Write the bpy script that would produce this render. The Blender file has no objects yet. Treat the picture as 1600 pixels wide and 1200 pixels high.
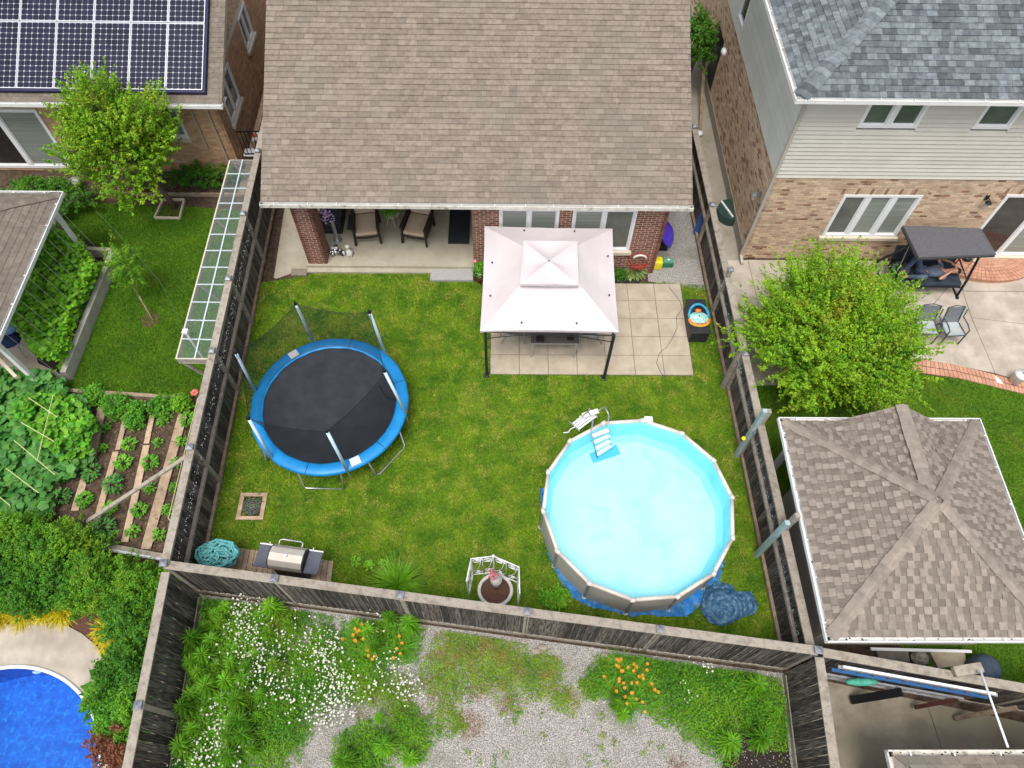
import bpy, math, random
import numpy as np
from mathutils import Matrix, Vector, noise as mnoise
random.seed(7); RNG = np.random.default_rng(11)
S = bpy.context.scene; C = S.collection
R_ = math.radians
# ---------------------------------------------------------------- camera
CAMH = 16.2; FPX = 1125.37
RC = [[0.9999025310588469, -0.0019000385933085721, 0.013831783524029601],
      [0.005420565728837014, -0.8601509831257941, -0.5100106897849389],
      [0.012866462190168532, 0.5100359556747678, -0.8600568458361547]]
cd = bpy.data.cameras.new('camera'); cam = bpy.data.objects.new('camera', cd); C.objects.link(cam)
cd.sensor_width = 36; cd.lens = 36 * FPX / 1600; cd.clip_end = 400; cd.clip_start = .1
cam.matrix_world = Matrix(((RC[0][0], -RC[1][0], -RC[2][0], 0), (RC[0][1], -RC[1][1], -RC[2][1], 0),
                           (RC[0][2], -RC[1][2], -RC[2][2], CAMH), (0, 0, 0, 1)))
S.camera = cam
# ---------------------------------------------------------------- light: bright overcast day
SUN_EL, SUN_AZ = 69, 196          # azimuth clockwise from +Y
W = bpy.data.worlds.new('World'); S.world = W; W.use_nodes = True
nt = W.node_tree; bg = nt.nodes['Background']; sk = nt.nodes.new('ShaderNodeTexSky')
sk.sky_type = 'NISHITA'; sk.sun_disc = False; sk.sun_elevation = R_(SUN_EL); sk.sun_rotation = R_(SUN_AZ)
sk.air_density = 1.0; sk.dust_density = 4.0; sk.ozone_density = .6
hs0 = nt.nodes.new('ShaderNodeHueSaturation'); hs0.inputs['Saturation'].default_value = .4     # cloud veil
nt.links.new(sk.outputs[0], hs0.inputs['Color']); nt.links.new(hs0.outputs[0], bg.inputs[0]); bg.inputs[1].default_value = .15
sd = bpy.data.lights.new('sun', 'SUN'); sd.energy = 1.45; sd.angle = R_(24); sd.color = (1, .95, .88)
sun = bpy.data.objects.new('sun', sd); C.objects.link(sun)
_a = R_(SUN_AZ); _e = R_(SUN_EL)
sun.rotation_euler = Vector((-math.sin(_a) * math.cos(_e), -math.cos(_a) * math.cos(_e), -math.sin(_e))).to_track_quat('-Z', 'Y').to_euler()
S.view_settings.view_transform = 'Standard'; S.view_settings.look = 'None'; S.view_settings.gamma = 1
S.view_settings.use_curve_mapping = False; S.view_settings.exposure = 0.5
S.render.engine = 'CYCLES'

# ---------------------------------------------------------------- helpers
def P(px, py, z=0.):
    """point at height z that the photograph shows at pixel (px, py)"""
    v = (px - 800, py - 600, FPX)
    d = [RC[0][i] * v[0] + RC[1][i] * v[1] + RC[2][i] * v[2] for i in range(3)]
    t = (z - CAMH) / d[2]
    return Vector((d[0] * t, d[1] * t, z))
def P2(px, py, z=0.): return P(px, py, z).to_2d()
def rnd(a, b): return random.uniform(a, b)

MATS = {}
def mat(name, c1, c2=None, scale=6, rough=.8, vary=0., bump=0., bscale=40, stretch=(1, 1, 1), metal=0., spec=.35,
        c3=None, scale3=.6, lo3=.5, hi3=.68, detail=6, huevar=0., contrast=(.35, .65), alpha=None, trans=0., sss=0., coat=0.):
    if name in MATS: return MATS[name]
    m = bpy.data.materials.new(name); m.use_nodes = True; n = m.node_tree.nodes; l = m.node_tree.links
    b = n['Principled BSDF']; b.inputs['Roughness'].default_value = rough; b.inputs['Metallic'].default_value = metal
    b.inputs['Specular IOR Level'].default_value = spec
    if coat: b.inputs['Coat Weight'].default_value = coat; b.inputs['Coat Roughness'].default_value = .12
    geo = n.new('ShaderNodeNewGeometry'); mp = n.new('ShaderNodeMapping'); mp.inputs['Scale'].default_value = stretch
    l.new(geo.outputs['Position'], mp.inputs['Vector'])
    def nz(sc, det=detail, rg=.6, vec=mp):
        t = n.new('ShaderNodeTexNoise'); t.inputs['Scale'].default_value = sc; t.inputs['Detail'].default_value = det
        t.inputs['Roughness'].default_value = rg; l.new(vec.outputs[0], t.inputs['Vector']); return t
    def ramp(src, lo, hi, a, bb):
        r = n.new('ShaderNodeValToRGB'); r.color_ramp.elements[0].position = lo; r.color_ramp.elements[1].position = hi
        r.color_ramp.elements[0].color = (*a, 1); r.color_ramp.elements[1].color = (*bb, 1); l.new(src, r.inputs[0]); return r.outputs[0]
    col = None
    if c2 is not None: col = ramp(nz(scale).outputs[0], contrast[0], contrast[1], c1, c2)
    else:
        rgb = n.new('ShaderNodeRGB'); rgb.outputs[0].default_value = (*c1, 1); col = rgb.outputs[0]
    if c3 is not None:
        f = ramp(nz(scale3, 5, .6).outputs[0], lo3, hi3, (0, 0, 0), (1, 1, 1))
        mx = n.new('ShaderNodeMix'); mx.data_type = 'RGBA'; l.new(f, mx.inputs[0]); l.new(col, mx.inputs[6]); mx.inputs[7].default_value = (*c3, 1); col = mx.outputs[2]
    if vary or huevar:
        oi = n.new('ShaderNodeObjectInfo'); ad = n.new('ShaderNodeMath'); ad.operation = 'ADD'
        l.new(oi.outputs['Random'], ad.inputs[0]); l.new(geo.outputs['Random Per Island'], ad.inputs[1])
        fr = n.new('ShaderNodeMath'); fr.operation = 'FRACT'; l.new(ad.outputs[0], fr.inputs[0])
        hs = n.new('ShaderNodeHueSaturation'); l.new(col, hs.inputs['Color'])
        mr = n.new('ShaderNodeMapRange'); mr.inputs[3].default_value = 1 - vary; mr.inputs[4].default_value = 1 + vary
        l.new(fr.outputs[0], mr.inputs[0]); l.new(mr.outputs[0], hs.inputs['Value'])
        if huevar:
            m7 = n.new('ShaderNodeMath'); m7.operation = 'MULTIPLY'; m7.inputs[1].default_value = 7.13; l.new(fr.outputs[0], m7.inputs[0])
            f7 = n.new('ShaderNodeMath'); f7.operation = 'FRACT'; l.new(m7.outputs[0], f7.inputs[0])
            m2 = n.new('ShaderNodeMapRange'); m2.inputs[3].default_value = .5 - huevar; m2.inputs[4].default_value = .5 + huevar
            l.new(f7.outputs[0], m2.inputs[0]); l.new(m2.outputs[0], hs.inputs['Hue'])
        col = hs.outputs[0]
    l.new(col, b.inputs['Base Color'])
    if bump:
        bp = n.new('ShaderNodeBump'); bp.inputs['Strength'].default_value = bump; bp.inputs['Distance'].default_value = .02
        l.new(nz(bscale, 4, .65).outputs[0], bp.inputs['Height']); l.new(bp.outputs[0], b.inputs['Normal'])
    if trans:   # thin leaf: some light passes through
        tr = n.new('ShaderNodeBsdfTranslucent'); l.new(col, tr.inputs[0]); ms = n.new('ShaderNodeMixShader'); ms.inputs[0].default_value = trans
        l.new(b.outputs[0], ms.inputs[1]); l.new(tr.outputs[0], ms.inputs[2]); l.new(ms.outputs[0], n['Material Output'].inputs[0])
    if alpha is not None: b.inputs['Alpha'].default_value = alpha
    MATS[name] = m; return m

WL = {}
def finish(o, parent=None, label=None, cat=None, group=None, kind=None):
    C.objects.link(o)
    if parent is not None:
        o.parent = parent
        o.matrix_parent_inverse = Matrix.Translation(-Vector(WL.get(parent.name, (0, 0, 0))))
    if label: o['label'] = label
    if cat: o['category'] = cat
    if group: o['group'] = group
    if kind: o['kind'] = kind
    return o
def thing(name, label, cat, loc=(0, 0, 0), group=None, kind=None):
    o = bpy.data.objects.new(name, None); o.empty_display_size = .2; C.objects.link(o); o.location = loc
    WL[o.name] = tuple(loc)
    if label: o['label'] = label
    if cat: o['category'] = cat
    if group: o['group'] = group
    if kind: o['kind'] = kind
    return o
class MB:
    def __init__(s): s.v = []; s.f = []; s.mi = []; s.m = 0
    def add(s, vs, fs):
        k = len(s.v); s.v += [tuple(v) for v in vs]; s.f += [tuple(i + k for i in f) for f in fs]; s.mi += [s.m] * len(fs); return s
    def box(s, x0, x1, y0, y1, z0, z1):
        return s.add([(x0, y0, z0), (x1, y0, z0), (x1, y1, z0), (x0, y1, z0), (x0, y0, z1), (x1, y0, z1), (x1, y1, z1), (x0, y1, z1)],
                     [(0, 3, 2, 1), (4, 5, 6, 7), (0, 1, 5, 4), (1, 2, 6, 5), (2, 3, 7, 6), (3, 0, 4, 7)])
    def bar(s, a, b, w, h, up=(0, 0, 1)):
        a = Vector(a); b = Vector(b); d = (b - a).normalized(); u = Vector(up); sd_ = d.cross(u)
        if sd_.length < 1e-4: sd_ = d.cross(Vector((0, 1, 0)))
        sd_.normalize(); u = sd_.cross(d); x = sd_ * w / 2; y = u * h / 2
        return s.add([a - x - y, a + x - y, a + x + y, a - x + y, b - x - y, b + x - y, b + x + y, b - x + y],
                     [(0, 3, 2, 1), (4, 5, 6, 7), (0, 1, 5, 4), (1, 2, 6, 5), (2, 3, 7, 6), (3, 0, 4, 7)])
    def tube(s, pts, r, n=8, closed=False, cap=True):
        pts = [Vector(p) for p in pts]; N = len(pts); rs = r if isinstance(r, (list, tuple)) else [r] * N; k = len(s.v)
        ref = Vector((.3, .2, 1)).normalized(); rings = []
        for i, p in enumerate(pts):
            if closed: d = pts[(i + 1) % N] - pts[i - 1]
            else: d = pts[min(i + 1, N - 1)] - pts[max(i - 1, 0)]
            d.normalize(); x = d.cross(ref)
            if x.length < 1e-3: x = d.cross(Vector((1, 0, 0)))
            x.normalize(); y = d.cross(x)
            rings.append([p + (x * math.cos(2 * math.pi * j / n) + y * math.sin(2 * math.pi * j / n)) * rs[i] for j in range(n)])
        vs = [v for g in rings for v in g]; fs = []
        for i in range(N if closed else N - 1):
            q = (i + 1) % N
            for j in range(n): fs.append((i * n + j, i * n + (j + 1) % n, q * n + (j + 1) % n, q * n + j))
        if cap and not closed: fs.append(tuple(range(n))[::-1]); fs.append(tuple((N - 1) * n + j for j in range(n)))
        return s.add(vs, fs)
    def cyl(s, x, y, z0, z1, r0, r1=None, n=16): return s.lathe((x, y), [(r0, z0), (r1 if r1 is not None else r0, z1)], n)
    def lathe(s, c, prof, n=20, cap=True):
        vs = [(c[0] + r * math.cos(2 * math.pi * j / n), c[1] + r * math.sin(2 * math.pi * j / n), z) for r, z in prof for j in range(n)]
        fs = [(i * n + j, i * n + (j + 1) % n, (i + 1) * n + (j + 1) % n, (i + 1) * n + j) for i in range(len(prof) - 1) for j in range(n)]
        if cap: fs.append(tuple(range(n))[::-1]); fs.append(tuple((len(prof) - 1) * n + j for j in range(n)))
        return s.add(vs, fs)
    def ball(s, c, r, n=10, sq=(1, 1, 1)):
        vs = []; fs = []; h = n // 2
        for i in range(h + 1):
            t = math.pi * i / h
            for j in range(n):
                a = 2 * math.pi * j / n; vs.append((c[0] + r * sq[0] * math.sin(t) * math.cos(a), c[1] + r * sq[1] * math.sin(t) * math.sin(a), c[2] + r * sq[2] * math.cos(t)))
        for i in range(h):
            for j in range(n): fs.append((i * n + j, (i + 1) * n + j, (i + 1) * n + (j + 1) % n, i * n + (j + 1) % n))
        return s.add(vs, fs)
    def prism(s, poly, z0, z1):
        n = len(poly); vs = [(p[0], p[1], z0) for p in poly] + [(p[0], p[1], z1) for p in poly]
        return s.add(vs, [tuple(range(n))[::-1], tuple(range(n, 2 * n))] + [(i, (i + 1) % n, n + (i + 1) % n, n + i) for i in range(n)])
    def build(s, name, m, parent=None, label=None, cat=None, group=None, kind=None, smooth=False, bevel=0.):
        me = bpy.data.meshes.new(name); me.from_pydata(s.v, [], s.f)
        for mm in (m if isinstance(m, (list, tuple)) else [m]): me.materials.append(mm)
        if isinstance(m, (list, tuple)): me.polygons.foreach_set('material_index', s.mi)
        if smooth: me.polygons.foreach_set('use_smooth', [True] * len(me.polygons))
        me.update(); o = bpy.data.objects.new(name, me)
        if bevel:
            bv = o.modifiers.new('bevel', 'BEVEL'); bv.width = bevel; bv.segments = 2; bv.limit_method = 'ANGLE'
        return finish(o, parent, label, cat, group, kind)
def fast(name, V, F, m, parent=None, mi=None, smooth=False, **kw):
    """V (N,3), F (M,k) numpy arrays -> one mesh object"""
    V = np.ascontiguousarray(V, dtype=np.float32); F = np.ascontiguousarray(F, dtype=np.int32); k = F.shape[1]
    me = bpy.data.meshes.new(name); me.vertices.add(len(V)); me.vertices.foreach_set('co', V.ravel())
    me.loops.add(F.size); me.loops.foreach_set('vertex_index', F.ravel()); me.polygons.add(len(F))
    me.polygons.foreach_set('loop_start', np.arange(0, F.size, k, dtype=np.int32)); me.polygons.foreach_set('loop_total', np.full(len(F), k, dtype=np.int32))
    for mm in (m if isinstance(m, (list, tuple)) else [m]): me.materials.append(mm)
    if mi is not None: me.polygons.foreach_set('material_index', np.ascontiguousarray(mi, dtype=np.int32))
    if smooth: me.polygons.foreach_set('use_smooth', np.ones(len(F), dtype=bool))
    me.update(calc_edges=True); o = bpy.data.objects.new(name, me); return finish(o, parent, **kw)
# shared unit pieces
def unit_mesh(name, mb, m):
    me = bpy.data.meshes.new(name); me.from_pydata(mb.v, [], mb.f); me.materials.append(m); me.update(); return me
_UN = {}
def piece(name, m, parent, O, U, V, N, shape='box', **kw):
    """an object from a shared unit shape, its axes scaled to U, V, N"""
    key = (shape, m.name)
    if key not in _UN:
        if shape == 'box': mb = MB().box(0, 1, 0, 1, 0, 1)
        elif shape == 'wedge': mb = MB().add([(0, 0, 0), (1, 0, 0), (1, 1, 0), (0, 1, 0), (0, 0, 1), (1, 0, 1), (1, 1, .25), (0, 1, .25)],
                     [(0, 3, 2, 1), (4, 5, 6, 7), (0, 1, 5, 4), (1, 2, 6, 5), (2, 3, 7, 6), (3, 0, 4, 7)])
        elif shape == 'board':  # thin board with worn, slightly uneven ends
            mb = MB().add([(0, 0, 0), (1, 0, .012), (1, 1, .01), (0, 1, 0), (.02, 0, .995), (.97, 0, 1), (.97, 1, 1), (.02, 1, .99)],
                     [(0, 3, 2, 1), (4, 5, 6, 7), (0, 1, 5, 4), (1, 2, 6, 5), (2, 3, 7, 6), (3, 0, 4, 7)])
        _UN[key] = unit_mesh(name, mb, m)
    o = bpy.data.objects.new(name, _UN[key])
    M = Matrix(((U[0], V[0], N[0], O[0]), (U[1], V[1], N[1], O[1]), (U[2], V[2], N[2], O[2]), (0, 0, 0, 1)))
    finish(o, parent, **kw)
    o.matrix_basis = M      # parent inverse cancels the parent's own place
    return o
def in_poly(pts, poly):
    x = pts[:, 0]; y = pts[:, 1]; c = np.zeros(len(pts), bool); n = len(poly)
    for i in range(n):
        x1, y1 = poly[i][:2]; x2, y2 = poly[i - 1][:2]
        if y1 == y2: continue
        c ^= ((y1 > y) != (y2 > y)) & (x < (x2 - x1) * (y - y1) / (y2 - y1) + x1)
    return c
def sample(poly, n):
    a = np.array([p[:2] for p in poly]); lo = a.min(0); hi = a.max(0); out = np.zeros((0, 2))
    while len(out) < n:
        q = RNG.uniform(lo, hi, (n * 2, 2)); q = q[in_poly(q, poly)]; out = np.vstack([out, q])
        if len(q) == 0: break
    return out[:n]
def copy_tree(o, parent=None):
    c = o.copy(); C.objects.link(c)
    if parent is not None: c.parent = parent
    for ch in list(KIDS.get(o.name, o.children)): copy_tree(ch, c)
    return c
KIDS = {}
def dup(o, loc, rz=0., label=None, sc=None):
    c = copy_tree(o); c.location = loc; c.rotation_euler = (0, 0, rz)
    if sc: c.scale = (sc,) * 3
    if label: c['label'] = label
    return c
def tag(o, label, cat=None, group=None):
    o['label'] = label
    if cat: o['category'] = cat
    if group: o['group'] = group
    return o

# ---------------------------------------------------------------- materials
lawn_m = mat('lawn', (.06, .14, .007), (.16, .235, .012), 1.5, .95, bump=.6, bscale=60, c3=(.19, .19, .035), scale3=.75, lo3=.52, hi3=.75)
lawn2_m = mat('lawn_lush', (.05, .12, .005), (.095, .18, .008), 2.5, .95, bump=.6, bscale=60, c3=(.11, .16, .012), scale3=.7, lo3=.5, hi3=.75)
blade_m = mat('grass_blade', (.07, .215, .007), (.25, .42, .016), 1.5, .7, vary=.45, huevar=.018, c3=(.46, .44, .08), scale3=2.6, lo3=.50, hi3=.72, trans=.25, contrast=(.3, .7))
blade2_m = mat('grass_blade_lush', (.055, .19, .006), (.15, .31, .01), 1.0, .7, vary=.35, huevar=.015, c3=(.2, .25, .02), scale3=.8, lo3=.55, hi3=.75, trans=.25, contrast=(.3, .7))
soil_m = mat('soil', (.045, .028, .018), (.11, .075, .05), 9, .95, bump=.9, bscale=35)
gravel_m = mat('gravel', (.13, .12, .11), (.48, .46, .43), 42, .9, bump=.8, bscale=60, contrast=(.38, .6), c3=(.16, .15, .10), scale3=.9, lo3=.5, hi3=.8)
mulch_m = mat('mulch', (.012, .009, .008), (.05, .035, .03), 40, .95, bump=1, bscale=45)
redmulch_m = mat('red_mulch', (.07, .03, .02), (.16, .085, .06), 40, .95, bump=1, bscale=45)
conc_m = mat('concrete', (.37, .335, .255), (.46, .425, .335), 1.6, .85, bump=.15, bscale=60, c3=(.33, .28, .21), scale3=1.7, lo3=.5, hi3=.8)
slab_m = mat('slab_concrete', (.40, .34, .26), (.49, .425, .33), 2.2, .85, vary=.05, bump=.15, bscale=80, c3=(.34, .29, .23), scale3=2.5, lo3=.5, hi3=.8)
stamped_m = mat('stamped_concrete', (.38, .33, .27), (.52, .46, .39), 2.0, .8, bump=.3, bscale=12, c3=(.30, .26, .21), scale3=1.1, lo3=.45, hi3=.8)
darkconc_m = mat('damp_concrete', (.22, .19, .14), (.35, .31, .24), 1.8, .85, bump=.2, bscale=50, c3=(.17, .16, .09), scale3=.9, lo3=.5, hi3=.8)
path_m = mat('path_concrete', (.30, .27, .22), (.38, .345, .29), 2, .85, bump=.2, bscale=50, c3=(.2, .19, .1), scale3=1)
brickpave_m = mat('brick_pavers', (.45, .22, .14), (.55, .31, .21), 3, .85, vary=.12, bump=.2)
shingle_m = mat('shingle', (.185, .153, .124), (.258, .214, .172), 9, .95, vary=.15, bump=.3, bscale=120, c3=(.205, .185, .15), scale3=.7)
shinglegap_m = mat('shingle_underlay', (.06, .05, .042), None, rough=.95)
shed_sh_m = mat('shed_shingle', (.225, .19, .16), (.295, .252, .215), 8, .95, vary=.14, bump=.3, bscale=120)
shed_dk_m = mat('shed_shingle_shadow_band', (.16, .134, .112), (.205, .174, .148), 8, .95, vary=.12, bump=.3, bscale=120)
grey_sh_m = mat('grey_shingle', (.095, .115, .13), (.165, .19, .20), 8, .95, vary=.42, huevar=.012, bump=.3, bscale=120)
lh_sh_m = mat('brown_shingle', (.155, .13, .105), (.21, .178, .145), 8, .95, vary=.13, bump=.3, bscale=120)
white_m = mat('white_aluminium', (.72, .72, .70), (.80, .80, .78), 3, .4, c3=(.5, .48, .44), scale3=4, lo3=.58, hi3=.8)
dirtwhite_m = mat('stained_gutter', (.55, .52, .46), (.70, .68, .63), 5, .6, c3=(.25, .22, .17), scale3=6, lo3=.52, hi3=.7)
cream_m = mat('cream_trim', (.55, .48, .36), (.62, .55, .43), 4, .7)
frame_m = mat('white_vinyl', (.78, .79, .80), None, rough=.35)
glass_m = mat('window_glass', (.07, .085, .08), (.13, .15, .14), 1.2, .06, spec=.8)
blind_m = mat('blind_behind_glass', (.18, .205, .18), (.31, .34, .31), 1, .2, spec=.8, stretch=(.3, .3, 60), contrast=(.35, .65))
darkglass_m = mat('dark_glass', (.012, .012, .014), (.03, .03, .03), 2, .08, spec=.8)
siding_m = mat('cream_siding', (.54, .52, .46), (.59, .57, .51), 1.5, .6, vary=.07)
siding2_m = mat('side_siding', (.52, .53, .47), (.58, .59, .53), 1.5, .6, vary=.06)
brick_tan_m = mat('tan_brick', (.50, .36, .24), (.61, .46, .33), 5, .9, vary=.24, huevar=.012, bump=.3, bscale=60, c3=(.40, .26, .17), scale3=1.6, lo3=.6, hi3=.7)
brick_red_m = mat('red_brick', (.17, .07, .05), (.25, .11, .08), 8, .9, vary=.25, huevar=.008, bump=.3, bscale=60)
brick_org_m = mat('orange_brick', (.44, .25, .14), (.55, .34, .20), 4, .9, vary=.22, huevar=.01, bump=.3, bscale=60)
brick_dk_m = mat('dark_tan_brick', (.24, .12, .08), (.33, .19, .12), 5, .9, vary=.2)
mortar_m = mat('mortar', (.62, .50, .38), (.72, .60, .47), 10, .95)
mortar_tan_m = mat('mortar_tan', (.40, .32, .23), (.47, .38, .28), 10, .95)
wood_dk_m = mat('weathered_board', (.022, .019, .017), (.25, .22, .19), 6, .9, vary=.6, bump=.4, bscale=30, stretch=(9, 9, .45), contrast=(.40, .76), detail=8)
lit_edge_m = mat('fence_lit_edge', (.04, .035, .03), (.30, .27, .23), 5, .9, vary=.5, stretch=(3, 3, .5), contrast=(.35, .75))  # paler wood colour stands for light catching board edges and showing through gaps
wood_gy_m = mat('grey_timber', (.22, .19, .155), (.40, .36, .30), 7, .9, vary=.12, bump=.4, bscale=40, c3=(.14, .12, .10), scale3=7, lo3=.55, hi3=.75)
wood_br_m = mat('brown_timber', (.19, .135, .09), (.32, .25, .18), 6, .9, vary=.16, bump=.3, bscale=40)
wood_lt_m = mat('pale_plank', (.36, .25, .16), (.50, .38, .27), 6, .9, vary=.14, bump=.3, bscale=40, c3=(.16, .11, .075), scale3=9, lo3=.6, hi3=.72)
cap_m = mat('post_cap', (.17, .18, .21), (.30, .31, .34), 9, .45, metal=.3)
teal_m = mat('teal_paint', (.25, .38, .38), (.38, .47, .46), 5, .7)
black_m = mat('black_metal', (.012, .012, .014), None, rough=.4)
dkplastic_m = mat('dark_plastic', (.02, .021, .024), (.035, .035, .04), 6, .5)
steel_m = mat('galvanised_steel', (.42, .43, .44), (.55, .56, .57), 8, .35, metal=.7)
foam_m = mat('pale_blue_sleeve', (.50, .66, .80), (.60, .74, .86), 8, .5)
leafA = mat('leaf_bright', (.12, .32, .010), (.32, .52, .02), 1.6, .55, vary=.3, huevar=.02, trans=.28, c3=(.38, .38, .03), scale3=1.2, lo3=.56, hi3=.74)
leafB = mat('leaf_mid', (.08, .27, .012), (.20, .42, .02), 1.5, .55, vary=.3, huevar=.02, trans=.35, c3=(.22, .36, .02), scale3=.9, lo3=.55, hi3=.7)
leafC = mat('leaf_deep', (.045, .18, .012), (.12, .32, .02), 1.5, .55, vary=.3, huevar=.02, trans=.3)
leafP = mat('leaf_creeping', (.13, .26, .02), (.28, .44, .04), 2.4, .6, vary=.35, huevar=.02, trans=.3, c3=(.34, .28, .06), scale3=2.2)
leafV = mat('leaf_veg', (.07, .28, .015), (.19, .48, .03), 2.0, .5, vary=.28, huevar=.015, trans=.3)
leafS = mat('leaf_squash', (.045, .19, .03), (.12, .33, .06), 2.0, .5, vary=.25, huevar=.015, trans=.25)
leafY = mat('leaf_yellow', (.50, .42, .01), (.70, .60, .02), 3, .5, vary=.2, huevar=.01, trans=.3)
leafW = mat('leaf_weed', (.12, .36, .015), (.27, .58, .03), 2.0, .5, vary=.25, huevar=.015, trans=.35)
leafR = mat('leaf_red', (.16, .05, .025), (.28, .11, .05), 4, .6, vary=.3, trans=.2)
leafDry = mat('leaf_dry', (.26, .13, .06), (.36, .22, .11), 4, .8, vary=.3, trans=.2)
petW = mat('petal_white', (.78, .78, .68), None, rough=.6, vary=.1, trans=.2)
petO = mat('petal_orange', (.70, .28, .02), (.78, .40, .04), 8, .6, vary=.15, trans=.2)
bark_m = mat('bark', (.10, .075, .05), (.19, .15, .11), 12, .95, bump=.6, bscale=30)

# ================================================================ builders for the large structure
def poly_range(poly, v):
    us = []
    n = len(poly)
    for i in range(n):
        (u1, v1), (u2, v2) = poly[i], poly[(i + 1) % n]
        if (v1 - v) * (v2 - v) <= 0 and v1 != v2: us.append(u1 + (u2 - u1) * (v - v1) / (v2 - v1))
    return (min(us), max(us)) if len(us) >= 2 else None
def shingles(parent, O, U, V, poly, e=.143, tab=(.13, .38), m=None, m2=None, nparts=300, thick=.009, under=None, order=None, tooth=.5):
    """courses of shingle tabs, each tab a wedge of its own, over a deck polygon in the roof's (u, v) plane"""
    O = Vector(O); U = Vector(U).normalized(); V = Vector(V).normalized(); N = U.cross(V)
    if N.z < 0: N = -N
    mb = MB(); mb.add([O + U * u + V * v for u, v in poly], [tuple(range(len(poly)))])
    mb.build('roof_deck', under or shinglegap_m, parent)
    vmax = max(p[1] for p in poly); tabs = []; v = min(p[1] for p in poly)
    while v < vmax - .01:
        v1 = min(v + e, vmax - .001); r0 = poly_range(poly, v + .002); r1 = poly_range(poly, v1 - .002)
        if not r0 or not r1: v += e; continue
        u = min(r0[0], r1[0]) - rnd(0, tab[1]); hi = max(r0[1], r1[1]); k = 0
        while u < hi:
            w = rnd(*tab); uu = u + w - .004; k += 1
            a0, b0 = max(u, r0[0]), min(uu, r0[1]); a1, b1 = max(u, r1[0]), min(uu, r1[1])
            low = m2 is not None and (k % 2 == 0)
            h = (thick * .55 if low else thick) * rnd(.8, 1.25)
            if b0 > a0 + .012 or b1 > a1 + .012:
                tabs.append((a0, max(b0, a0), a1, max(b1, a1), v, v1, h, low, a0 == u and a1 == u and b0 == uu and b1 == uu))
            u += w
        v += e
    cnt = 0; st = {False: MB(), True: MB()}
    if order: tabs.sort(key=order)
    for (a0, b0, a1, b1, va, vb, h, low, whole) in tabs:
        mm = m2 if low else m; Z = .002
        if whole and cnt < nparts:
            piece('shingle', mm, parent, O + U * a0 + V * va + N * Z, U * (b0 - a0), V * (vb - va + .004), N * (h + .004), 'wedge'); cnt += 1
        else:
            q = [O + U * a0 + V * va, O + U * b0 + V * va, O + U * b1 + V * vb, O + U * a1 + V * vb]
            t = [p + N * (Z + (h + .004) * s_) for p, s_ in zip(q, (1, 1, .25, .25))]; q = [p + N * Z for p in q]
            st[low].add(q + t, [(4, 5, 6, 7), (0, 1, 5, 4), (1, 2, 6, 5), (3, 0, 4, 7)])
    if st[False].v: st[False].build('shingles', m, parent, kind='stuff')
    if st[True].v: st[True].build('shingles', m2, parent, kind='stuff')
def hip_caps(parent, a, b, m, w=.15, step=.14, lift=.028, dn=.10):
    """overlapping ridge cap shingles folded over a hip from a (low) to b (high)"""
    a = Vector(a); b = Vector(b); d = (b - a); L = d.length; d.normalize(); s = d.cross(Vector((0, 0, 1))).normalized(); up = s.cross(d)
    n = int(L / step)
    for i in range(n):
        t = i * step; p = a + d * t + up * (lift + .006); q = a + d * min(t + step * 1.25, L) + up * (lift - .001)
        ww = w * rnd(.94, 1.06); dr = up * (-ww * dn / .15 * .5)
        mb = MB()
        for base, hh in ((p, 1), (q, 1)):
            mb.v += [tuple(base + s * ww * k + (dr * abs(k) ** 1.4) + up * (0)) for k in (-1, -.5, 0, .5, 1)]
        mb.v += [tuple(p + s * ww * k + (dr * abs(k) ** 1.4) - up * .026) for k in (-1, -.5, 0, .5, 1)]
        mb.f = [(j, j + 1, 5 + j + 1, 5 + j) for j in range(4)] + [(10 + j, 11 + j, j + 1, j) for j in range(4)]; mb.mi = [0] * 8
        mb.build('ridge_cap', m, parent)
def gutter(parent, a, b, inward, m=None, mi=None, w=.11, hang=.75, h=.1, ends=(True, True)):
    """open trough along a-b; inward = horizontal unit vector towards the roof"""
    a = Vector(a); b = Vector(b); d = (b - a).normalized(); I = Vector(inward); mb = MB(); up = Vector((0, 0, 1))
    mb.bar(a, b, .008, h, up)                                     # outer face
    mb.bar(a + I * .012 + up * (h / 2 - .004), b + I * .012 + up * (h / 2 - .004), .02, .008, up)    # rolled lip
    mb.bar(a + I * w / 2 - up * h / 2, b + I * w / 2 - up * h / 2, w, .008, up)
    mb.bar(a + I * w, b + I * w, .008, h, up)
    for k, p in enumerate((a, b)):
        if ends[k]: mb.bar(p, p + I * w, .008, h, up)
    g = mb.build('gutter', m or white_m, parent)
    L = (b - a).length; n = max(1, int(L / hang))
    for i in range(n):
        p = a + d * (i + .5) * L / n + d * rnd(-.05, .05)
        MB().bar(p + up * (h / 2 - .01) - I * .004, p + up * (h / 2 - .01) + I * (w + .02), .022, .012, up).build('hanger', white_m, g)
    mb = MB(); 
    for i in range(int(L * 7)):      # dry leaves and grit lying in the trough
        p = a + d * rnd(0.02, L - .02) + I * rnd(.02, w - .02) - up * (h / 2 - .012); r = rnd(.008, .03)
        mb.add([p + Vector((r, 0, .003)), p + Vector((0, r * .6, .008)), p + Vector((-r, 0, .004)), p + Vector((0, -r * .5, .002))], [(0, 1, 2, 3)])
    mb.build('debris', mulch_m, g, kind='stuff')
    return g
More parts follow.
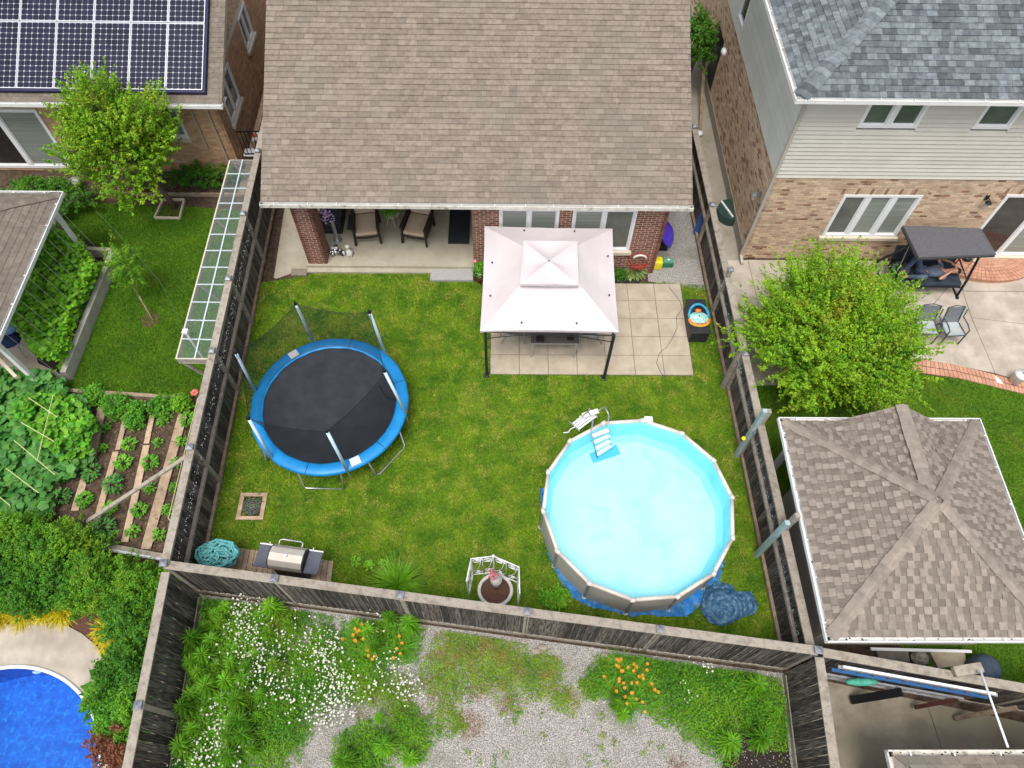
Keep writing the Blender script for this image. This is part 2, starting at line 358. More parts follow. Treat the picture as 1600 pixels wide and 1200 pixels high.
def brickwall(parent, O, U, L, Hh, N, openings=(), m=None, mort=None, bl=.2, bh=.061, j=.015, nparts=300, dark=None, pdark=.06, order=None, z0=0, proud=.004):
    """running bond; each brick its own block, joints recessed. openings = [(u0,u1,z0,z1)]"""
    O = Vector(O); U = Vector(U).normalized(); N = Vector(N).normalized(); Zv = Vector((0, 0, 1))
    # mortar backing as strips around the openings
    us = sorted({0, L, *[v for o in openings for v in o[:2]]}); mb = MB()
    zs = sorted({z0, Hh, *[v for o in openings for v in o[2:4]]})
    for i in range(len(us) - 1):
        for k in range(len(zs) - 1):
            uc, zc = (us[i] + us[i + 1]) / 2, (zs[k] + zs[k + 1]) / 2
            if any(o[0] < uc < o[1] and o[2] < zc < o[3] for o in openings): continue
            a, b, c, d = us[i], us[i + 1], zs[k], zs[k + 1]
            vs = [O + U * a + Zv * c, O + U * b + Zv * c, O + U * b + Zv * d, O + U * a + Zv * d]
            mb.add(vs + [p - N * .1 for p in vs], [(0, 1, 2, 3), (7, 6, 5, 4), (0, 4, 5, 1), (1, 5, 6, 2), (2, 6, 7, 3), (3, 7, 4, 0)])
    w = mb.build('wall', mort or mortar_m, parent)
    items = []; z = z0; r = 0
    while z < Hh - bh * .5:
        u = -(bl + j) * (.5 if r % 2 else 0)
        while u < L:
            a, b = max(u, 0), min(u + bl, L); zz = min(z + bh, Hh); segs = [(a, b)]
            for o in openings:
                if z < o[3] - .01 and zz > o[2] + .01:
                    ns = []
                    for s_, t_ in segs:
                        if o[0] <= s_ and o[1] >= t_: continue
                        if o[0] > s_ and o[0] < t_: ns.append((s_, o[0]))
                        if o[1] > s_ and o[1] < t_: ns.append((o[1], t_))
                        if o[1] <= s_ or o[0] >= t_: ns.append((s_, t_))
                    segs = ns
            for s_, t_ in segs:
                if t_ - s_ > .025: items.append((s_, t_, z, zz, dark is not None and random.random() < pdark))
            u += bl + j
        z += bh + j; r += 1
    items.sort(key=order or (lambda t: -t[2])); cnt = 0; st = [MB(), MB()]
    for (a, b, c, d, dk) in items:
        pr = proud * rnd(.7, 1.3); base = O + U * a + Zv * c
        if cnt < nparts: piece('brick', dark if dk else m, w if False else parent, base - N * .004, U * (b - a), Zv * (d - c), N * (pr + .004)); cnt += 1
        else:
            vs = [base + N * pr, base + U * (b - a) + N * pr, base + U * (b - a) + Zv * (d - c) + N * pr, base + Zv * (d - c) + N * pr]
            st[dk].add(vs + [p - N * (pr + .002) for p in vs], [(0, 1, 2, 3), (0, 4, 5, 1), (1, 5, 6, 2), (2, 6, 7, 3), (3, 7, 4, 0)])
    for k in (0, 1):
        if st[k].v: st[k].build('bricks', (m, dark)[k], parent, kind='stuff')
    return w
def siding(parent, O, U, L, z0, z1, N, openings=(), m=None, e=.125):
    O = Vector(O); U = Vector(U).normalized(); N = Vector(N).normalized(); Zv = Vector((0, 0, 1)); z = z0
    while z < z1 - .02:
        zz = min(z + e, z1); segs = [(0, L)]
        for o in openings:
            if z < o[3] - .02 and zz > o[2] + .02:
                ns = []
                for s_, t_ in segs:
                    if o[0] > s_: ns.append((s_, min(o[0], t_)))
                    if o[1] < t_: ns.append((max(o[1], s_), t_))
                segs = [q for q in ns if q[1] - q[0] > .01]
        for s_, t_ in segs:
            a = O + U * s_ + Zv * z; b = O + U * t_ + Zv * z; c = Zv * (zz - z)
            vs = [a + N * .034, b + N * .034, b + c + N * .002, a + c + N * .002, a - N * .05, b - N * .05, b + c - N * .05, a + c - N * .05]
            MB().add(vs, [(0, 1, 2, 3), (4, 5, 1, 0), (3, 2, 6, 7), (5, 6, 2, 1), (4, 0, 3, 7), (5, 4, 7, 6)]).build('siding_plank', m or siding_m, parent)
        z = zz
def window(parent, O, U, N, w, h, panes=2, glass=None, fw=.07, mull=.09, depth=.06, sill=None, name='window', blinds=False, glasses=None):
    """O = lower left outer corner; frame stands slightly proud, panes set back"""
    O = Vector(O); U = Vector(U).normalized(); N = Vector(N).normalized(); Z = Vector((0, 0, 1)); mb = MB()
    def fr(u0, u1, z0, z1, d0=-.06, d1=.03):
        p = O + U * u0 + Z * z0 + N * d0; du = U * (u1 - u0); dz = Z * (z1 - z0); dn = N * (d1 - d0)
        mb.add([p, p + du, p + du + dz, p + dz, p + dn, p + du + dn, p + du + dz + dn, p + dz + dn], [(0, 3, 2, 1), (4, 5, 6, 7), (0, 1, 5, 4), (1, 2, 6, 5), (2, 3, 7, 6), (3, 0, 4, 7)])
    fr(0, fw, 0, h); fr(w - fw, w, 0, h); fr(fw, w - fw, 0, fw); fr(fw, w - fw, h - fw, h)
    cells = []; cw = (w - 2 * fw - mull * (panes - 1)) / panes; u = fw
    for i in range(panes):
        cells.append((u, u + cw)); 
        if i < panes - 1: fr(u + cw, u + cw + mull, fw, h - fw, -.06, .022)
        u += cw + mull
    f = mb.build(name, frame_m, parent)
    for i, (u0, u1) in enumerate(cells):
        p = O + U * u0 + Z * fw - N * .03; q = MB().add([p, p + U * (u1 - u0), p + U * (u1 - u0) + Z * (h - 2 * fw), p + Z * (h - 2 * fw)], [(0, 1, 2, 3)])
        g = (glasses[i] if glasses else glass) or glass_m
        q.build('pane', g, f)
        mb = MB(); b_ = .03            # inner sash
        for (a0, a1, c0, c1) in ((u0, u0 + b_, fw, h - fw), (u1 - b_, u1, fw, h - fw), (u0 + b_, u1 - b_, fw, fw + b_), (u0 + b_, u1 - b_, h - fw - b_, h - fw)):
            p = O + U * a0 + Z * c0 - N * .028; du = U * (a1 - a0); dz = Z * (c1 - c0); dn = N * .022
            mb.add([p, p + du, p + du + dz, p + dz, p + dn, p + du + dn, p + du + dz + dn, p + dz + dn], [(0, 3, 2, 1), (4, 5, 6, 7), (0, 1, 5, 4), (1, 2, 6, 5), (2, 3, 7, 6), (3, 0, 4, 7)])
        mb.build('sash', frame_m, f)
    if sill:
        a = O - Z * .05 - U * .06; b = a + U * (w + .12)
        MB().bar(a + N * .03, b + N * .03, .14, .1).build('sill', sill, parent)
    return f
def fence(name, label, A, B, ztop, side, posts, rails=(.12, 1.0), board_to=None, capw=.17, ex=(), group=None, boards=True, bottom=.06, postproj=.06, tall={}, bw=.142, lit_edge=False):
    """A-B ground line. side=+1 puts the rails and posts left of A->B, boards on the other face"""
    A = Vector((*A, 0)); B = Vector((*B, 0)); d = (B - A); L = d.length; d.normalize(); s = Vector((-d.y, d.x, 0)) * side; Z = Vector((0, 0, 1))
    t = thing(name, label, 'fence', A, group)
    u = 0
    while u < L - .03:      # the boards, one by one
        w = min(bw, L - u); h = ztop - .05
        piece('board', wood_dk_m, t, A + d * u - s * (.022 + rnd(-.004, .004)) + Z * bottom, d * (w - rnd(.006, .014)), -s * .018, Z * (h - bottom), 'board')
        if lit_edge and u > 0: piece('lit_edge', lit_edge_m, t, A + d * (u - .009) - s * .045 + Z * (bottom + .1), d * .018, -s * .012, Z * (h - bottom - .12), 'board')  # added pale strips: the lit board edges and bright gaps painted as wood
        u += w
    ps = [0] + list(posts) + [L]
    for i in range(len(ps) - 1):
        a, b = ps[i] + .055, ps[i + 1] - .055
        if b - a < .1: continue
        for z in rails: 
            MB().bar(A + d * a + s * .02 + Z * z, A + d * b + s * .02 + Z * z, .07, .09).build('rail', wood_gy_m if z > .5 else wood_br_m, t)
        MB().bar(A + d * a + s * .02 + Z * (ztop - .09), A + d * b + s * .02 + Z * (ztop - .09), .05, .1).build('rail', wood_gy_m, t)
        o = MB().bar(A + d * (a - .05) + Z * (ztop + rnd(-.004, .006)), A + d * (b + .05) + Z * (ztop + rnd(-.004, .006)), capw, .035).build('cap_board', wood_gy_m, t)
        if boards: MB().bar(A + d * a - s * .047 + Z * .09, A + d * b - s * .047 + Z * .09, .03, .16).build('kick_board', wood_gy_m, t)
    for i, u in enumerate(ps):
        if i in ex: continue
        h = tall.get(i, ztop + postproj); p = A + d * u; c = d * .05; e_ = s * .05
        MB().bar(p + s * .005, p + s * .005 + Z * h, .1, .1, s).build('post', wood_gy_m, t)
        if h <= ztop + .3:
            mb = MB().bar(p + Z * (h), p + Z * (h + .03), .145, .145, s); q = p + Z * (h + .03); r = .072
            mb.add([q + d * r + s * r, q - d * r + s * r, q - d * r - s * r, q + d * r - s * r, q + Z * .045], [(0, 1, 4), (1, 2, 4), (2, 3, 4), (3, 0, 4)])
            mb.build('post_cap', cap_m, t)
    return t
def sheet(name, pts, z, m, label=None, kind='structure', thick=0):
    mb = MB()
    if thick: mb.prism(pts, z - thick, z)
    else: mb.add([(p[0], p[1], z) for p in pts], [tuple(range(len(pts)))])
    return mb.build(name, m, kind=kind)
def grass(label, poly, n, m, h=(.025, .06), w=.011, holes=()):
    p = sample(poly, n)
    for hl in holes: p = p[~in_poly(p, hl)]
    n = len(p); a = RNG.uniform(0, 2 * np.pi, n); hh = RNG.uniform(*h, n); ww = w * RNG.uniform(.6, 1.4, n)
    le = RNG.uniform(0, 2 * np.pi, n); lm = hh * RNG.uniform(.3, 1.3, n); z0 = .002
    V = np.empty((n, 3, 3)); dx, dy = np.cos(a) * ww, np.sin(a) * ww
    V[:, 0] = np.stack([p[:, 0] - dx, p[:, 1] - dy, np.full(n, z0)], 1); V[:, 1] = np.stack([p[:, 0] + dx, p[:, 1] + dy, np.full(n, z0)], 1)
    V[:, 2] = np.stack([p[:, 0] + np.cos(le) * lm, p[:, 1] + np.sin(le) * lm, hh], 1)
    o = fast('grass', V.reshape(-1, 3), np.arange(3 * n).reshape(-1, 3), m, kind='stuff'); o['label'] = label; o['category'] = 'grass'; return o

# ================================================================ the ground
def ring_sheet(name, outer, c, r, z, m, n=72):
    """flat sheet with a round opening, made of quads fanned between the hole and the outline"""
    outer = [tuple(p) for p in outer]; A = sorted({round(2 * math.pi * i / n, 6) for i in range(n)} | {round(math.atan2(p[1] - c[1], p[0] - c[0]) % (2 * math.pi), 6) for p in outer})
    def hit(a):
        dx, dy = math.cos(a), math.sin(a); best = 1e9
        for i in range(len(outer)):
            (x1, y1), (x2, y2) = outer[i - 1], outer[i]; ex, ey = x2 - x1, y2 - y1; den = dx * ey - dy * ex
            if abs(den) < 1e-12: continue
            t = ((x1 - c[0]) * ey - (y1 - c[1]) * ex) / den; s = ((x1 - c[0]) * dy - (y1 - c[1]) * dx) / den
            if t > 0 and -1e-5 <= s <= 1 + 1e-5: best = min(best, t)
        return (c[0] + dx * best, c[1] + dy * best, z)
    ins = [(c[0] + r * math.cos(a), c[1] + r * math.sin(a), z) for a in A]; out = [hit(a) for a in A]; k = len(A)
    return MB().add(ins + out, [(i, k + i, k + (i + 1) % k, (i + 1) % k) for i in range(k)]).build(name, m, kind='structure')
ring_sheet('ground', [(-60, -50), (60, -50), (60, 90), (-60, 90)], (-10.15, .33), 2.28, -.03, soil_m)
FL0, FL1 = (-6.72, 4.25), (-7.12, 24.0)          # left fence line
FR0, FR1 = (6.02, 2.62), (5.70, 17.6)            # right fence line
CL, CR = FL0, FR0
def fx(A, B, y): return A[0] + (B[0] - A[0]) * (y - A[1]) / (B[1] - A[1])
lawn_poly = [CL, CR, (fx(FR0, FR1, 12.9), 12.9), (4.6, 13.0), (3.9, 12.98), (-.3, 12.98), (-.83, 13.0), (-2.1, 13.3), (-3.6, 13.42), (-5.2, 13.3), (-6.3, 13.0), (fx(FL0, FL1, 12.9), 12.9)]
sheet('lawn', lawn_poly, 0, lawn_m)
patio_poly = [(-.33, 9.9), (5.04, 9.88), (5.06, 12.94), (-.30, 12.94)]
tarp_hole = [(.9, 3.7), (5.1, 3.7), (5.1, 8), (.9, 8)]
import math as _m
pc = (3.04, 5.88); pool_circle = [(pc[0] + 2.1 * _m.cos(a * .3), pc[1] + 2.1 * _m.sin(a * .3)) for a in range(21)]
grass('short mown grass of the middle back garden, patchy green and straw yellow', lawn_poly, 330000, blade_m, holes=(patio_poly, pool_circle))
# left garden
ll = [(-6.8, 8.55), (-6.85, 15.45), (-12.6, 15.5), (-12.6, 13.6), (-11.05, 13.6), (-10.92, 12.05), (-11.25, 8.5)]
ll = [P2(300, 622), P2(372, 560), (-6.95, 15.62), P2(118, 316), P2(105, 318), P2(75, 370), P2(178, 396), P2(187, 402), P2(104, 595), P2(98, 611)]
sheet('left_lawn', ll, 0, lawn2_m)
grass('lush mown grass of the left neighbour\'s garden beside the glazed lean-to', ll, 120000, blade2_m)
# right garden
rl = [(6.12, 5.0), (6.1, 9.5), (8, 10.2), P2(1440, 585), P2(1500, 592), P2(1560, 607), P2(1660, 625), (19, 8), (18, 1.6), (9.6, 2.3)]
sheet('right_lawn', rl, 0, lawn2_m)
grass('lush mown grass around the brown hipped pavilion in the right neighbour\'s garden', rl, 150000, blade2_m)
# concrete
sheet('left_paving', [P2(-60, 600), P2(-60, 480), P2(40, 500), P2(66, 568), P2(105, 570), P2(104, 598), P2(98, 612), P2(30, 620)], .012, conc_m)
sheet('left_path', [P2(84, 300), P2(140, 300), P2(118, 316), P2(104, 330), P2(70, 372), P2(40, 372)], .008, path_m)
sheet('side_path', [P2(445, 325), P2(490, 325), P2(500, 412), P2(432, 436), P2(428, 434)], .012, conc_m)
sheet('gravel_strip', [(4.15, 13.05), (5.75, 12.75), (5.6, 24), (4.35, 24)], .004, gravel_m)
sheet('alley_path', [(5.82, 13.87), (6.93, 13.87), (6.93, 30), (5.7, 30)], .01, path_m)
for i in range(6):
    y = 14.6 + i * 1.55; MB().box(5.84, 6.64, y, y + 1.53, .01, .022).build('path_slab', path_m, bpy.data.objects['alley_path'])
# right patio: cut panels with open joints
rp = thing('patio', 'x', 'x', (0, 0, 0)); del rp['label']; del rp['category']; rp['kind'] = 'structure'; rp.name = 'right_patio'; WL[rp.name] = (0, 0, 0)
J = .012
def panel(pts, m=stamped_m, par=None, z=.03, nm='panel', g=J / 2):
    c = sum((Vector(p) for p in pts), Vector((0, 0))) / len(pts)
    q = [Vector(p) + (c - Vector(p)).normalized() * g * 1.6 for p in pts]; return MB().prism(q, z - .03, z).build(nm, m, par or rp)
Y0 = 13.86
A1, A2, A3 = P2(1502, 452), P2(1517, 497), P2(1554, 584)
panel([(6.12, Y0), (7.15, Y0), (7.2, 9.6), (6.12, 9.55)])
panel([(7.15, Y0), (10.6, Y0), (11.95, 12.9), P2(1488, 440), P2(1445, 492), P2(1440, 562), (7.2, 9.6)])
panel([P2(1488, 440), A1, A2, A3, P2(1440, 562), P2(1445, 492)])
panel([A1, (12.4, 13.3), (13.2, 12.75), (17, 12.75), (17, 11.25), A2])
panel([A2, (17, 11.22), (17, 9.0), P2(1600, 598), A3])
for i in range(10):    # pink brick border of the patio
    a = [P2(1395, 560), P2(1440, 562), P2(1490, 570), P2(1554, 586), P2(1600, 598), P2(1680, 615)]; b = [P2(1395, 582), P2(1440, 584), P2(1498, 592), P2(1560, 607), P2(1605, 618), P2(1690, 634)]
    if i < 5:
        n = max(3, int((a[i + 1] - a[i]).length / .1))
        for k in range(n):
            q = [a[i].lerp(a[i + 1], k / n), a[i].lerp(a[i + 1], (k + .9) / n), b[i].lerp(b[i + 1], (k + .9) / n), b[i].lerp(b[i + 1], k / n)]
            for (f0, f1) in ((0.02, .47), (.53, .98)):
                MB().prism([q[0].lerp(q[3], f0), q[1].lerp(q[2], f0), q[1].lerp(q[2], f1), q[0].lerp(q[3], f1)], 0, .035).build('paver', brickpave_m, rp)
MB().prism([(10.62, 12.9), (12.38, 13.28), (13.2, 12.77), (17, 12.77), (17, Y0), (10.62, Y0)], .0, .0295).build('panel', stamped_m, rp)
# raised brick landing before the sliding door
st = thing('landing', 'raised pinkish brick landing curving out below the sliding door of the sided house', 'step', P(1560, 420, 0))
cx, cy = 14.1, 14.2
arc = [(cx + 1.75 * _m.cos(a), cy + 1.15 * _m.sin(a)) for a in [R_(180 + i * 9) for i in range(21)]]
MB().prism([(p[0], min(p[1], Y0)) for p in arc] + [], .0, .17).build('riser', brickpave_m, st)
mb = []
for r0 in range(6):
    for i in range(40):
        a0, a1 = R_(180 + i * 4.5), R_(180 + (i + .9) * 4.5); f0, f1 = 1 - r0 * .1, 1 - r0 * .1 - .09
        q = [(cx + 1.78 * f0 * _m.cos(a0), cy + 1.18 * f0 * _m.sin(a0)), (cx + 1.78 * f0 * _m.cos(a1), cy + 1.18 * f0 * _m.sin(a1)), (cx + 1.78 * f1 * _m.cos(a1), cy + 1.18 * f1 * _m.sin(a1)), (cx + 1.78 * f1 * _m.cos(a0), cy + 1.18 * f1 * _m.sin(a0))]
        if max(p[1] for p in q) < Y0: MB().prism(q, .171, .186).build('paver', brickpave_m, st)
# bottom lot
lot = [(-6.7, 4.15), (6.02, 2.5), (5.6, -4), (-6.3, -4)]
sheet('gravel_lot', lot, -.004, gravel_m)
g_ = np.array(sample([tuple(p) for p in lot], 26000)); r = RNG.uniform(.006, .02, len(g_)); n = len(g_)
an = RNG.uniform(0, 6.28, n); V = np.zeros((n, 5, 3))
for k in range(4):
    V[:, k, 0] = g_[:, 0] + np.cos(an + k * 1.57) * r * RNG.uniform(.7, 1.2, n); V[:, k, 1] = g_[:, 1] + np.sin(an + k * 1.57) * r * RNG.uniform(.7, 1.2, n); V[:, k, 2] = 0
V[:, 4, :2] = g_; V[:, 4, 2] = r * .8
F = (np.arange(n)[:, None, None] * 5 + np.array([[0, 1, 4], [1, 2, 4], [2, 3, 4], [3, 0, 4]])[None]).reshape(-1, 3)
o = fast('gravel', V.reshape(-1, 3), F, mat('gravel_stone', (.22, .21, .19), (.47, .45, .42), 8, .9, vary=.5), kind='stuff'); o['label'] = 'loose pale grey gravel scattered over the bare lot below the fence'; o['category'] = 'gravel'
sheet('right_yard_paving', [(6.12, 2.5), (14, .9), (14, -4), (5.65, -4)], .008, darkconc_m)
for a, b in (((8.35, 1.95), (8.75, -1)), ((11.5, 1.4), (11.9, -1))):
    pass
pv = bpy.data.objects['right_yard_paving']
for q in ([(6.15, 2.4), (8.85, 1.9), (9.2, -3), (5.75, -3)], [(8.87, 1.85), (11.4, 1.4), (11.9, -3), (9.22, -3)], [(11.42, 1.4), (14, .95), (14, -3), (11.92, -3)]): MB().prism(q, .008, .028).build('panel', darkconc_m, pv)
sheet('mulch_bed', [P2(1135, 1150), P2(1180, 1125), P2(1225, 1120), P2(1245, 1260), P2(1120, 1260)], .004, mulch_m)
# pool deck bottom left
pdk = [P2(-80, 975), P2(0, 977), P2(55, 970), P2(100, 975), P2(128, 990), P2(152, 1010), P2(168, 1040), P2(175, 1100), P2(180, 1180), P2(180, 1300), P2(-80, 1300)]
ring_sheet('pool_deck', pdk, (-10.15, .33), 2.28, .02, stamped_m)
sheet('shrub_bed', [P2(-80, 800), P2(60, 815), P2(150, 850), P2(268, 874), P2(210, 1260), P2(180, 1260), P2(178, 1100), P2(170, 1040), P2(152, 1008), P2(100, 972), P2(-80, 972)], -.002, redmulch_m)
sheet('vegetable_bed', [P2(-70, 590), P2(98, 615), P2(296, 627), P2(268, 876), P2(150, 852), P2(-70, 820)], .002, soil_m)
n = 9000; g_ = sample([P2(-70, 590), P2(98, 615), P2(296, 627), P2(268, 870), P2(150, 848), P2(-70, 820)], n); r = RNG.uniform(.01, .045, n); an = RNG.uniform(0, 6.28, n); V = np.zeros((n, 5, 3))
for k in range(4):
    V[:, k, 0] = g_[:, 0] + np.cos(an + k * 1.57) * r * RNG.uniform(.7, 1.2, n); V[:, k, 1] = g_[:, 1] + np.sin(an + k * 1.57) * r * RNG.uniform(.7, 1.2, n)
V[:, 4, :2] = g_; V[:, 4, 2] = r * .7; V[:, :, 2] += .001
F = (np.arange(n)[:, None, None] * 5 + np.array([[0, 1, 4], [1, 2, 4], [2, 3, 4], [3, 0, 4]])[None]).reshape(-1, 3)
o = fast('soil_clods', V.reshape(-1, 3), F, mat('clod', (.05, .032, .02), (.13, .09, .06), 9, .95, vary=.4), kind='stuff'); o['label'] = 'crumbly brown clods of dug soil between the planks of the vegetable plot'; o['category'] = 'soil'

# ================================================================ the middle house
X0, X1, YE, ZE = -6.08, 4.76, 13.12, 2.95
hs = thing('house', 'brown shingled brick house with a covered porch in the middle of the picture', 'house', (-.6, 18, 0))
SL = _m.atan(.5); cs, sn = _m.cos(SL), _m.sin(SL); LR = 5.6 / cs
shingles(hs, (X0, YE, ZE), (1, 0, 0), (0, cs, sn), [(0, 0), (X1 - X0, 0), (X1 - X0, LR), (0, LR)], .146, (.13, .42), shingle_m, thick=.021)
# hidden far slope, gables
MB().add([(X0, YE + 5.6, ZE + 2.8), (X1, YE + 5.6, ZE + 2.8), (X1, YE + 11.2, ZE), (X0, YE + 11.2, ZE)], [(0, 1, 2, 3)]).build('rear_slope', shingle_m, hs)
gutter(hs, (X0 - .02, YE - .1, ZE - .06), (X1 + .02, YE - .1, ZE - .06), (0, 1, 0), dirtwhite_m)
mb = MB()
mb.box(X0, X1, YE, YE + .02, ZE - .15, ZE - .015); mb.box(X0 + .01, X1 - .01, YE + .02, 16.6, ZE - .165, ZE - .15); mb.build('soffit', white_m, hs)
for x in (X0, X1 - .03): MB().add([(x, YE, ZE - .14), (x + .03, YE, ZE - .14), (x + .03, YE + 5.6, ZE + 2.66), (x, YE + 5.6, ZE + 2.66), (x, YE, ZE - .004), (x + .03, YE, ZE - .004), (x + .03, YE + 5.6, ZE + 2.796), (x, YE + 5.6, ZE + 2.796)], [(0, 3, 2, 1), (4, 5, 6, 7), (0, 1, 5, 4), (1, 2, 6, 5), (2, 3, 7, 6), (3, 0, 4, 7)]).build('fascia', white_m, hs)
WY = 13.35; WX0, WX1 = -.83, 4.3
w1 = (-.12 - WX0, 1.45 - WX0, .98, 2.56); w2 = (1.80 - WX0, 3.47 - WX0, .98, 2.56)
brickwall(hs, (WX0, WY, 0), (1, 0, 0), WX1 - WX0, 2.785, (0, -1, 0), [w1, w2], brick_red_m, mortar_m, order=lambda t: -t[2] - (3 if t[0] > 3.9 else 0))
brickwall(hs, (WX1, WY, 0), (0, 1, 0), 10, 2.785, (1, 0, 0), (), brick_red_m, mortar_m, nparts=0)
for x, y0, y1 in ((WX0, WY, 16.4), (-6, 16.4, 24)): brickwall(hs, (x, y1, 0), (0, -1, 0), y1 - y0, 2.785, (-1, 0, 0), (), brick_red_m, mortar_m, nparts=0)
brickwall(hs, (-6, 16.4, 0), (1, 0, 0), 6 + WX0 + .1, 2.785, (0, -1, 0), [(3.2, 5.0, .2, 2.3)], brick_red_m, mortar_m, nparts=0)
window(hs, (-2.8, 16.4, .2), (1, 0, 0), (0, -1, 0), 1.8, 2.1, 2, darkglass_m, name='porch_door')
window(hs, (-.12, WY, .98), (1, 0, 0), (0, -1, 0), 1.57, 1.58, 2, blind_m, sill=cream_m)
window(hs, (1.80, WY, .98), (1, 0, 0), (0, -1, 0), 1.67, 1.58, 2, blind_m, sill=cream_m, glasses=[blind_m, glass_m])
for u in (w1, w2):      # soldier course heads
    pass
col = thing('porch_column', 'square red brick porch column with pale mortar at the left corner of the covered porch', 'column', (-5.28, 13.7, 0))
cz, cx0, cx1, cy0, cy1 = .17, -5.56, -5.03, 13.47, 14.0
brickwall(col, (cx0, cy0, 0), (1, 0, 0), cx1 - cx0, ZE - .17, (0, -1, 0), (), brick_red_m, mortar_m, nparts=200, z0=cz)
brickwall(col, (cx1, cy0, 0), (0, 1, 0), cy1 - cy0, ZE - .17, (1, 0, 0), (), brick_red_m, mortar_m, nparts=200, z0=cz)
brickwall(col, (cx0, cy1, 0), (0, -1, 0), cy1 - cy0, ZE - .17, (-1, 0, 0), (), brick_red_m, mortar_m, nparts=0, z0=cz)
brickwall(col, (cx1, cy1, 0), (-1, 0, 0), cx1 - cx0, ZE - .17, (0, 1, 0), (), brick_red_m, mortar_m, nparts=0, z0=cz)
pch = MB().box(-5.62, WX0 - .012, 13.4, 16.4, 0, .17).build('porch_slab', conc_m, kind='structure')
MB().box(-5.66, WX0 - .02, 13.25, 13.398, 0, .075).build('porch_kerb', conc_m, kind='structure')
# patio of slabs
pt = MB().add([(-.35, 9.88, .004), (5.06, 9.87, .004), (5.08, 12.96, .004), (-.33, 12.96, .004)], [(0, 1, 2, 3)]).build('patio', mat('joint_sand', (.10, .085, .06), None), kind='structure')
for i in range(7):
    for k in range(5):
        x, y = -.33 + i * .7665 + k * .004, 9.89 + k * .611; dz = rnd(0, .004); dx = rnd(-.003, .003)
        MB().prism([(x + .005 + dx, y + .005), (x + .7600 + dx, y + .005 + rnd(-.003, .003)), (x + .7600 + dx, y + .604), (x + .005 + dx, y + .604)], .005, .035 + dz).build('slab', slab_m, pt)

# ================================================================ the right house
rh = thing('house', 'two-storey house of cream siding over tan brick with a blue-grey shingle roof', 'house', (12, 18, 0))
HX, HY, EX, EY, EZ = 6.95, 13.95, 6.55, 13.6, 5.8; HE = 19.5
w_up = [(8.36 - HX, 9.78 - HX, 4.72, 5.55), (11.1 - HX, 12.0 - HX, 4.72, 5.55)]
w_lo = (8.96 - HX, 11.06 - HX, .98, 2.56); w_dr = (13.25 - HX, 15.6 - HX, .2, 2.62)
brickwall(rh, (HX, HY, 0), (1, 0, 0), HE - HX, 3.12, (0, -1, 0), [w_lo, w_dr, (w_lo[0] - .1, w_lo[1] + .1, 2.56, 2.77), (w_dr[0] - .1, w_dr[1] + .1, 2.62, 2.83)], brick_tan_m, mortar_tan_m, dark=brick_dk_m, pdark=.09, order=lambda t: -t[2] + t[0] * .15)
for o_, zt in ((w_lo, 2.56), (w_dr, 2.62)):
    u = o_[0] - .1; k = 0
    MB().box(HX + o_[0] - .1, HX + o_[1] + .1, HY, HY + .1, zt, zt + .21).build('lintel', mortar_tan_m, rh)
    while u < o_[1] + .04:
        piece('brick', brick_tan_m if k % 5 else brick_dk_m, rh, (HX + u + .004, HY + .002, zt + .004), (.066, 0, 0), (0, 0, .2), (0, -.012, 0)); u += .076; k += 1
siding(rh, (HX, HY, 0), (1, 0, 0), HE - HX, 3.14, 5.66, (0, -1, 0), w_up, siding_m)
brickwall(rh, (HX, 27, 0), (0, -1, 0), 27 - HY, 3.12, (-1, 0, 0), [(27 - 21.9, 27 - 20.9, 0.12, 2.2)], brick_tan_m, mortar_tan_m, dark=brick_dk_m, pdark=.12, order=lambda t: -t[0])
siding(rh, (HX, 27, 0), (0, -1, 0), 27 - HY, 3.14, 5.66, (-1, 0, 0), [(27 - 20.35, 27 - 19.55, 3.45, 4.75)], siding2_m, .115)
MB().bar((HX, 27, .2), (HX, HY, .2), .05, .4).build('plinth', path_m, rh)
for o_ in w_up: window(rh, (HX + o_[0], HY, o_[2]), (1, 0, 0), (0, -1, 0), o_[1] - o_[0], o_[3] - o_[2], 2 if o_[1] - o_[0] > 1.2 else 1, glass_m, fw=.08, mull=.14)
window(rh, (HX + w_lo[0], HY, w_lo[2]), (1, 0, 0), (0, -1, 0), w_lo[1] - w_lo[0], w_lo[3] - w_lo[2], 3, blind_m, fw=.08, mull=.15, sill=cream_m, glasses=[glass_m, blind_m, blind_m])
window(rh, (HX + w_dr[0], HY, w_dr[2]), (1, 0, 0), (0, -1, 0), w_dr[1] - w_dr[0], w_dr[3] - w_dr[2], 2, darkglass_m, fw=.09, mull=.12, name='sliding_door', sill=cream_m, glasses=[darkglass_m, blind_m])
window(rh, (HX, 20.35, 3.45), (0, -1, 0), (-1, 0, 0), .8, 1.3, 1, darkglass_m, fw=.09)
MB().box(HX - .01, HX + .05, 20.92, 21.88, .14, 2.18).build('side_door', black_m, rh)
mb = MB().bar((HX - .06, HY - .06, .25), (HX - .06, HY - .06, 5.5), .075, .06); mb.bar((HX - .06, HY - .06, .22), (HX - .02, HY - .3, .1), .075, .06); mb.bar((HX - .06, HY - .06, 5.5), (HX - .2, HY - .22, 5.68), .075, .06)
mb.build('downspout', mat('downspout_beige', (.40, .37, .32), (.46, .43, .38), 5, .5), rh)
MB().box(HX - .012, HX + .0, HY - .018, HY + .07, 3.14, 5.66).build('corner_trim', siding_m, rh)
MB().box(EX + .02, HE, EY + .02, HY + .04, EZ - .16, EZ - .14).build('soffit', white_m, rh); MB().box(EX + .02, HX + .04, HY + .04, 27, EZ - .16, EZ - .14).build('soffit', white_m, rh)
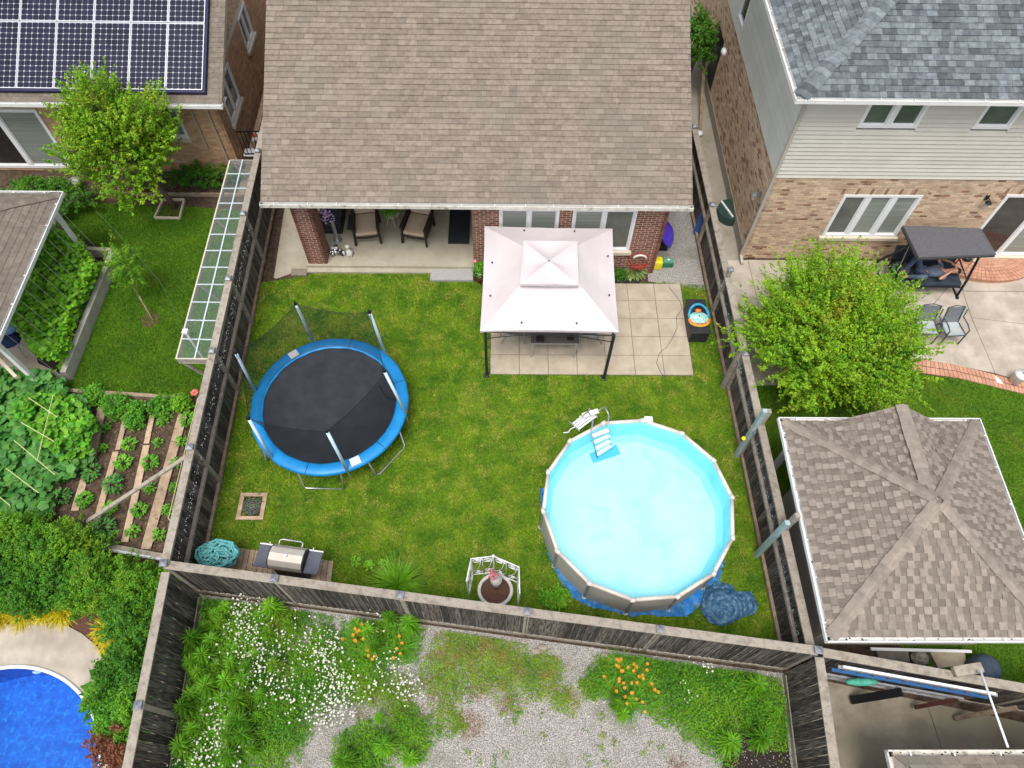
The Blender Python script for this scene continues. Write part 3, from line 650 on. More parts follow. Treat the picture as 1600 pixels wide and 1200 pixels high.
gutter(rh, (EX - .1, EY - .1, EZ - .05), (HE, EY - .1, EZ - .05), (0, 1, 0), ends=(False, True)); gutter(rh, (EX - .1, 27, EZ - .05), (EX - .1, EY - .1, EZ - .05), (1, 0, 0), ends=(True, False))
RD = 5.0
shingles(rh, (EX, EY, EZ), (1, 0, 0), (0, cs, sn), [(0, 0), (HE - EX, 0), (HE - EX, RD / cs), (RD, RD / cs)], .146, (.10, .26), grey_sh_m, thick=.018, order=lambda t: t[4] * 1.0 + t[0] * .4)
shingles(rh, (EX, 27, EZ), (0, -1, 0), (cs, 0, sn), [(0, 0), (27 - EY, 0), (27 - EY - RD, RD / cs), (0, RD / cs)], .146, (.10, .26), grey_sh_m, thick=.018, order=lambda t: -t[0] + t[4])
hip_caps(rh, (EX + .02, EY + .02, EZ + .01), (EX + RD, EY + RD, EZ + RD * .5 + .01), grey_sh_m, w=.19, step=.17, lift=.04)
def wall_lamp(lb, p, n, m=black_m):
    t = thing('wall_lamp', lb, 'lamp', p); n = Vector(n); p = Vector(p)
    MB().bar(p, p + n * .02, .1, .16).build('back_plate', m, t); MB().tube([p + n * .02, p + n * .1 + Vector((0, 0, .06)), p + n * .16 + Vector((0, 0, .03))], .012).build('arm', m, t)
    q = p + n * .17; MB().lathe((q.x, q.y), [(.02, q.z + .05), (.085, q.z - .02), (.09, q.z - .03)], 8).build('hood', m, t); MB().lathe((q.x, q.y), [(.06, q.z - .03), (.05, q.z - .17), (.02, q.z - .2)], 8).build('glass_shade', mat('lamp_glass', (.45, .45, .42), None, rough=.2), t)
wall_lamp('black carriage lamp on the tan brick wall left of the sliding door', (12.78, HY - .012, 2.5), (0, -1, 0)); wall_lamp('grey lantern on the side wall of the tan brick house near its corner', (HX - .012, 14.3, 2.2), (-1, 0, 0), mat('grey_metal', (.16, .17, .18), None, rough=.4))

# ================================================================ the left house
lh = thing('house', 'orange-brown brick house at top left with solar panels on its roof', 'house', (-12, 20, 0))
LX, LY, LEX, LEY, LEZ = -8.22, 17.3, -7.8, 16.83, 2.92; LW = -20
g_w = (20 - 10.55, 20 - 9.38, 1.33, 2.45); g_d = (20 - 17.2, 20 - 13.4, .12, 2.3)
brickwall(lh, (LW, LY, 0), (1, 0, 0), LX - LW, 2.76, (0, -1, 0), [g_w, g_d], brick_org_m, mortar_tan_m, order=lambda t: -t[0])
brickwall(lh, (LX, LY, 0), (0, 1, 0), 8, 2.76, (1, 0, 0), [(.55, 1.8, 1.35, 2.6), (3.6, 4.6, 1.7, 2.75)], brick_org_m, mortar_tan_m, order=lambda t: t[0])
window(lh, (-10.55, LY, 1.33), (1, 0, 0), (0, -1, 0), 1.17, 1.12, 2, blind_m, sill=cream_m)
window(lh, (-17.2, LY, .12), (1, 0, 0), (0, -1, 0), 3.8, 2.18, 3, darkglass_m, name='patio_door', fw=.1, mull=.14, glasses=[darkglass_m, darkglass_m, blind_m])
window(lh, (LX, LY + .55, 1.35), (0, 1, 0), (1, 0, 0), 1.25, 1.25, 2, glass_m, sill=cream_m); window(lh, (LX, LY + 3.6, 1.7), (0, 1, 0), (1, 0, 0), 1.0, 1.05, 2, glass_m, sill=cream_m)
for x in (-8.5, -8.96): MB().bar((x, LY - .05, .45 if x > -8.6 else 1.0), (x, LY - .05, 2.74), .06, .05).build('downspout', mat('downspout_tan', (.42, .33, .24), None, rough=.6), lh)
LR2 = 5 / cs
shingles(lh, (LW, LEY, LEZ), (1, 0, 0), (0, cs, sn), [(0, 0), (LEX - LW, 0), (LEX - LW, LR2), (0, LR2)], .146, (.13, .42), lh_sh_m, order=lambda t: t[4] * 2 - t[0])
gutter(lh, (LW, LEY - .1, LEZ - .05), (LEX + .02, LEY - .1, LEZ - .05), (0, 1, 0), white_m)
MB().box(LW, LEX - .01, LEY, LY + .02, LEZ - .165, LEZ - .15).build('soffit', white_m, lh)
MB().add([(LEX - .03, LEY, LEZ - .14), (LEX, LEY, LEZ - .14), (LEX, LEY + 5, LEZ + 2.36), (LEX - .03, LEY + 5, LEZ + 2.36), (LEX - .03, LEY, LEZ - .004), (LEX, LEY, LEZ - .004), (LEX, LEY + 5, LEZ + 2.496), (LEX - .03, LEY + 5, LEZ + 2.496)], [(0, 3, 2, 1), (4, 5, 6, 7), (0, 1, 5, 4), (1, 2, 6, 5), (2, 3, 7, 6), (3, 0, 4, 7)]).build('fascia', cream_m, lh)
# solar panels
cell_m = mat('solar_cell', (.006, .007, .022), (.013, .014, .038), 1.5, .3, spec=.25, vary=.2); sback_m = mat('panel_backsheet', (.40, .41, .45), None, rough=.4); sfr_m = mat('panel_frame', (.62, .63, .68), None, rough=.35, metal=.4); rail_m = mat('array_skirt', (.012, .012, .06), None, rough=.5)
PU, PV = Vector((1, 0, 0)), Vector((0, cs, sn)); PN = PU.cross(PV)
proto = None; k = 0
for row in range(3):
    for cidx in range(8):
        o0 = Vector((-8.28, 17.06, 3.16)) + PU * (-1.015 * (cidx + 1)) + PV * (1.92 * row) + PN * .0
        def b_(t_, m_, nm, a, b, c, d, e, f, par=None, ch=0):
            vs = [PU * x + PV * y + PN * z for x, y, z in ((a, c, e), (b, c, e), (b, d, e), (a, d, e), (a, c, f), (b, c, f), (b, d, f), (a, d, f))]
            t_.add(vs, [(0, 3, 2, 1), (4, 5, 6, 7), (0, 1, 5, 4), (1, 2, 6, 5), (2, 3, 7, 6), (3, 0, 4, 7)])
        if proto is None:
            proto = thing('solar_panel', 'x', 'solar panel', (0, 0, 0), 'solar panels on the brown roof')
            W_, H_ = 1.0, 1.9; mb = MB(); b_(mb, None, '', 0, W_, 0, H_, .0, .03); mb.build('backing', sback_m, proto)
            mb = MB(); b_(mb, 0, '', 0, .02, 0, H_, 0.0, .042); b_(mb, 0, '', W_ - .02, W_, 0, H_, 0, .042); b_(mb, 0, '', .02, W_ - .02, 0, .022, 0, .042); b_(mb, 0, '', .02, W_ - .02, H_ - .022, H_, 0, .042); mb.build('frame', sfr_m, proto)
            mb = MB(); cw_, ch_ = (W_ - .05) / 6, (H_ - .05) / 12
            for i in range(6):
                for j2 in range(12):
                    x0, y0 = .025 + i * cw_ + .0035, .025 + j2 * ch_ + .0035; x1, y1 = x0 + cw_ - .007, y0 + ch_ - .007; c_ = .024
                    pts = [(x0 + c_, y0), (x1 - c_, y0), (x1, y0 + c_), (x1, y1 - c_), (x1 - c_, y1), (x0 + c_, y1), (x0, y1 - c_), (x0, y0 + c_)]
                    mb.add([PU * x + PV * y + PN * .034 for x, y in pts], [tuple(range(8))])
            mb.build('cells', cell_m, proto, kind='stuff'); t = proto; t.location = o0
        else: t = copy_tree(proto); t.location = o0
        t['label'] = 'dark blue solar panel, column %s from the right edge of the array, %s row' % (['first', 'second', 'third', 'fourth', 'fifth', 'sixth', 'seventh', 'eighth'][cidx], ['lowest', 'middle', 'top'][row])
o0 = Vector((-8.28, 17.06, 3.16)); mb = MB()
b0 = o0 - PU * 8.13; b_(mb, 0, '', 0, 0, 0, 0, 0, 0); mb.v = []; mb.f = []; mb.mi = []
for (a, b, c, d) in ((-8.2, .06, -.07, -.01), (.005, .06, -.01, 5.8)):
    vs = [o0 + PU * x + PV * y + PN * z for x, y, z in ((a, c, -.12), (b, c, -.12), (b, d, -.12), (a, d, -.12), (a, c, .03), (b, c, .03), (b, d, .03), (a, d, .03))]; mb.add(vs, [(0, 3, 2, 1), (4, 5, 6, 7), (0, 1, 5, 4), (1, 2, 6, 5), (2, 3, 7, 6), (3, 0, 4, 7)])
mb.build('array_skirt', rail_m, lh)

# ================================================================ the hipped pavilion
sh = thing('pavilion', 'square garden pavilion with a hipped mauve-brown shingle roof and white gutters', 'pavilion', (8.35, 5.1, 0))
sx0, sx1, sy0, sy1, sz = 6.18, 10.50, 2.80, 7.38, 2.22
cxs, cys = (sx0 + sx1) / 2, (sy0 + sy1) / 2; hw = (sx1 - sx0) / 2; hl = (sy1 - sy0) / 2; rise = 1.13
ap = Vector((cxs, cys, sz + rise))
def face(O, U, V2, W2, D2, poly=None, order=None):
    V3 = Vector((V2[0] * D2, V2[1] * D2, rise)); L3 = V3.length
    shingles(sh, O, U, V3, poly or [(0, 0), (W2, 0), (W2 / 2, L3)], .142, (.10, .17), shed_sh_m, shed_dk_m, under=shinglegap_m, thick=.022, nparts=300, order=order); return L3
face((sx0, sy0, sz), (1, 0, 0), (0, 1), sx1 - sx0, hl, order=lambda t: t[4])
face((sx0, sy1, sz), (0, -1, 0), (1, 0), sy1 - sy0, hw, order=lambda t: -t[0])
face((sx1, sy0, sz), (0, 1, 0), (-1, 0), sy1 - sy0, hw, order=lambda t: -t[4])
face((sx1, sy1, sz), (-1, 0, 0), (0, -1), sx1 - sx0, hl, order=lambda t: -t[4])
e5 = Vector((0, 0, .02))
for c in ((sx0, sy0), (sx1, sy0), (sx0, sy1), (sx1, sy1)): hip_caps(sh, Vector((*c, sz)) + e5, ap + e5, shed_sh_m, w=.125, step=.17, lift=.02)
# rear gable
gz = 3.14; gy = 7.28; gw = 1.35; ry = cys + (ap.z - gz) / rise * hl
for s_ in (-1, 1):
    Vv = Vector((-s_ * gw, 0, gz - sz)); L3 = Vv.length; U_ = Vector((0, -1, 0)) if s_ < 0 else Vector((0, 1, 0))
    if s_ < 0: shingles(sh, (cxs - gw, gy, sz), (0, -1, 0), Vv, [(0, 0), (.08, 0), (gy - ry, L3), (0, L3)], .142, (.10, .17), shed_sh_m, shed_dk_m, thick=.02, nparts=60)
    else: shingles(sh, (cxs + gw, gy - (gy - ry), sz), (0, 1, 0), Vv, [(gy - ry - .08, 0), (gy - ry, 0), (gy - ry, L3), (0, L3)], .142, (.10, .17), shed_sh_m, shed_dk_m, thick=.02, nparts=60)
hip_caps(sh, (cxs, gy, gz + .02), (cxs, ry - .05, gz + .02), shed_sh_m, w=.14, step=.16)
MB().add([(cxs - gw, gy - .02, sz), (cxs + gw, gy - .02, sz), (cxs, gy - .02, gz)], [(0, 1, 2)]).build('gable', siding2_m, sh)
gutter(sh, (sx0 - .09, sy0 - .09, sz - .04), (sx1 + .09, sy0 - .09, sz - .04), (0, 1, 0), white_m, ends=(0, 0)); gutter(sh, (sx0 - .09, sy1 + .09, sz - .04), (sx0 - .09, sy0 - .09, sz - .04), (1, 0, 0), white_m, ends=(0, 0))
gutter(sh, (sx1 + .09, sy1 + .09, sz - .04), (sx0 - .09, sy1 + .09, sz - .04), (0, -1, 0), white_m, ends=(0, 0)); gutter(sh, (sx1 + .09, sy0 - .09, sz - .04), (sx1 + .09, sy1 + .09, sz - .04), (-1, 0, 0), white_m, ends=(0, 0))
MB().box(sx0 + .02, sx1 - .02, sy0 + .02, sy1 - .02, sz - .12, sz - .1).build('soffit', mat('dark_soffit', (.12, .11, .10), None), sh)
sid = mat('taupe_siding', (.24, .22, .19), (.29, .27, .24), 2, .6, vary=.04)
siding(sh, (sx0 + .3, 6.2, 0), (0, -1, 0), 6.2 - sy0 - .3, .1, sz - .12, (-1, 0, 0), (), sid, .09)
siding(sh, (sx0 + .3, sy0 + .3, 0), (1, 0, 0), sx1 - sx0 - .6, .1, sz - .12, (0, -1, 0), (), sid, .09)
siding(sh, (sx1 - .3, 6.2, 0), (-1, 0, 0), sx1 - sx0 - .6, .1, sz - .12, (0, 1, 0), (), sid, .09); siding(sh, (sx1 - .3, sy0 + .3, 0), (0, 1, 0), 6.2 - sy0 - .3, .1, sz - .12, (1, 0, 0), (), sid, .09)
for x in (sx0 + .35, sx1 - .35): MB().bar((x, 7.1, 0), (x, 7.1, sz - .12), .12, .12).build('post', white_m, sh)
# small roof bottom right
sr = thing('lean_to', 'low tan shingle roof with a white gutter cut off by the bottom right corner', 'roof', (9, -.5, 0))
c0 = P(1385, 1172, 2.3); 
shingles(sr, (c0.x + .1, c0.y - .1, 2.3), (0, -1, 0), (cs, 0, sn), [(0, 0), (4, 0), (4, 4), (3, 3)], .146, (.2, .34), shingle_m, nparts=0)
shingles(sr, (c0.x + 8, c0.y - .1, 2.3), (-1, 0, 0), (0, -cs, sn), [(0, 0), (7.9, 0), (4.9, 3.35), (0, 3.35)], .146, (.28, .34), shingle_m, nparts=120)
gutter(sr, (c0.x + 8, c0.y, 2.26), (c0.x, c0.y, 2.26), (0, -1, 0), dirtwhite_m, ends=(1, 0)); gutter(sr, (c0.x, c0.y, 2.26), (c0.x, c0.y - 4, 2.26), (1, 0, 0), dirtwhite_m, ends=(0, 1))
MB().box(c0.x + .3, c0.x + 7.9, c0.y - 4, c0.y - .35, 0, 2.2).build('wall', sid, sr)
# left garden pavilion
lp = thing('pavilion', 'garden shelter at the left edge with a light brown shingle roof and white gutter', 'pavilion', (-13.5, 11.6, 0))
c0 = P(92, 303, 2.4); c1 = P(-4, 536, 2.4); px0 = c0.x; py1 = c0.y; py0 = c1.y - .1; pw = 4.2
L3 = 2.1 / cs
shingles(lp, (px0, py0, 2.4), (0, 1, 0), (-cs, 0, sn), [(0, 0), (py1 - py0, 0), (py1 - py0 - 2.1, L3), (2.1, L3)], .146, (.15, .33), lh_sh_m, order=lambda t: t[4], nparts=300)
shingles(lp, (px0, py1, 2.4), (-1, 0, 0), (0, -cs, sn), [(0, 0), (pw, 0), (pw - 2.1, L3), (2.1, L3)], .146, (.15, .33), lh_sh_m, nparts=80)
MB().add([(px0, py0, 2.4), (px0 - 2.1, py0 + 2.1, 3.45), (px0 - pw, py0, 2.4)], [(0, 1, 2)]).build('slope', lh_sh_m, lp)
hip_caps(lp, (px0, py1, 2.41), (px0 - 2.1, py1 - 2.1, 3.46), lh_sh_m, w=.14)
gutter(lp, (px0 + .09, py0, 2.36), (px0 + .09, py1 + .09, 2.36), (-1, 0, 0), white_m, ends=(1, 0)); gutter(lp, (px0 + .09, py1 + .09, 2.36), (px0 - pw, py1 + .09, 2.36), (0, -1, 0), white_m, ends=(0, 1))
for x, y in ((px0 - .2, py0 + .3), (px0 - .2, py1 - .3), (px0 - 4, py0 + .3)): MB().bar((x, y, 0), (x, y, 2.35), .1, .1).build('post', white_m, lp)

# ================================================================ fences
fence('fence', 'weathered timber fence along the left side of the middle garden, behind the trampoline', FL0, FL1, 1.92, -1, [2.55, 5.05, 7.2, 9.4, 11.8, 14.2, 16.6], ex=(), group=None)
fence('fence', 'weathered timber fence along the right side, between the round pool and the hipped pavilion', FR0, FR1, 1.62, 1, [2.5, 5.0, 6.9, 9.3, 11.8], tall={1: 2.45, 2: 2.25, 3: 1.66, 4: 1.9})
fence('fence', 'long dark-boarded back fence crossing the picture below the grill and the pool', CL, CR, 1.88, 1, [2.25, 4.78, 7.28, 9.85], rails=(.2, 1.0), ex=(0,), bw=.135, lit_edge=True)
fence('fence', 'dark fence running down from the left back corner beside the shrubs', (-6.68, 4.1), (-6.36, -2.6), 1.88, -1, [2.45, 4.9], boards=True, rails=(.2, 1.0), ex=(0,), bw=.15)
fence('fence', 'fence running down from the right back corner beside the damp concrete yard', (6.03, 2.5), (5.68, -2.6), 1.88, 1, [2.6], rails=(.2, 1.0), ex=(0,), bw=.15)
fence('fence', 'fence behind the ladder below the hipped pavilion, at lower right', (6.15, 2.6), (14.5, 1.15), 1.8, 1, [4.1, 6.5], rails=(.2, 1.0), ex=(0,), tall={1: 2.1})

# ================================================================ things in the middle garden
# trampoline
T = thing('trampoline', 'round trampoline with blue padding, black mat and net enclosure on six poles', 'trampoline', (-4.2, 8.54, 0))
tx, ty, tz = -4.2, 8.54, .84; RO, RI = 1.90, 1.60
pad_m = mat('blue_padding', (.008, .20, .50), (.012, .25, .60), 3, .4, bump=.15, bscale=6); mat_m = mat('trampoline_mat', (.017, .02, .026), (.03, .034, .042), 2.5, .75)
def ring(r0, r1, z0, z1, n=60, a0=0, a1=2 * math.pi, zin=0):
    mb = MB(); k = n if abs(a1 - a0 - 2 * math.pi) < 1e-3 else n + 1; vs = []
    for i in range(k):
        a = a0 + (a1 - a0) * i / n; c, s = math.cos(a), math.sin(a)
        w = .012 * math.sin(a * 23) + .008 * math.sin(a * 11)
        vs += [(tx + c * (r0 + w * .4), ty + s * (r0 + w * .4), z0 + zin), (tx + c * (r0 + .02), ty + s * (r0 + .02), z1 + zin), (tx + c * (r0 + r1) / 2, ty + s * (r0 + r1) / 2, z1 + .012 + w * .5), (tx + c * (r1 - .03), ty + s * (r1 - .03), z1), (tx + c * (r1 + w * .4), ty + s * (r1 + w * .4), z0), (tx + c * r1, ty + s * r1, z0 - .05)]
    fs = []
    for i in range(n):
        j = (i + 1) % k
        for q in range(5): fs.append((i * 6 + q, j * 6 + q, j * 6 + q + 1, i * 6 + q + 1))
    return mb.add(vs, fs)
for i in range(6):
    a0 = R_(20 + i * 60); ring(RI, RO, tz, tz + .03, 24, a0 + .004, a0 + math.pi / 3 - .004).build('pad', pad_m, T, smooth=True)
MB().lathe((tx, ty), [(RI + .03, tz - .03), (RI + .02, tz - .025), (.8, tz - .035), (.01, tz - .04)], 64).build('mat', mat_m, T)
ringp = [(tx + (RO - .06) * math.cos(a), ty + (RO - .06) * math.sin(a), tz - .04) for a in [i * math.pi / 30 for i in range(60)]]
MB().tube(ringp, .022, 6, closed=True).build('frame', steel_m, T, smooth=True)
for i in range(3):       # W-shaped legs
    for a0 in (R_(-38 + i * 120),):
        pts = [(a0 - .3, RO - .08, tz - .05), (a0 - .27, RO + .02, .06), (a0 - .22, RO + .04, .03), (a0 + .22, RO + .04, .03), (a0 + .27, RO + .02, .06), (a0 + .3, RO - .08, tz - .05)]
        MB().tube([(tx + r * math.cos(a), ty + r * math.sin(a), z) for a, r, z in pts], .02, 8).build('leg', steel_m, T, smooth=True)
        a0 += R_(60) if False else 0
for i, a0 in enumerate((R_(-92), R_(150))):
    pts = [(a0 - .28, RO - .08, tz - .05), (a0 - .26, RO + .02, .06), (a0 - .22, RO + .04, .03), (a0 + .22, RO + .04, .03), (a0 + .26, RO + .02, .06), (a0 + .28, RO - .08, tz - .05)]
    MB().tube([(tx + r * math.cos(a), ty + r * math.sin(a), z) for a, r, z in pts], .02, 8).build('leg', steel_m, T, smooth=True)
poles = [((491, 540), (461, 473)), ((603, 552), (577, 486)), ((634, 645), (600, 578)), ((541, 729), (510, 672)), ((424, 716), (387, 652)), ((398, 611), (367, 549))]
tops = []
for b, t in poles:
    pb = P(*b, tz + .02); v = Vector((pb.x - tx, pb.y - ty, 0)).normalized(); pb = Vector((tx, ty, tz)) + v * (RO - .02); pt_ = P(*t, 2.5); tops.append(pt_)
    p = MB().tube([pb - Vector((0, 0, .5)), pb + (pt_ - pb) * .02], .02, 8).build('pole', steel_m, T)
    MB().tube([pb, pt_ - Vector((0, 0, .06))], .038, 10).build('foam_sleeve', foam_m, p, smooth=True)
    MB().tube([pt_ - Vector((0, 0, .06)), pt_ + Vector((0, 0, .02))], [.045, .038], 10).build('pole_cap', black_m, p)
netm = bpy.data.materials.new('safety_net'); netm.use_nodes = True; nn = netm.node_tree.nodes; bb = nn['Principled BSDF']; bb.inputs['Base Color'].default_value = (.006, .009, .009, 1); bb.inputs['Alpha'].default_value = .42; bb.inputs['Roughness'].default_value = .8
mb = MB(); cols_ = []
order_ = [0, 1, 2, 3, 4, 5]
for i in range(6):
    a, b = tops[order_[i]], tops[order_[(i + 1) % 6]]
    for k in range(8):
        f = k / 8; top = a.lerp(b, f) - Vector((0, 0, .05 + .16 * math.sin(math.pi * f)))
        ang0 = math.atan2(a.y - ty, a.x - tx); ang1 = math.atan2(b.y - ty, b.x - tx)
        while ang1 - ang0 > math.pi: ang1 -= 2 * math.pi
        while ang1 - ang0 < -math.pi: ang1 += 2 * math.pi
        an = ang0 + (ang1 - ang0) * f; bot = Vector((tx + (RI + .03) * math.cos(an), ty + (RI + .03) * math.sin(an), tz + .03))
        inn = Vector((tx - top.x, ty - top.y, 0)) * .05
        cols_.append([top.lerp(bot, q / 5) + inn * math.sin(math.pi * q / 5) for q in range(6)])
n = len(cols_)
mb.add([p for c in cols_ for p in c], [(i * 6 + q, ((i + 1) % n) * 6 + q, ((i + 1) % n) * 6 + q + 1, i * 6 + q + 1) for i in range(n) for q in range(5)])
nt_ = mb.build('net', netm, T, smooth=True)
MB().tube([c[0] for c in cols_], .007, 5, closed=True).build('net_hem', black_m, nt_)
lab = mat('label_white', (.62, .63, .68), (.75, .75, .78), 30, .5)
for a0 in (R_(-63), R_(128)):
    MB().add([(tx + r * math.cos(a0 + d), ty + r * math.sin(a0 + d), tz + .055) for r, d in ((RI + .05, -.07), (RO - .05, -.065), (RO - .05, .065), (RI + .05, .07))], [(0, 1, 2, 3)]).build('warning_label', lab, T)
MB().tube([P(592, 602, tz + .1), P(602, 620, tz + .06), P(617, 625, tz + .06)], .01, 6).build('zip_cord', black_m, T)

# above-ground pool
PL = thing('swimming_pool', 'round above-ground pool full of pale turquoise water with grey-beige steel walls', 'pool', (3.04, 5.88, 0))
ox, oy, PR, PH = 3.04, 5.88, 2.13, 1.06; NS = 14
poolw = mat('pool_wall_fabric', (.44, .42, .38), (.50, .48, .44), 3, .5); rim_m = mat('pool_rim', (.60, .54, .48), (.70, .63, .56), 8, .4); liner_m = mat('pool_liner', (.30, .73, .83), (.38, .80, .88), 1.3, .5, c3=(.24, .67, .79), scale3=.8, lo3=.55, hi3=.8)
def pp(i, r=PR): a = 2 * math.pi * (i + .18) / NS; return Vector((ox + r * math.cos(a), oy + r * math.sin(a), 0))
for i in range(NS):
    a, b = pp(i), pp(i + 1); mb = MB(); vs = []
    for k in range(7):
        f = k / 6; p = a.lerp(b, f); o_ = (p - Vector((ox, oy, 0))).normalized() * .03 * math.sin(math.pi * f)
        for z in (0, .3, .6, .9, PH - .03): vs.append(p + o_ * (1 + .6 * math.sin(z * 3)) + Vector((0, 0, z)))
    mb.add(vs, [(k * 5 + q, (k + 1) * 5 + q, (k + 1) * 5 + q + 1, k * 5 + q + 1) for k in range(6) for q in range(4)]); mb.build('wall_panel', poolw, PL, smooth=True)
    MB().tube([a.lerp(b, .06) + Vector((0, 0, PH)), a.lerp(b, .94) + Vector((0, 0, PH))], .044, 8).build('top_rail', rim_m, PL, smooth=True)
    mb = MB(); mb.tube([a * 1 + Vector((0, 0, PH)) + (b - a) * -.06, a + Vector((0, 0, PH)) + (a - Vector((ox, oy, 0))).normalized() * .01, a + Vector((0, 0, PH)) + (b - a) * .06], .05, 8)
    mb.build('rail_joint', rim_m, PL, smooth=True)
    o_ = (a - Vector((ox, oy, 0))).normalized(); MB().bar(a + o_ * .012 + Vector((0, 0, .02)), a + o_ * .012 + Vector((0, 0, PH - .02)), .05, .05).build('leg', mat('pool_post_grey', (.20, .21, .22), (.27, .28, .28), 8, .5), PL)
    MB().cyl(a.x + o_.x * .03, a.y + o_.y * .03, .0, .02, .05, n=10).build('foot', steel_m, PL)
mb = MB(); vs = [pp(i * .5, PR - .03 if i % 2 == 0 else (PR - .03) * math.cos(math.pi / NS)) for i in range(NS * 2)]; n = len(vs)
floor_m = mat('pool_floor', (.50, .81, .87), (.60, .86, .90), 1.3, .5, c3=(.40, .76, .85), scale3=1.8, lo3=.5, hi3=.75)  # paler than the liner: brightness through the water put into the floor colour
rings = [[v + Vector((0, 0, PH)) for v in vs], [v + Vector((0, 0, .38)) for v in vs], [Vector((ox, oy, 0)) + (v - Vector((ox, oy, 0))) * .93 + Vector((0, 0, .27)) for v in vs], [Vector((ox, oy, 0)) + (v - Vector((ox, oy, 0))) * .5 + Vector((0, 0, .04)) for v in vs]]  # floor ring set above its true depth, water refraction put into the shape
mb.add([p for g in rings for p in g], [(r * n + i, (r + 1) * n + i, (r + 1) * n + (i + 1) % n, r * n + (i + 1) % n) for r in range(2) for i in range(n)])
mb.build('liner', liner_m, PL)
mb = MB(); mb.add(rings[2], [tuple(range(n))]); mb.build('pool_floor', floor_m, PL)
mb = MB()
for k in range(260):
    a_, r_q = rnd(0, 6.28), PR * .9 * rnd(0, 1) ** .5; x, y, s_q = ox + r_q * math.cos(a_), oy + r_q * math.sin(a_), rnd(.004, .013); mb.add([(x - s_q, y, .275), (x, y - s_q, .275), (x + s_q, y, .275), (x, y + s_q * .7, .275)], [(0, 1, 2, 3)])
mb.build('floor_specks', mat('speck', (.12, .35, .42), None), PL, kind='stuff')
def water(name, tint, r=.03, wave=.12, wsc=3.):
    m = bpy.data.materials.new(name); m.use_nodes = True; n = m.node_tree.nodes; l = m.node_tree.links; n.remove(n['Principled BSDF'])
    tr = n.new('ShaderNodeBsdfTransparent'); tr.inputs[0].default_value = (*tint, 1); gl = n.new('ShaderNodeBsdfGlossy'); gl.inputs['Roughness'].default_value = r
    fr = n.new('ShaderNodeFresnel'); fr.inputs[0].default_value = 1.33; mx = n.new('ShaderNodeMixShader'); bp = n.new('ShaderNodeBump'); bp.inputs['Strength'].default_value = wave; bp.inputs['Distance'].default_value = .05
    t = n.new('ShaderNodeTexNoise'); t.inputs['Scale'].default_value = wsc; t.inputs['Detail'].default_value = 4; g = n.new('ShaderNodeNewGeometry'); l.new(g.outputs['Position'], t.inputs['Vector']); l.new(t.outputs[0], bp.inputs['Height'])
    l.new(bp.outputs[0], gl.inputs['Normal']); l.new(bp.outputs[0], fr.inputs['Normal']); l.new(fr.outputs[0], mx.inputs[0]); l.new(tr.outputs[0], mx.inputs[1]); l.new(gl.outputs[0], mx.inputs[2]); l.new(mx.outputs[0], n['Material Output'].inputs[0]); return m
wat = water('pool_water', (.86, .98, .99), .03, .3, 2.2)
MB().add([(v.x, v.y, PH - .13) for v in vs], [tuple(range(NS * 2))]).build('water', wat, PL)
MB().cyl(P(1123, 830, .27).x, P(1123, 830, .27).y, .272, .285, .055, n=14).build('drain', mat('drain_blue', (.01, .12, .25), None), PL)
# skimmer box on the rim
sk_ = MB(); c = P(1013, 655, PH); sk_.box(c.x - .1, c.x + .1, c.y - .08, c.y + .06, PH - .2, PH + .05); sk_.build('skimmer', frame_m, PL, bevel=.02)
for q, r in (((887, 877), .012), ((949, 921), .012), ((876, 902), .01)):
    p = P(*q, PH - .12); 
# ladder
LD = thing('pool_ladder', 'grey steel ladder with white treads standing in the pool at its far rim', 'ladder', P(940, 665, 0))
la, lb_ = P(924, 672, PH + .08), P(949, 664, PH + .08); back = Vector((-.35, .93, 0)).normalized()
fa, fb = P(934, 717, .29), P(956, 702, .29); sd2 = (lb_ - la).normalized()
for a, f in ((la, fa), (lb_, fb)):
    up = a + Vector((0, 0, .38)); pts = [f, a + Vector((0, 0, -.1)), up + back * .02, up + back * .12 + Vector((0, 0, .07)), up + back * .28 + Vector((0, 0, .03)), a + back * .42 + Vector((0, 0, .05)), a + back * .75 - Vector((0, 0, 1.1))]
    MB().tube(pts, .017, 8).build('rail', steel_m, LD, smooth=True)
for k, f in enumerate((.20, .42, .64, .84)):
    a = la.lerp(fa, f); b = lb_.lerp(fb, f); MB().bar(a, b, .1, .025).build('tread', frame_m, LD)
for k, f in enumerate((.15, .42, .7)):
    o1 = back * (.44 + .3 * f) + Vector((0, 0, .02 - 1.05 * f)); MB().bar(la + o1, lb_ + o1, .12, .03).build('tread', frame_m, LD)
c = (fa + fb) / 2; mb = MB().bar(c - sd2 * .36 + Vector((0, 0, .02)), c + sd2 * .36 + Vector((0, 0, .02)), .26, .02); mb.build('base_mat', mat('ladder_mat', (.10, .45, .60), None), LD)
# folded steps of the outside ladder hanging behind
t = thing('removable_steps', 'white plastic step section hanging off the far rim of the pool beside the ladder', 'steps', P(912, 660, .6))
c = P(913, 656, .95); d = (P(931, 645, .95) - P(900, 668, .95)).normalized(); s_ = Vector((-d.y, d.x, 0))
for k in range(4): MB().bar(c - d * .28 + s_ * (.07 * k - .1) - Vector((0, 0, .02 * k)), c + d * .28 + s_ * (.07 * k - .1) - Vector((0, 0, .02 * k)), .045, .02).build('tread', frame_m, t)
for e in (-1, 1): MB().tube([c + d * .29 * e - s_ * .16, c + d * .3 * e + s_ * .16, c + d * .3 * e + s_ * .2 - Vector((0, 0, .9))], .014, 6).build('rail', steel_m, t)
MB().tube([c - d * .3, c - d * .42 + s_ * .02, c - d * .52 - s_ * .01, c - d * .62 + s_ * .05], .012, 6).build('hose', frame_m, t)
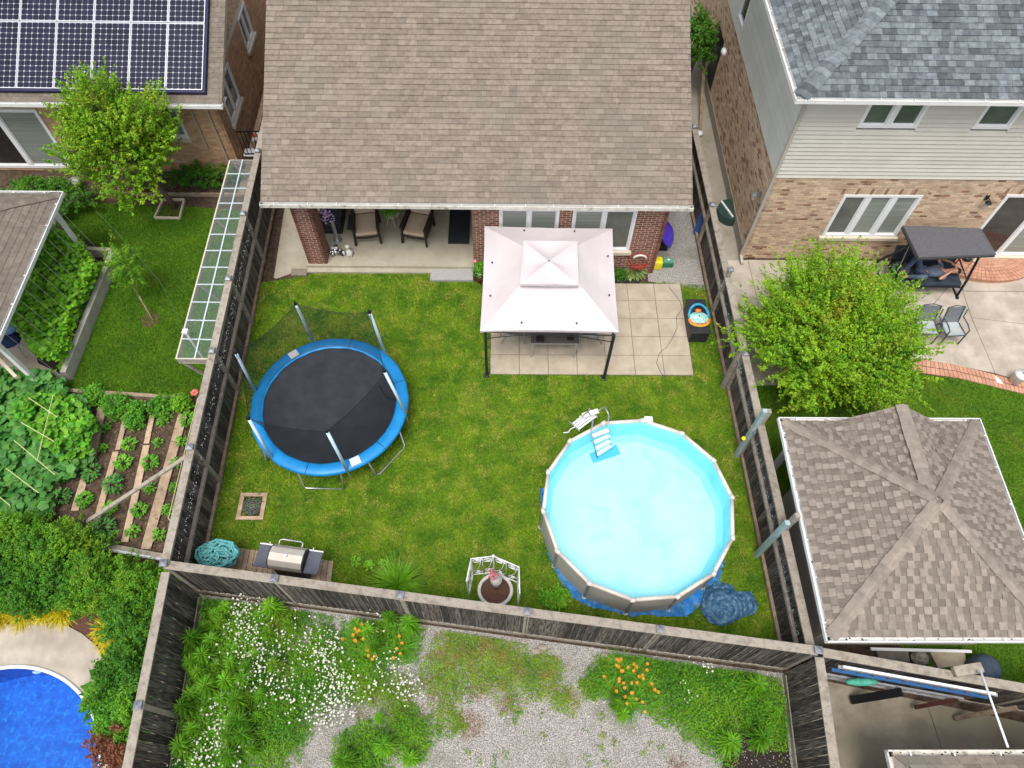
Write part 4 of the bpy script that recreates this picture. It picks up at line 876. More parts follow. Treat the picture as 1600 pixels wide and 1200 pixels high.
# blue ground tarp, crumpled
def crumple(name, outline, z, amp, m, label, cat, res=.06, seed=1, dome=None, folds=0.):
    a = np.array([p[:2] for p in outline]); lo, hi = a.min(0), a.max(0); nx, ny = int((hi[0] - lo[0]) / res) + 2, int((hi[1] - lo[1]) / res) + 2
    xs = lo[0] + np.arange(nx) * res; ys = lo[1] + np.arange(ny) * res; gx, gy = np.meshgrid(xs, ys, indexing='ij'); g = np.stack([gx.ravel(), gy.ravel()], 1)
    ins = in_poly(g, [tuple(p) for p in a]); zz = np.array([z + amp * abs(mnoise.noise(Vector((p[0] * 4, p[1] * 4, seed)))) + amp * .6 * abs(mnoise.noise(Vector((p[0] * 11, p[1] * 11, seed)))) + (dome(p) if dome else 0) for p in g])
    idx = -np.ones(nx * ny, int); idx[ins] = np.arange(ins.sum()); fs = []
    for i in range(nx - 1):
        for j in range(ny - 1):
            q = [i * ny + j, (i + 1) * ny + j, (i + 1) * ny + j + 1, i * ny + j + 1]
            if all(ins[k] for k in q): fs.append([idx[k] for k in q])
    V = np.column_stack([g, zz])[ins]; o = fast(name, V, np.array(fs), m, smooth=True); o['label'] = label; o['category'] = cat; return o
tarp_m = mat('blue_tarp', (.008, .13, .48), (.02, .22, .66), 5, .35, bump=.5, bscale=14)
ol = [P2(842, 760), P2(846, 835), P2(860, 880), P2(876, 912), P2(893, 935), P2(920, 950), P2(960, 958), P2(985, 965), P2(1010, 962), P2(1045, 966), P2(1075, 964), P2(1098, 945), P2(1125, 915), P2(1134, 870), P2(1140, 820), P2(1000, 800)]
crumple('ground_tarp', ol, .006, .035, tarp_m, 'bright blue plastic tarp spread under the round pool, edge showing on the near side', 'tarp', .035)
cov_m = mat('navy_cover', (.025, .085, .17), (.07, .16, .27), 7, .35, bump=.4, bscale=10)
ol = [P2(1096, 935), P2(1103, 918), P2(1120, 908), P2(1142, 914), P2(1150, 925), P2(1172, 926), P2(1184, 945), P2(1178, 962), P2(1160, 966), P2(1145, 975), P2(1125, 982), P2(1105, 975), P2(1092, 955)]
cc = P2(1125, 950); cc2 = P2(1160, 945)
def dm(p):
    r = math.hypot(p[0] - cc.x, p[1] - cc.y); r2 = math.hypot(p[0] - cc2.x, p[1] - cc2.y); a = math.atan2(p[1] - cc.y, p[0] - cc.x)
    return .26 * max(0, 1 - (r / .52) ** 2) + .12 * max(0, 1 - (r2 / .38) ** 2) + .016 * math.sin(r * 48 + 2.6 * math.sin(a * 2 + .5) + 3 * mnoise.noise(Vector((p[0] * 3, p[1] * 3, 1)))) * (r < .45) + .09 * abs(mnoise.noise(Vector((p[0] * 7, p[1] * 7, 4))))
crumple('pool_cover', ol, .01, .07, cov_m, 'crumpled dark blue pool cover heaped on the grass beside the pool', 'cover', .018, 5, dm)

# gazebo
G = thing('gazebo', 'gazebo with a pale pink-white two-tier fabric canopy on black posts over the slab patio', 'gazebo', (1.14, 11.47, 0))
can_m = mat('canopy_fabric', (.62, .56, .575), (.67, .615, .63), 1.2, .8, bump=.35, bscale=3.5, trans=.12)
def canopy(cs_, ztop, top, name, inset=0, hole=None, sag=.07, n=14, ce=.0):
    """four-sided canopy between corner points cs_ and an inner square 'top', each side sagging"""
    mb = MB()
    for s_ in range(4):
        a, b = cs_[s_], cs_[(s_ + 1) % 4]; c, d = top[(s_ + 1) % 4], top[s_]; vs = []
        for i in range(n + 1):
            for j in range(n + 1):
                f, g = i / n, j / n; lo_ = a.lerp(b, f); inn = ((c + d) / 2 - (a + b) / 2); inn.z = 0
                lo_ = lo_ + inn * (sag * 4 * f * (1 - f)) * .35 ; hi_ = d.lerp(c, f); p = lo_.lerp(hi_, g)
                p.z += -.09 * math.sin(math.pi * g) * (1 - abs(2 * f - 1)) + .014 * mnoise.noise(Vector((p.x * 3.5, p.y * 1.4, 3))) - .012 * math.sin(f * 50) * (1 - g) * .15 + (.01 * math.sin(g * 24 + f * 3) if g < .5 else 0) * .3
                vs.append(p)
        mb.add(vs, [(i * (n + 1) + j, (i + 1) * (n + 1) + j, (i + 1) * (n + 1) + j + 1, i * (n + 1) + j + 1) for i in range(n) for j in range(n)])
    return mb.build(name, can_m, G, smooth=True)
gz_ = 2.05
cn = [P(750, 517, gz_), P(967, 519, gz_), P(957, 357, gz_), P(757, 353, gz_)]
tp = [Vector((.50, 11.0, 2.56)), Vector((1.76, 11.0, 2.56)), Vector((1.76, 12.05, 2.56)), Vector((.50, 12.05, 2.56))]
cz_ = [v + Vector((0, 0, 0)) for v in cn]
canopy(cz_, 0, [tp[0], tp[1], tp[2], tp[3]], 'canopy')
dn = [P(813, 444, 2.66), P(904, 445, 2.66), P(902, 377, 2.66), P(818, 376, 2.66)]; apx = Vector((1.1, 11.4, 2.8))
canopy(dn, 0, [apx + Vector((-.02, -.02, 0)), apx + Vector((.02, -.02, 0)), apx + Vector((.02, .02, 0)), apx + Vector((-.02, .02, 0))], 'vent_canopy', sag=.02, n=10)
mb = MB()
for i in range(4): mb.bar(dn[i] - Vector((0, 0, .035)), dn[(i + 1) % 4] - Vector((0, 0, .035)), .006, .07)
mb.build('vent_valance', can_m, G)
mb = MB()
for i in range(4):
    a, b = cn[i], cn[(i + 1) % 4]; c, d = b - Vector((0, 0, .06)), a - Vector((0, 0, .06)); inn = (tp[i] + tp[(i + 1) % 4]) / 2 - (a + b) / 2; inn.z = 0; vs = []
    for k in range(13):
        f = k / 12; p = a.lerp(b, f) + inn * .07 * 4 * f * (1 - f) * .35; vs += [p, p - Vector((0, 0, .07))]
    mb.add(vs, [(k * 2, k * 2 + 1, k * 2 + 3, k * 2 + 2) for k in range(12)])
mb.build('valance', can_m, G, smooth=True)
for q in ((769, 410), (766, 462), (952, 461), (950, 400), (815, 504), (901, 505), (819, 360), (898, 361)):
    # eyelets, placed on the slope of the canopy
    best = min([z * .02 + 2.05 for z in range(30)], key=lambda z: abs((P(*q, z).x - 1.14)) < 0)
    p = P(*q, 2.14 if q[0] > 800 and q[0] < 930 else 2.16); MB().cyl(p.x, p.y, p.z - .01, p.z + .012, .022, n=10).build('eyelet', black_m, G)
gp = [(-.42, 9.88), (2.66, 9.8), (2.68, 13.0), (-.42, 13.0)]
for x, y in gp:
    p = MB().bar((x, y, .0), (x, y, 2.0), .07, .07).build('post', dkplastic_m, G); MB().box(x - .09, x + .09, y - .09, y + .09, .0, .012).build('foot_plate', dkplastic_m, p)
for i in range(4):
    a, b = Vector((*gp[i], 1.98)), Vector((*gp[(i + 1) % 4], 1.98)); mb = MB().tube([a, b], .016, 6)
    mb.tube([a.lerp(b, k / 12) - Vector((0, 0, .28 - .24 * math.sin(math.pi * k / 12))) for k in range(13)], .012, 6)
    for f in (.12, .2, .8, .88): mb.tube([a.lerp(b, f), a.lerp(b, f) - Vector((0, 0, .24 - .2 * math.sin(math.pi * f)))], .008, 6)
    mb.build('frame_rail', black_m, G)
    MB().tube([Vector((*gp[i], 2.0)), tp[i] - Vector((0, 0, .06))], .014, 6).build('rafter', black_m, G)
# table + chairs under it
TB = thing('patio_table', 'smoked glass patio table with grey legs and two dark trays under the gazebo', 'table', (1.35, 10.9, 0))
MB().box(.72, 1.98, 10.42, 11.6, .70, .715).build('table_top', mat('smoked_glass', (.07, .06, .065), (.11, .10, .10), 3, .25), TB)
MB().bar((.72, 10.42, .69), (1.98, 10.42, .69), .03, .03).bar((.72, 11.6, .69), (1.98, 11.6, .69), .03, .03).bar((.72, 10.42, .69), (.72, 11.6, .69), .03, .03).bar((1.98, 10.42, .69), (1.98, 11.6, .69), .03, .03).build('frame', steel_m, TB)
for x, y in ((.78, 10.48), (1.92, 10.48), (.78, 11.54), (1.92, 11.54)): MB().tube([(x, y, .69), (x - .02, y - .05, 0.035)], .022, 8).build('leg', steel_m, TB)
for i, (a, b) in enumerate((((838, 524), (850, 534)), ((886, 524), (897, 532)))):
    p, q = P(*a, .72), P(*b, .72); t = MB().box(min(p.x, q.x), max(p.x, q.x), min(p.y, q.y), max(p.y, q.y), .716, .75).build('tray', mat('dark_brown_leather', (.02, .012, .01), None, rough=.5), None, ['dark brown cushioned tray on the left end of the glass table', 'small dark tray on the right end of the glass table'][i], 'tray', bevel=.01)
sling_g = mat('sling_grey', (.16, .17, .18), None)
def sling_chair(lb, loc, rz, fr, fb, group=None):
    t = thing('chair', lb, 'chair', (0, 0, 0), group)
    for s_ in (-1, 1):
        MB().tube([(s_ * .26, .26, 0.035), (s_ * .27, .22, .62), (s_ * .27, .05, .66), (s_ * .27, -.22, .64), (s_ * .26, -.27, .88)], .019, 6).build('arm', fr, t, smooth=True)
        MB().tube([(s_ * .25, -.36, 0.035), (s_ * .26, -.2, .4), (s_ * .26, .25, .44)], .019, 6).build('leg', fr, t, smooth=True)
        MB().tube([(s_ * .22, -.2, .42), (s_ * .23, -.36, .9)], .019, 6).build('back_upright', fr, t)
    MB().tube([(-.23, -.36, .9), (0, -.39, .93), (.23, -.36, .9)], .014, 6).tube([(-.26, .25, .44), (.26, .25, .44)], .019, 6).build('cross_tube', fr, t)
    mb = MB(); vs = [(x, y, z + .01 * 0) for y, z in ((.25, .45), (.1, .42), (-.08, .41), (-.2, .43)) for x in (-.23, 0, .23)]; mb.add(vs, [(i * 3 + j, i * 3 + j + 1, (i + 1) * 3 + j + 1, (i + 1) * 3 + j) for i in range(3) for j in (0, 1)]); mb.build('seat', fb, t)
    mb = MB(); vs = [(x, y, z) for y, z in ((-.2, .44), (-.27, .6), (-.32, .76), (-.36, .9)) for x in (-.22, 0, .22)]; mb.add(vs, [(i * 3 + j, i * 3 + j + 1, (i + 1) * 3 + j + 1, (i + 1) * 3 + j) for i in range(3) for j in (0, 1)]); mb.build('backrest', sling_g, t)
    t.location = loc; t.rotation_euler = (0, 0, rz); return t
sling_b = mat('sling_blue_grey', (.34, .38, .39), (.42, .45, .46), 4, .6); tealf = mat('teal_grey_frame', (.035, .06, .08), (.07, .10, .12), 8, .4)
sling_chair('grey metal patio chair tucked under the gazebo left of the glass table', (.32, 11.1, .036), R_(-90), steel_m, sling_g); sling_chair('grey metal patio chair tucked under the gazebo right of the glass table', (2.3, 11.1, .036), R_(90), steel_m, sling_g)
# barbecue on its little deck
BD = thing('timber_pad', 'low deck of short brown boards under the barbecue against the back fence', 'deck', (-5.2, 4.6, 0))
for i in range(21):
    x = -6.35 + i * .121; y = 4.36 - (x + 6.35) * .137; MB().box(x, x + .110, y, y + .86, .02, .055).build('board', wood_lt_m, BD)
BQ = thing('barbecue', 'stainless steel hooded gas barbecue with two dark side shelves on the timber pad', 'barbecue', (0, 0, 0))
ss = mat('stainless_hood', (.52, .48, .42), (.60, .56, .50), 2, .32, metal=.35); dk = mat('navy_grey_shelf', (.075, .085, .115), (.10, .11, .14), 5, .5)
MB().box(-.34, .34, -.2, .24, .08, .80).build('cabinet', dkplastic_m, BQ)
mb = MB(); prof = [(.26, .82), (.25, .95), (.18, 1.05), (.04, 1.10), (-.12, 1.08), (-.22, .98), (-.25, .84)]; vs = [(x, y, z) for x in (-.36, .36) for y, z in prof]; n = len(prof)
mb.add(vs, [(i, i + 1, n + i + 1, n + i) for i in range(n - 1)] + [tuple(range(n)), tuple(range(n, 2 * n))[::-1]]); mb.build('hood', ss, BQ, smooth=False)
for s_ in (-1, 1): MB().add([(s_ * .362, y, z) for y, z in prof] + [(s_ * .385, y, z) for y, z in prof], [tuple(range(n)), tuple(range(n, 2 * n))] + [(i, i + 1, n + i + 1, n + i) for i in range(n - 1)]).build('hood_end', dkplastic_m, BQ)
MB().tube([(-.25, .24, .98), (-.26, .34, 1.0), (-.2, .37, 1.0), (.2, .37, 1.0), (.26, .34, 1.0), (.25, .24, .98)], .016, 8).build('handle', steel_m, BQ, smooth=True)
MB().lathe((0, 0), [(.035, 1.12), (.035, 1.135), (.02, 1.14)], 12).build('thermometer', frame_m, BQ)
for s_ in (-1, 1):
    q = MB().box(min(s_ * .39, s_ * .70), max(s_ * .39, s_ * .70), -.25, .24, .84, .875).build('side_shelf', dk, BQ, bevel=.012); MB().box(min(s_ * .39, s_ * .70), max(s_ * .39, s_ * .70), .242, .268, .83, .878).build('towel_bar', frame_m, q)
    MB().tube([(s_ * .48, .26, .85), (s_ * .48, .3, .92)], .012).build('tool_hook', frame_m, q)
for s_ in (-1, 1):
    for y in (-.16, .2): MB().cyl(s_ * .3, y, 0, .08, .035, n=10).build('caster', black_m, BQ)
MB().box(-.34, .34, .242, .3, .70, .80).build('control_panel', ss, BQ)
for x in (-.2, 0, .2): MB().tube([(x, .3, .75), (x, .33, .75)], .022, 10).build('knob', black_m, BQ)
BQ.location = (-4.58, 4.66, .056); BQ.rotation_euler = (0, 0, -.137)
# drain grate
DG = thing('drain_grate', 'square black drain grate with a pale timber surround in the grass near the left fence', 'drain', (-5.9, 6.2, 0))
for (a, b, c, d) in ((-6.22, -5.58, 5.86, 5.95), (-6.22, -5.58, 6.44, 6.53), (-6.22, -6.12, 5.95, 6.44), (-5.68, -5.58, 5.95, 6.44)): MB().box(a + .002, b - .002, c + .002, d - .002, 0, .05).build('surround', wood_lt_m, DG)
mb = MB()
for r in (.05, .1, .15, .2): mb.tube([(-5.9 + r * 1.1 * math.cos(a), 6.195 + r * math.sin(a), .035) for a in [k * .3927 for k in range(16)]], .008, 5, closed=True)
for k in range(12): a = k * math.pi / 6; mb.tube([(-5.9 + .03 * math.cos(a), 6.195 + .03 * math.sin(a), .035), (-5.9 + .22 * math.cos(a), 6.195 + .22 * math.sin(a), .035)], .007, 5)
mb.build('grate', steel_m if 0 else mat('grate_iron', (.10, .10, .11), (.2, .2, .2), 20, .6), DG); MB().box(-6.12, -5.68, 5.95, 6.44, .004, .012).build('pit', mulch_m, DG)
# white wire plant cage round a wheel planter
CG = thing('plant_cage', 'white scrolled wrought-iron plant cage standing by the back fence', 'trellis', (-.2, 4.45, 0))
def scroll(c, u, v, r0, turns, sgn=1, n=26): return [c + (u * math.cos(sgn * 2 * math.pi * turns * k / n) + v * math.sin(sgn * 2 * math.pi * turns * k / n)) * r0 * (1 - .8 * k / n) for k in range(n + 1)]
cgx, cgy, r_ = P(774, 922, .15).x, P(774, 922, .15).y + .12, .43; Zv = Vector((0, 0, 1))
Hc = 1.45
hexp = [Vector((P(x, y, Hc).x, P(x, y, Hc).y, 0)) for x, y in ((729, 907), (736, 873), (771, 869), (811, 886), (812, 926))]
for i, p in enumerate(hexp): MB().tube([p, p + Zv * Hc], .016, 6).build('upright', frame_m, CG)
for i in range(4):
    a, b = hexp[i], hexp[i + 1]; mb = MB(); u = (b - a).normalized(); L_ = (b - a).length
    for z in (.28, Hc): mb.tube([a + Zv * z, b + Zv * z], .014, 6)
    mb.tube([a + u * L_ * .5 + Zv * .28, a + u * L_ * .5 + Zv * Hc], .006, 6)
    for s_, f in ((1, .25), (-1, .75)):
        mb.tube(scroll(a + u * L_ * f + Zv * (Hc - .2), u, Zv, .13, 1.5, s_), .010, 5); mb.tube(scroll(a + u * L_ * f + Zv * .5, u, -Zv, .11, 1.4, s_), .009, 5)
        mb.tube([a + u * L_ * (f - .22) + Zv * .30, a + u * L_ * (f + .1) + Zv * .85, a + u * L_ * (f + .2) + Zv * (Hc - .02)], .009, 5)
    mb.build('scroll_panel', frame_m, CG, smooth=True)
MB().ball(tuple(hexp[2] + Zv * (Hc + .03)), .03).build('finial', frame_m, CG, smooth=True)
WP = thing('wheel_planter', 'white rimmed round planter with a grey vase and pink-red flowers inside the cage', 'planter', (cgx, cgy - .1, 0))
MB().tube([(cgx + .36 * math.cos(a), cgy - .12 + .34 * math.sin(a), .14) for a in [k * math.pi / 14 for k in range(28)]], .042, 8, closed=True).build('rim', mat('chalky_white', (.55, .54, .50), (.7, .69, .66), 12, .8), WP, smooth=True)
MB().cyl(cgx, cgy - .12, .0, .1, .34, n=24).build('soil', redmulch_m, WP)
MB().lathe((cgx + .02, cgy - .02), [(.07, .1), (.12, .5), (.10, .58), (.13, .64)], 14).build('vase', mat('grey_stone', (.38, .38, .36), (.5, .5, .48), 8), WP, smooth=True)
mb = MB(); 
for k in range(60): a = rnd(0, 6.28); r = rnd(0, .12); p = Vector((cgx - .05 + r * math.cos(a), cgy + .06 + r * math.sin(a), .70 + rnd(-.05, .08))); mb.ball(p, rnd(.012, .024), 5)
mb.build('flowers', mat('flower_pink', (.55, .05, .10), (.75, .35, .38), 20), WP)
# teal hose heap
HP = thing('hose_heap', 'heap of teal expandable garden hose in the left back corner beside the fence', 'hose', P(315, 862, 0))
pts = []; 
for k in range(220):
    a = k * .55 + rnd(-.3, .3); r = .02 + .36 * abs(math.sin(k * .37)); pts.append((-6.24 + r * 1.2 * math.cos(a) , 4.86 + r * .85 * math.sin(a), .4 + .28 * max(0, 1 - r * 2) + rnd(0, .25)))
MB().tube(pts, .028, 6).build('coil', mat('teal_hose', (.07, .33, .35), (.20, .52, .52), 14, .8, bump=.5), HP, smooth=True)
MB().cyl(-6.28, 4.72, 0, .34, .12, n=12).build('stand', dkplastic_m, HP)
# deck box and baby seat
DB = thing('deck_box', 'low black plastic storage box against the right fence beside the patio', 'box', (5.3, 11.4, 0))
MB().box(5.02, 5.52, 10.95, 12.05, 0, .42).build('body', dkplastic_m, DB, bevel=.02); MB().box(5.0, 5.54, 10.93, 12.07, .422, .47).build('lid', dkplastic_m, DB, bevel=.015)
BS = thing('baby_rocker', 'turquoise and orange toy seat with a blue canopy lying on the black storage box', 'baby seat', (5.28, 11.35, .47))
c = Vector((5.27, 11.42, .5)); tq = mat('turquoise_print', (.12, .50, .45), (.55, .70, .62), 22, .7, contrast=(.45, .55)); og = mat('orange_fabric', (.70, .16, .03), (.8, .3, .08), 9, .7); bl = mat('toy_blue', (.01, .20, .45), (.05, .4, .6), 6, .4)
mb = MB(); vs = []
for i in range(7):
    for j in range(16):
        a = 2 * math.pi * j / 16; f = i / 6; vs.append((c.x + .27 * (1 - f * .9) * math.cos(a), c.y + (.19 * (1 - f * .9)) * math.sin(a), c.z + .07 * math.sin(f * 1.57)))
mb.add(vs, [(i * 16 + j, i * 16 + (j + 1) % 16, (i + 1) * 16 + (j + 1) % 16, (i + 1) * 16 + j) for i in range(6) for j in range(16)]); mb.build('seat', tq, BS, smooth=True)
MB().tube([(c.x + .27 * math.cos(a), c.y + .2 * math.sin(a) + .16 * max(0, math.sin(a)), c.z + .02 + .1 * max(0, math.sin(a))) for a in [k * math.pi / 12 for k in range(13)]], .035, 8).build('canopy', bl, BS, smooth=True)
MB().tube([(c.x + .27 * math.cos(a), c.y - .05 + .2 * math.sin(a), c.z + .0) for a in [math.pi + k * math.pi / 12 for k in range(13)]], .04, 8).build('bumper', og, BS, smooth=True)
MB().tube([(c.x + .285 * math.cos(a), c.y - .09 + .2 * math.sin(a), c.z - .0) for a in [math.pi + k * math.pi / 12 for k in range(13)]], .012, 6).build('edge', mat('toy_yellow', (.75, .55, .05), None), BS, smooth=True)
MB().ball((c.x, c.y + .2, c.z + .05), .08, 10, (1.1, .7, .5)).build('pillow', og, BS, smooth=True)
o = MB().tube([P(x, y, .043) for x, y in ((1045, 448), (1062, 470), (1066, 482), (1057, 495), (1058, 512), (1050, 530), (1042, 542), (1030, 552), (1026, 567), (1032, 582), (1040, 590))], .006, 5).build('cable', black_m); tag(o, 'thin black cable snaking over the slabs from the storage box', 'cable')
# bed by the wall
o = sheet('planting_bed', [(2.95, 12.98), (3.95, 12.98), (3.95, 13.34), (-.8, 13.34), (-.8, 12.98)], .006, mulch_m)
ED = thing('bed_edging', 'black ribbed plastic edging along the small planting bed behind the gazebo', 'edging', (3.4, 12.96, 0))
for i in range(11): MB().cyl(2.95 + i * .09, 12.97, 0, .1, .035, n=8).build('edging_peg', dkplastic_m, ED)
JG = thing('jerry_can', 'bright yellow plastic container standing at the corner of the brick wall', 'container', P(1024, 420, 0))
c = P(1024, 417, 0); ym = mat('yellow_plastic', (.72, .62, .02), (.8, .7, .04), 4, .4); MB().box(c.x - .17, c.x + .17, c.y - .13, c.y + .13, 0, .34).build('body', ym, JG, bevel=.05); MB().tube([(c.x - .06, c.y, .31), (c.x - .06, c.y, .36), (c.x + .05, c.y, .36), (c.x + .05, c.y, .31)], .015, 6).build('handle', ym, JG); MB().cyl(c.x - .1, c.y, .3, .35, .025, n=8).build('cap', og, JG)
MBx = thing('meter_box', 'small green utility box with a white mark beside the yellow container', 'utility box', P(1042, 412, 0))
c = P(1042, 414, 0); gm = mat('utility_green', (.02, .15, .08), (.03, .2, .11), 5, .5); MB().box(c.x - .16, c.x + .16, c.y - .11, c.y + .11, 0, .2).build('body', gm, MBx, bevel=.02); MB().box(c.x - .14, c.x + .14, c.y - .09, c.y + .09, .201, .23).build('lid', mat('utility_green_pale', (.12, .32, .22), None), MBx); MB().box(c.x - .03, c.x + .04, c.y - .02, c.y + .03, .231, .236).build('sticker', lab, MBx)
# purple cover
PU_ = thing('covered_umbrella', 'tall object wrapped in a shiny purple cover leaning at the wall corner', 'cover', P(1038, 385, 0))
pm = mat('purple_vinyl', (.09, .045, .55), (.14, .08, .70), 5, .28, bump=.6, bscale=7); b0 = P(1044, 378, .35); t0 = P(1029, 326, 1.35)
mb = MB(); vs = []; NN = 14; KK = 12
for i in range(KK + 1):
    f = i / KK; p = b0.lerp(t0, f); r = .30 * (1 - f ** 3) * (.6 + .4 * math.sin(math.pi * min(1, f * 1.3))) * (1 - .15 * f) + .02
    for j in range(NN): a = 2 * math.pi * j / NN; rr = r * (1 + .18 * math.sin(a * 3 + f * 4) + .08 * math.sin(a * 7 - f * 6)); vs.append((p.x + rr * math.cos(a) * .75, p.y + rr * math.sin(a), p.z))
mb.add(vs, [(i * NN + j, i * NN + (j + 1) % NN, (i + 1) * NN + (j + 1) % NN, (i + 1) * NN + j) for i in range(KK) for j in range(NN)] + [tuple(range(NN))[::-1]]); mb.build('cover', pm, PU_, smooth=True)
MB().box(P(1024, 380).x, P(1040, 380).x, P(1030, 392).y, P(1030, 370).y, 0, .3).build('base', black_m, PU_)
# red wire ornament
RW = thing('wall_basket', 'red wire basket with a white oval plaque hanging low on the brick wall', 'basket', (3.9, 13.25, .6))
rw = mat('red_wire', (.40, .03, .02), None, rough=.5); mb = MB(); c = Vector((3.78, 13.2, .75))
mb.tube([c + Vector((.27 * math.cos(a), 0, .27 * math.sin(a))) for a in [k * math.pi / 12 for k in range(24)]], .012, 5, closed=True)
for k in range(9): a = math.pi + k * math.pi / 8; mb.tube([c + Vector((.27 * math.cos(a), 0, .27 * math.sin(a))), c + Vector((.16 * math.cos(a), -.16, .2 * math.sin(a) - .05)), c + Vector((.05 * math.cos(a), -.2, -.1))], .008, 5)
for r in (.12, .2): mb.tube([c + Vector((r * 1.2 * math.cos(a), -.12 - r * .2, -.08 + r * .5 * math.sin(a))) for a in [k * math.pi / 8 for k in range(16)]], .008, 5, closed=True)
mb.build('wire_basket', rw, RW); MB().tube([c + Vector((.18 * math.cos(a), -.03, .1 + .13 * math.sin(a))) for a in [k * math.pi / 10 for k in range(11)]], .03, 6).build('plaque', mat('plaque_white', (.6, .56, .5), (.75, .72, .68), 25), RW, smooth=True)

# porch things
def cushion_chair(lb, loc, rz):
    t = thing('armchair', lb, 'armchair', (0, 0, 0), 'wicker armchairs on the porch'); w = mat('dark_wicker', (.018, .012, .010), (.035, .025, .02), 30, .6); c_ = mat('beige_cushion', (.45, .34, .25), (.52, .40, .30), 5, .85, bump=.1)
    for s_ in (-1, 1):
        MB().bar((s_ * .36, .42, 0), (s_ * .34, .36, .62), .06, .06).build('leg', w, t); MB().bar((s_ * .36, -.42, 0), (s_ * .34, -.4, .62), .06, .06).build('leg', w, t)
        MB().bar((s_ * .35, .42, .62), (s_ * .35, -.45, .6), .09, .05).build('armrest', w, t); MB().box(min(s_ * .33, s_ * .36), max(s_ * .33, s_ * .36), -.38, .34, .2, .58).build('side_panel', w, t)
    MB().tube([(-.33, .40, .3), (0, .44, .3), (.33, .40, .3)], .03, 6).build('front_rail', w, t)
    MB().box(-.31, .31, -.38, .42, .36, .47).build('seat_cushion', c_, t, bevel=.04); 
    mb = MB(); mb.bar((0, -.40, .46), (0, -.62, 1.0), .62, .12, (0, 1, 0)); mb.build('back_cushion', c_, t, bevel=.04); mb = MB(); mb.bar((0, -.47, .3), (0, -.7, 1.04), .68, .05, (0, 1, 0)); mb.build('backrest', w, t)
    t.location = loc; t.rotation_euler = (0, 0, rz); return t
cushion_chair('dark wicker armchair with beige cushions under the porch, left one', (-3.98, 14.62, .17), math.pi + R_(8)); cushion_chair('dark wicker armchair with beige cushions under the porch, right one nearer the door mat', (-2.5, 14.62, .17), math.pi - R_(12))
PTb = thing('plant_stand', 'small cream three-legged table with a potted fern between the armchairs', 'table', (-3.27, 15.1, .17))
for a in range(4): MB().tube([(-3.27 + .08 * math.cos(a * 1.57), 15.05 + .08 * math.sin(a * 1.57), .6), (-3.27 + .2 * math.cos(a * 1.57 + .4), 15.05 + .2 * math.sin(a * 1.57 + .4), .17)], .014, 6).build('leg', cream_m, PTb)
MB().cyl(-3.27, 15.05, .6, .63, .24, n=18).build('table_top', cream_m, PTb)
OT = thing('storage_ottoman', 'black wicker storage chest on the porch behind the brick column', 'chest', (-4.95, 15.1, .17)); wk = mat('black_wicker', (.014, .015, .022), (.04, .042, .055), 14, .55, bump=.6, bscale=25)
MB().box(-5.35, -4.72, 14.6, 15.6, .17, .62).build('body', wk, OT, bevel=.02); MB().box(-5.37, -4.70, 14.58, 15.62, .622, .68).build('lid', wk, OT, bevel=.02)
o = MB().box(-4.62, -4.15, 14.75, 15.35, .171, .195).build('mat', mat('blue_grey_mat', (.045, .055, .07), (.07, .08, .10), 20, .9), None, 'small blue-grey mat on the porch between the chest and the left armchair', 'mat')
o = MB().box(-1.62, -1.0, 14.25, 16.1, .171, .19).build('door_mat', mat('charcoal_mat', (.018, .022, .028), (.03, .034, .04), 15, .9), None, 'long charcoal door mat on the porch beside the brick wall', 'mat')
o = MB().box(-2.08, -.86, 12.98, 13.38, 0.0, .085).build('step', mat('grey_step', (.34, .33, .33), (.40, .39, .38), 14, .9, bump=.2), None, 'flat grey concrete step below the porch edge near the gazebo', 'step')
o = MB().box(-6.05, -5.6, 13.12, 13.36, 0.0, .08).build('step_stone', mat('brown_step', (.20, .16, .13), (.26, .22, .18), 14, .9), None, 'small brown stone step at the foot of the brick column', 'step')
FB = thing('flower_basket', 'hanging basket of lilac petunias beside the brick column', 'flowers', (-5.2, 14.4, 1.2)); mb = MB()
for k in range(90): a = rnd(0, 6.28); r = rnd(0, .2); mb.ball((-4.93 + r * math.cos(a), 14.25 + r * math.sin(a), 1.35 + rnd(-.25, .15)), rnd(.018, .035), 5)
mb.build('flowers', mat('lilac_petals', (.50, .30, .62), (.75, .6, .8), 18, .7), FB); MB().lathe((-4.93, 14.25), [(.06, .95), (.15, 1.15), (.15, 1.2)], 12).build('pot', dkplastic_m, FB); MB().tube([(-4.93, 14.25, 1.2), (-4.93, 14.3, 2.76)], .006, 5).build('chain', black_m, FB)
UM = thing('planter_stand', 'grey metal post stand with dark pot next to the brick column on the porch', 'stand', (-4.9, 14.3, .17)); MB().tube([(-4.85, 14.35, .19), (-4.85, 14.35, .95)], .05, 10).build('post', steel_m, UM); MB().cyl(-4.85, 14.35, .17, .2, .14).build('base', steel_m, UM)
LN = thing('lantern_cluster', 'cluster of silver lanterns and glass baubles on the porch beside the column', 'lanterns', (-4.75, 13.85, .17)); mir = mat('mirror_silver', (.6, .62, .62), None, rough=.12, metal=1)
for k in range(26):
    a = rnd(0, 6.28); r = rnd(0, .2); MB().ball((-4.78 + r * math.cos(a), 13.82 + r * math.sin(a) * .8, .2 + rnd(0, .22)), rnd(.03, .06), 8).build('bauble', (mir, black_m, lab)[k % 3], LN, smooth=True)
DO = thing('dog_statue', 'small white sitting dog ornament beside the silver lanterns', 'ornament', (-4.42, 13.8, .17)); wd = mat('white_ceramic', (.60, .60, .56), (.72, .72, .68), 12, .4)
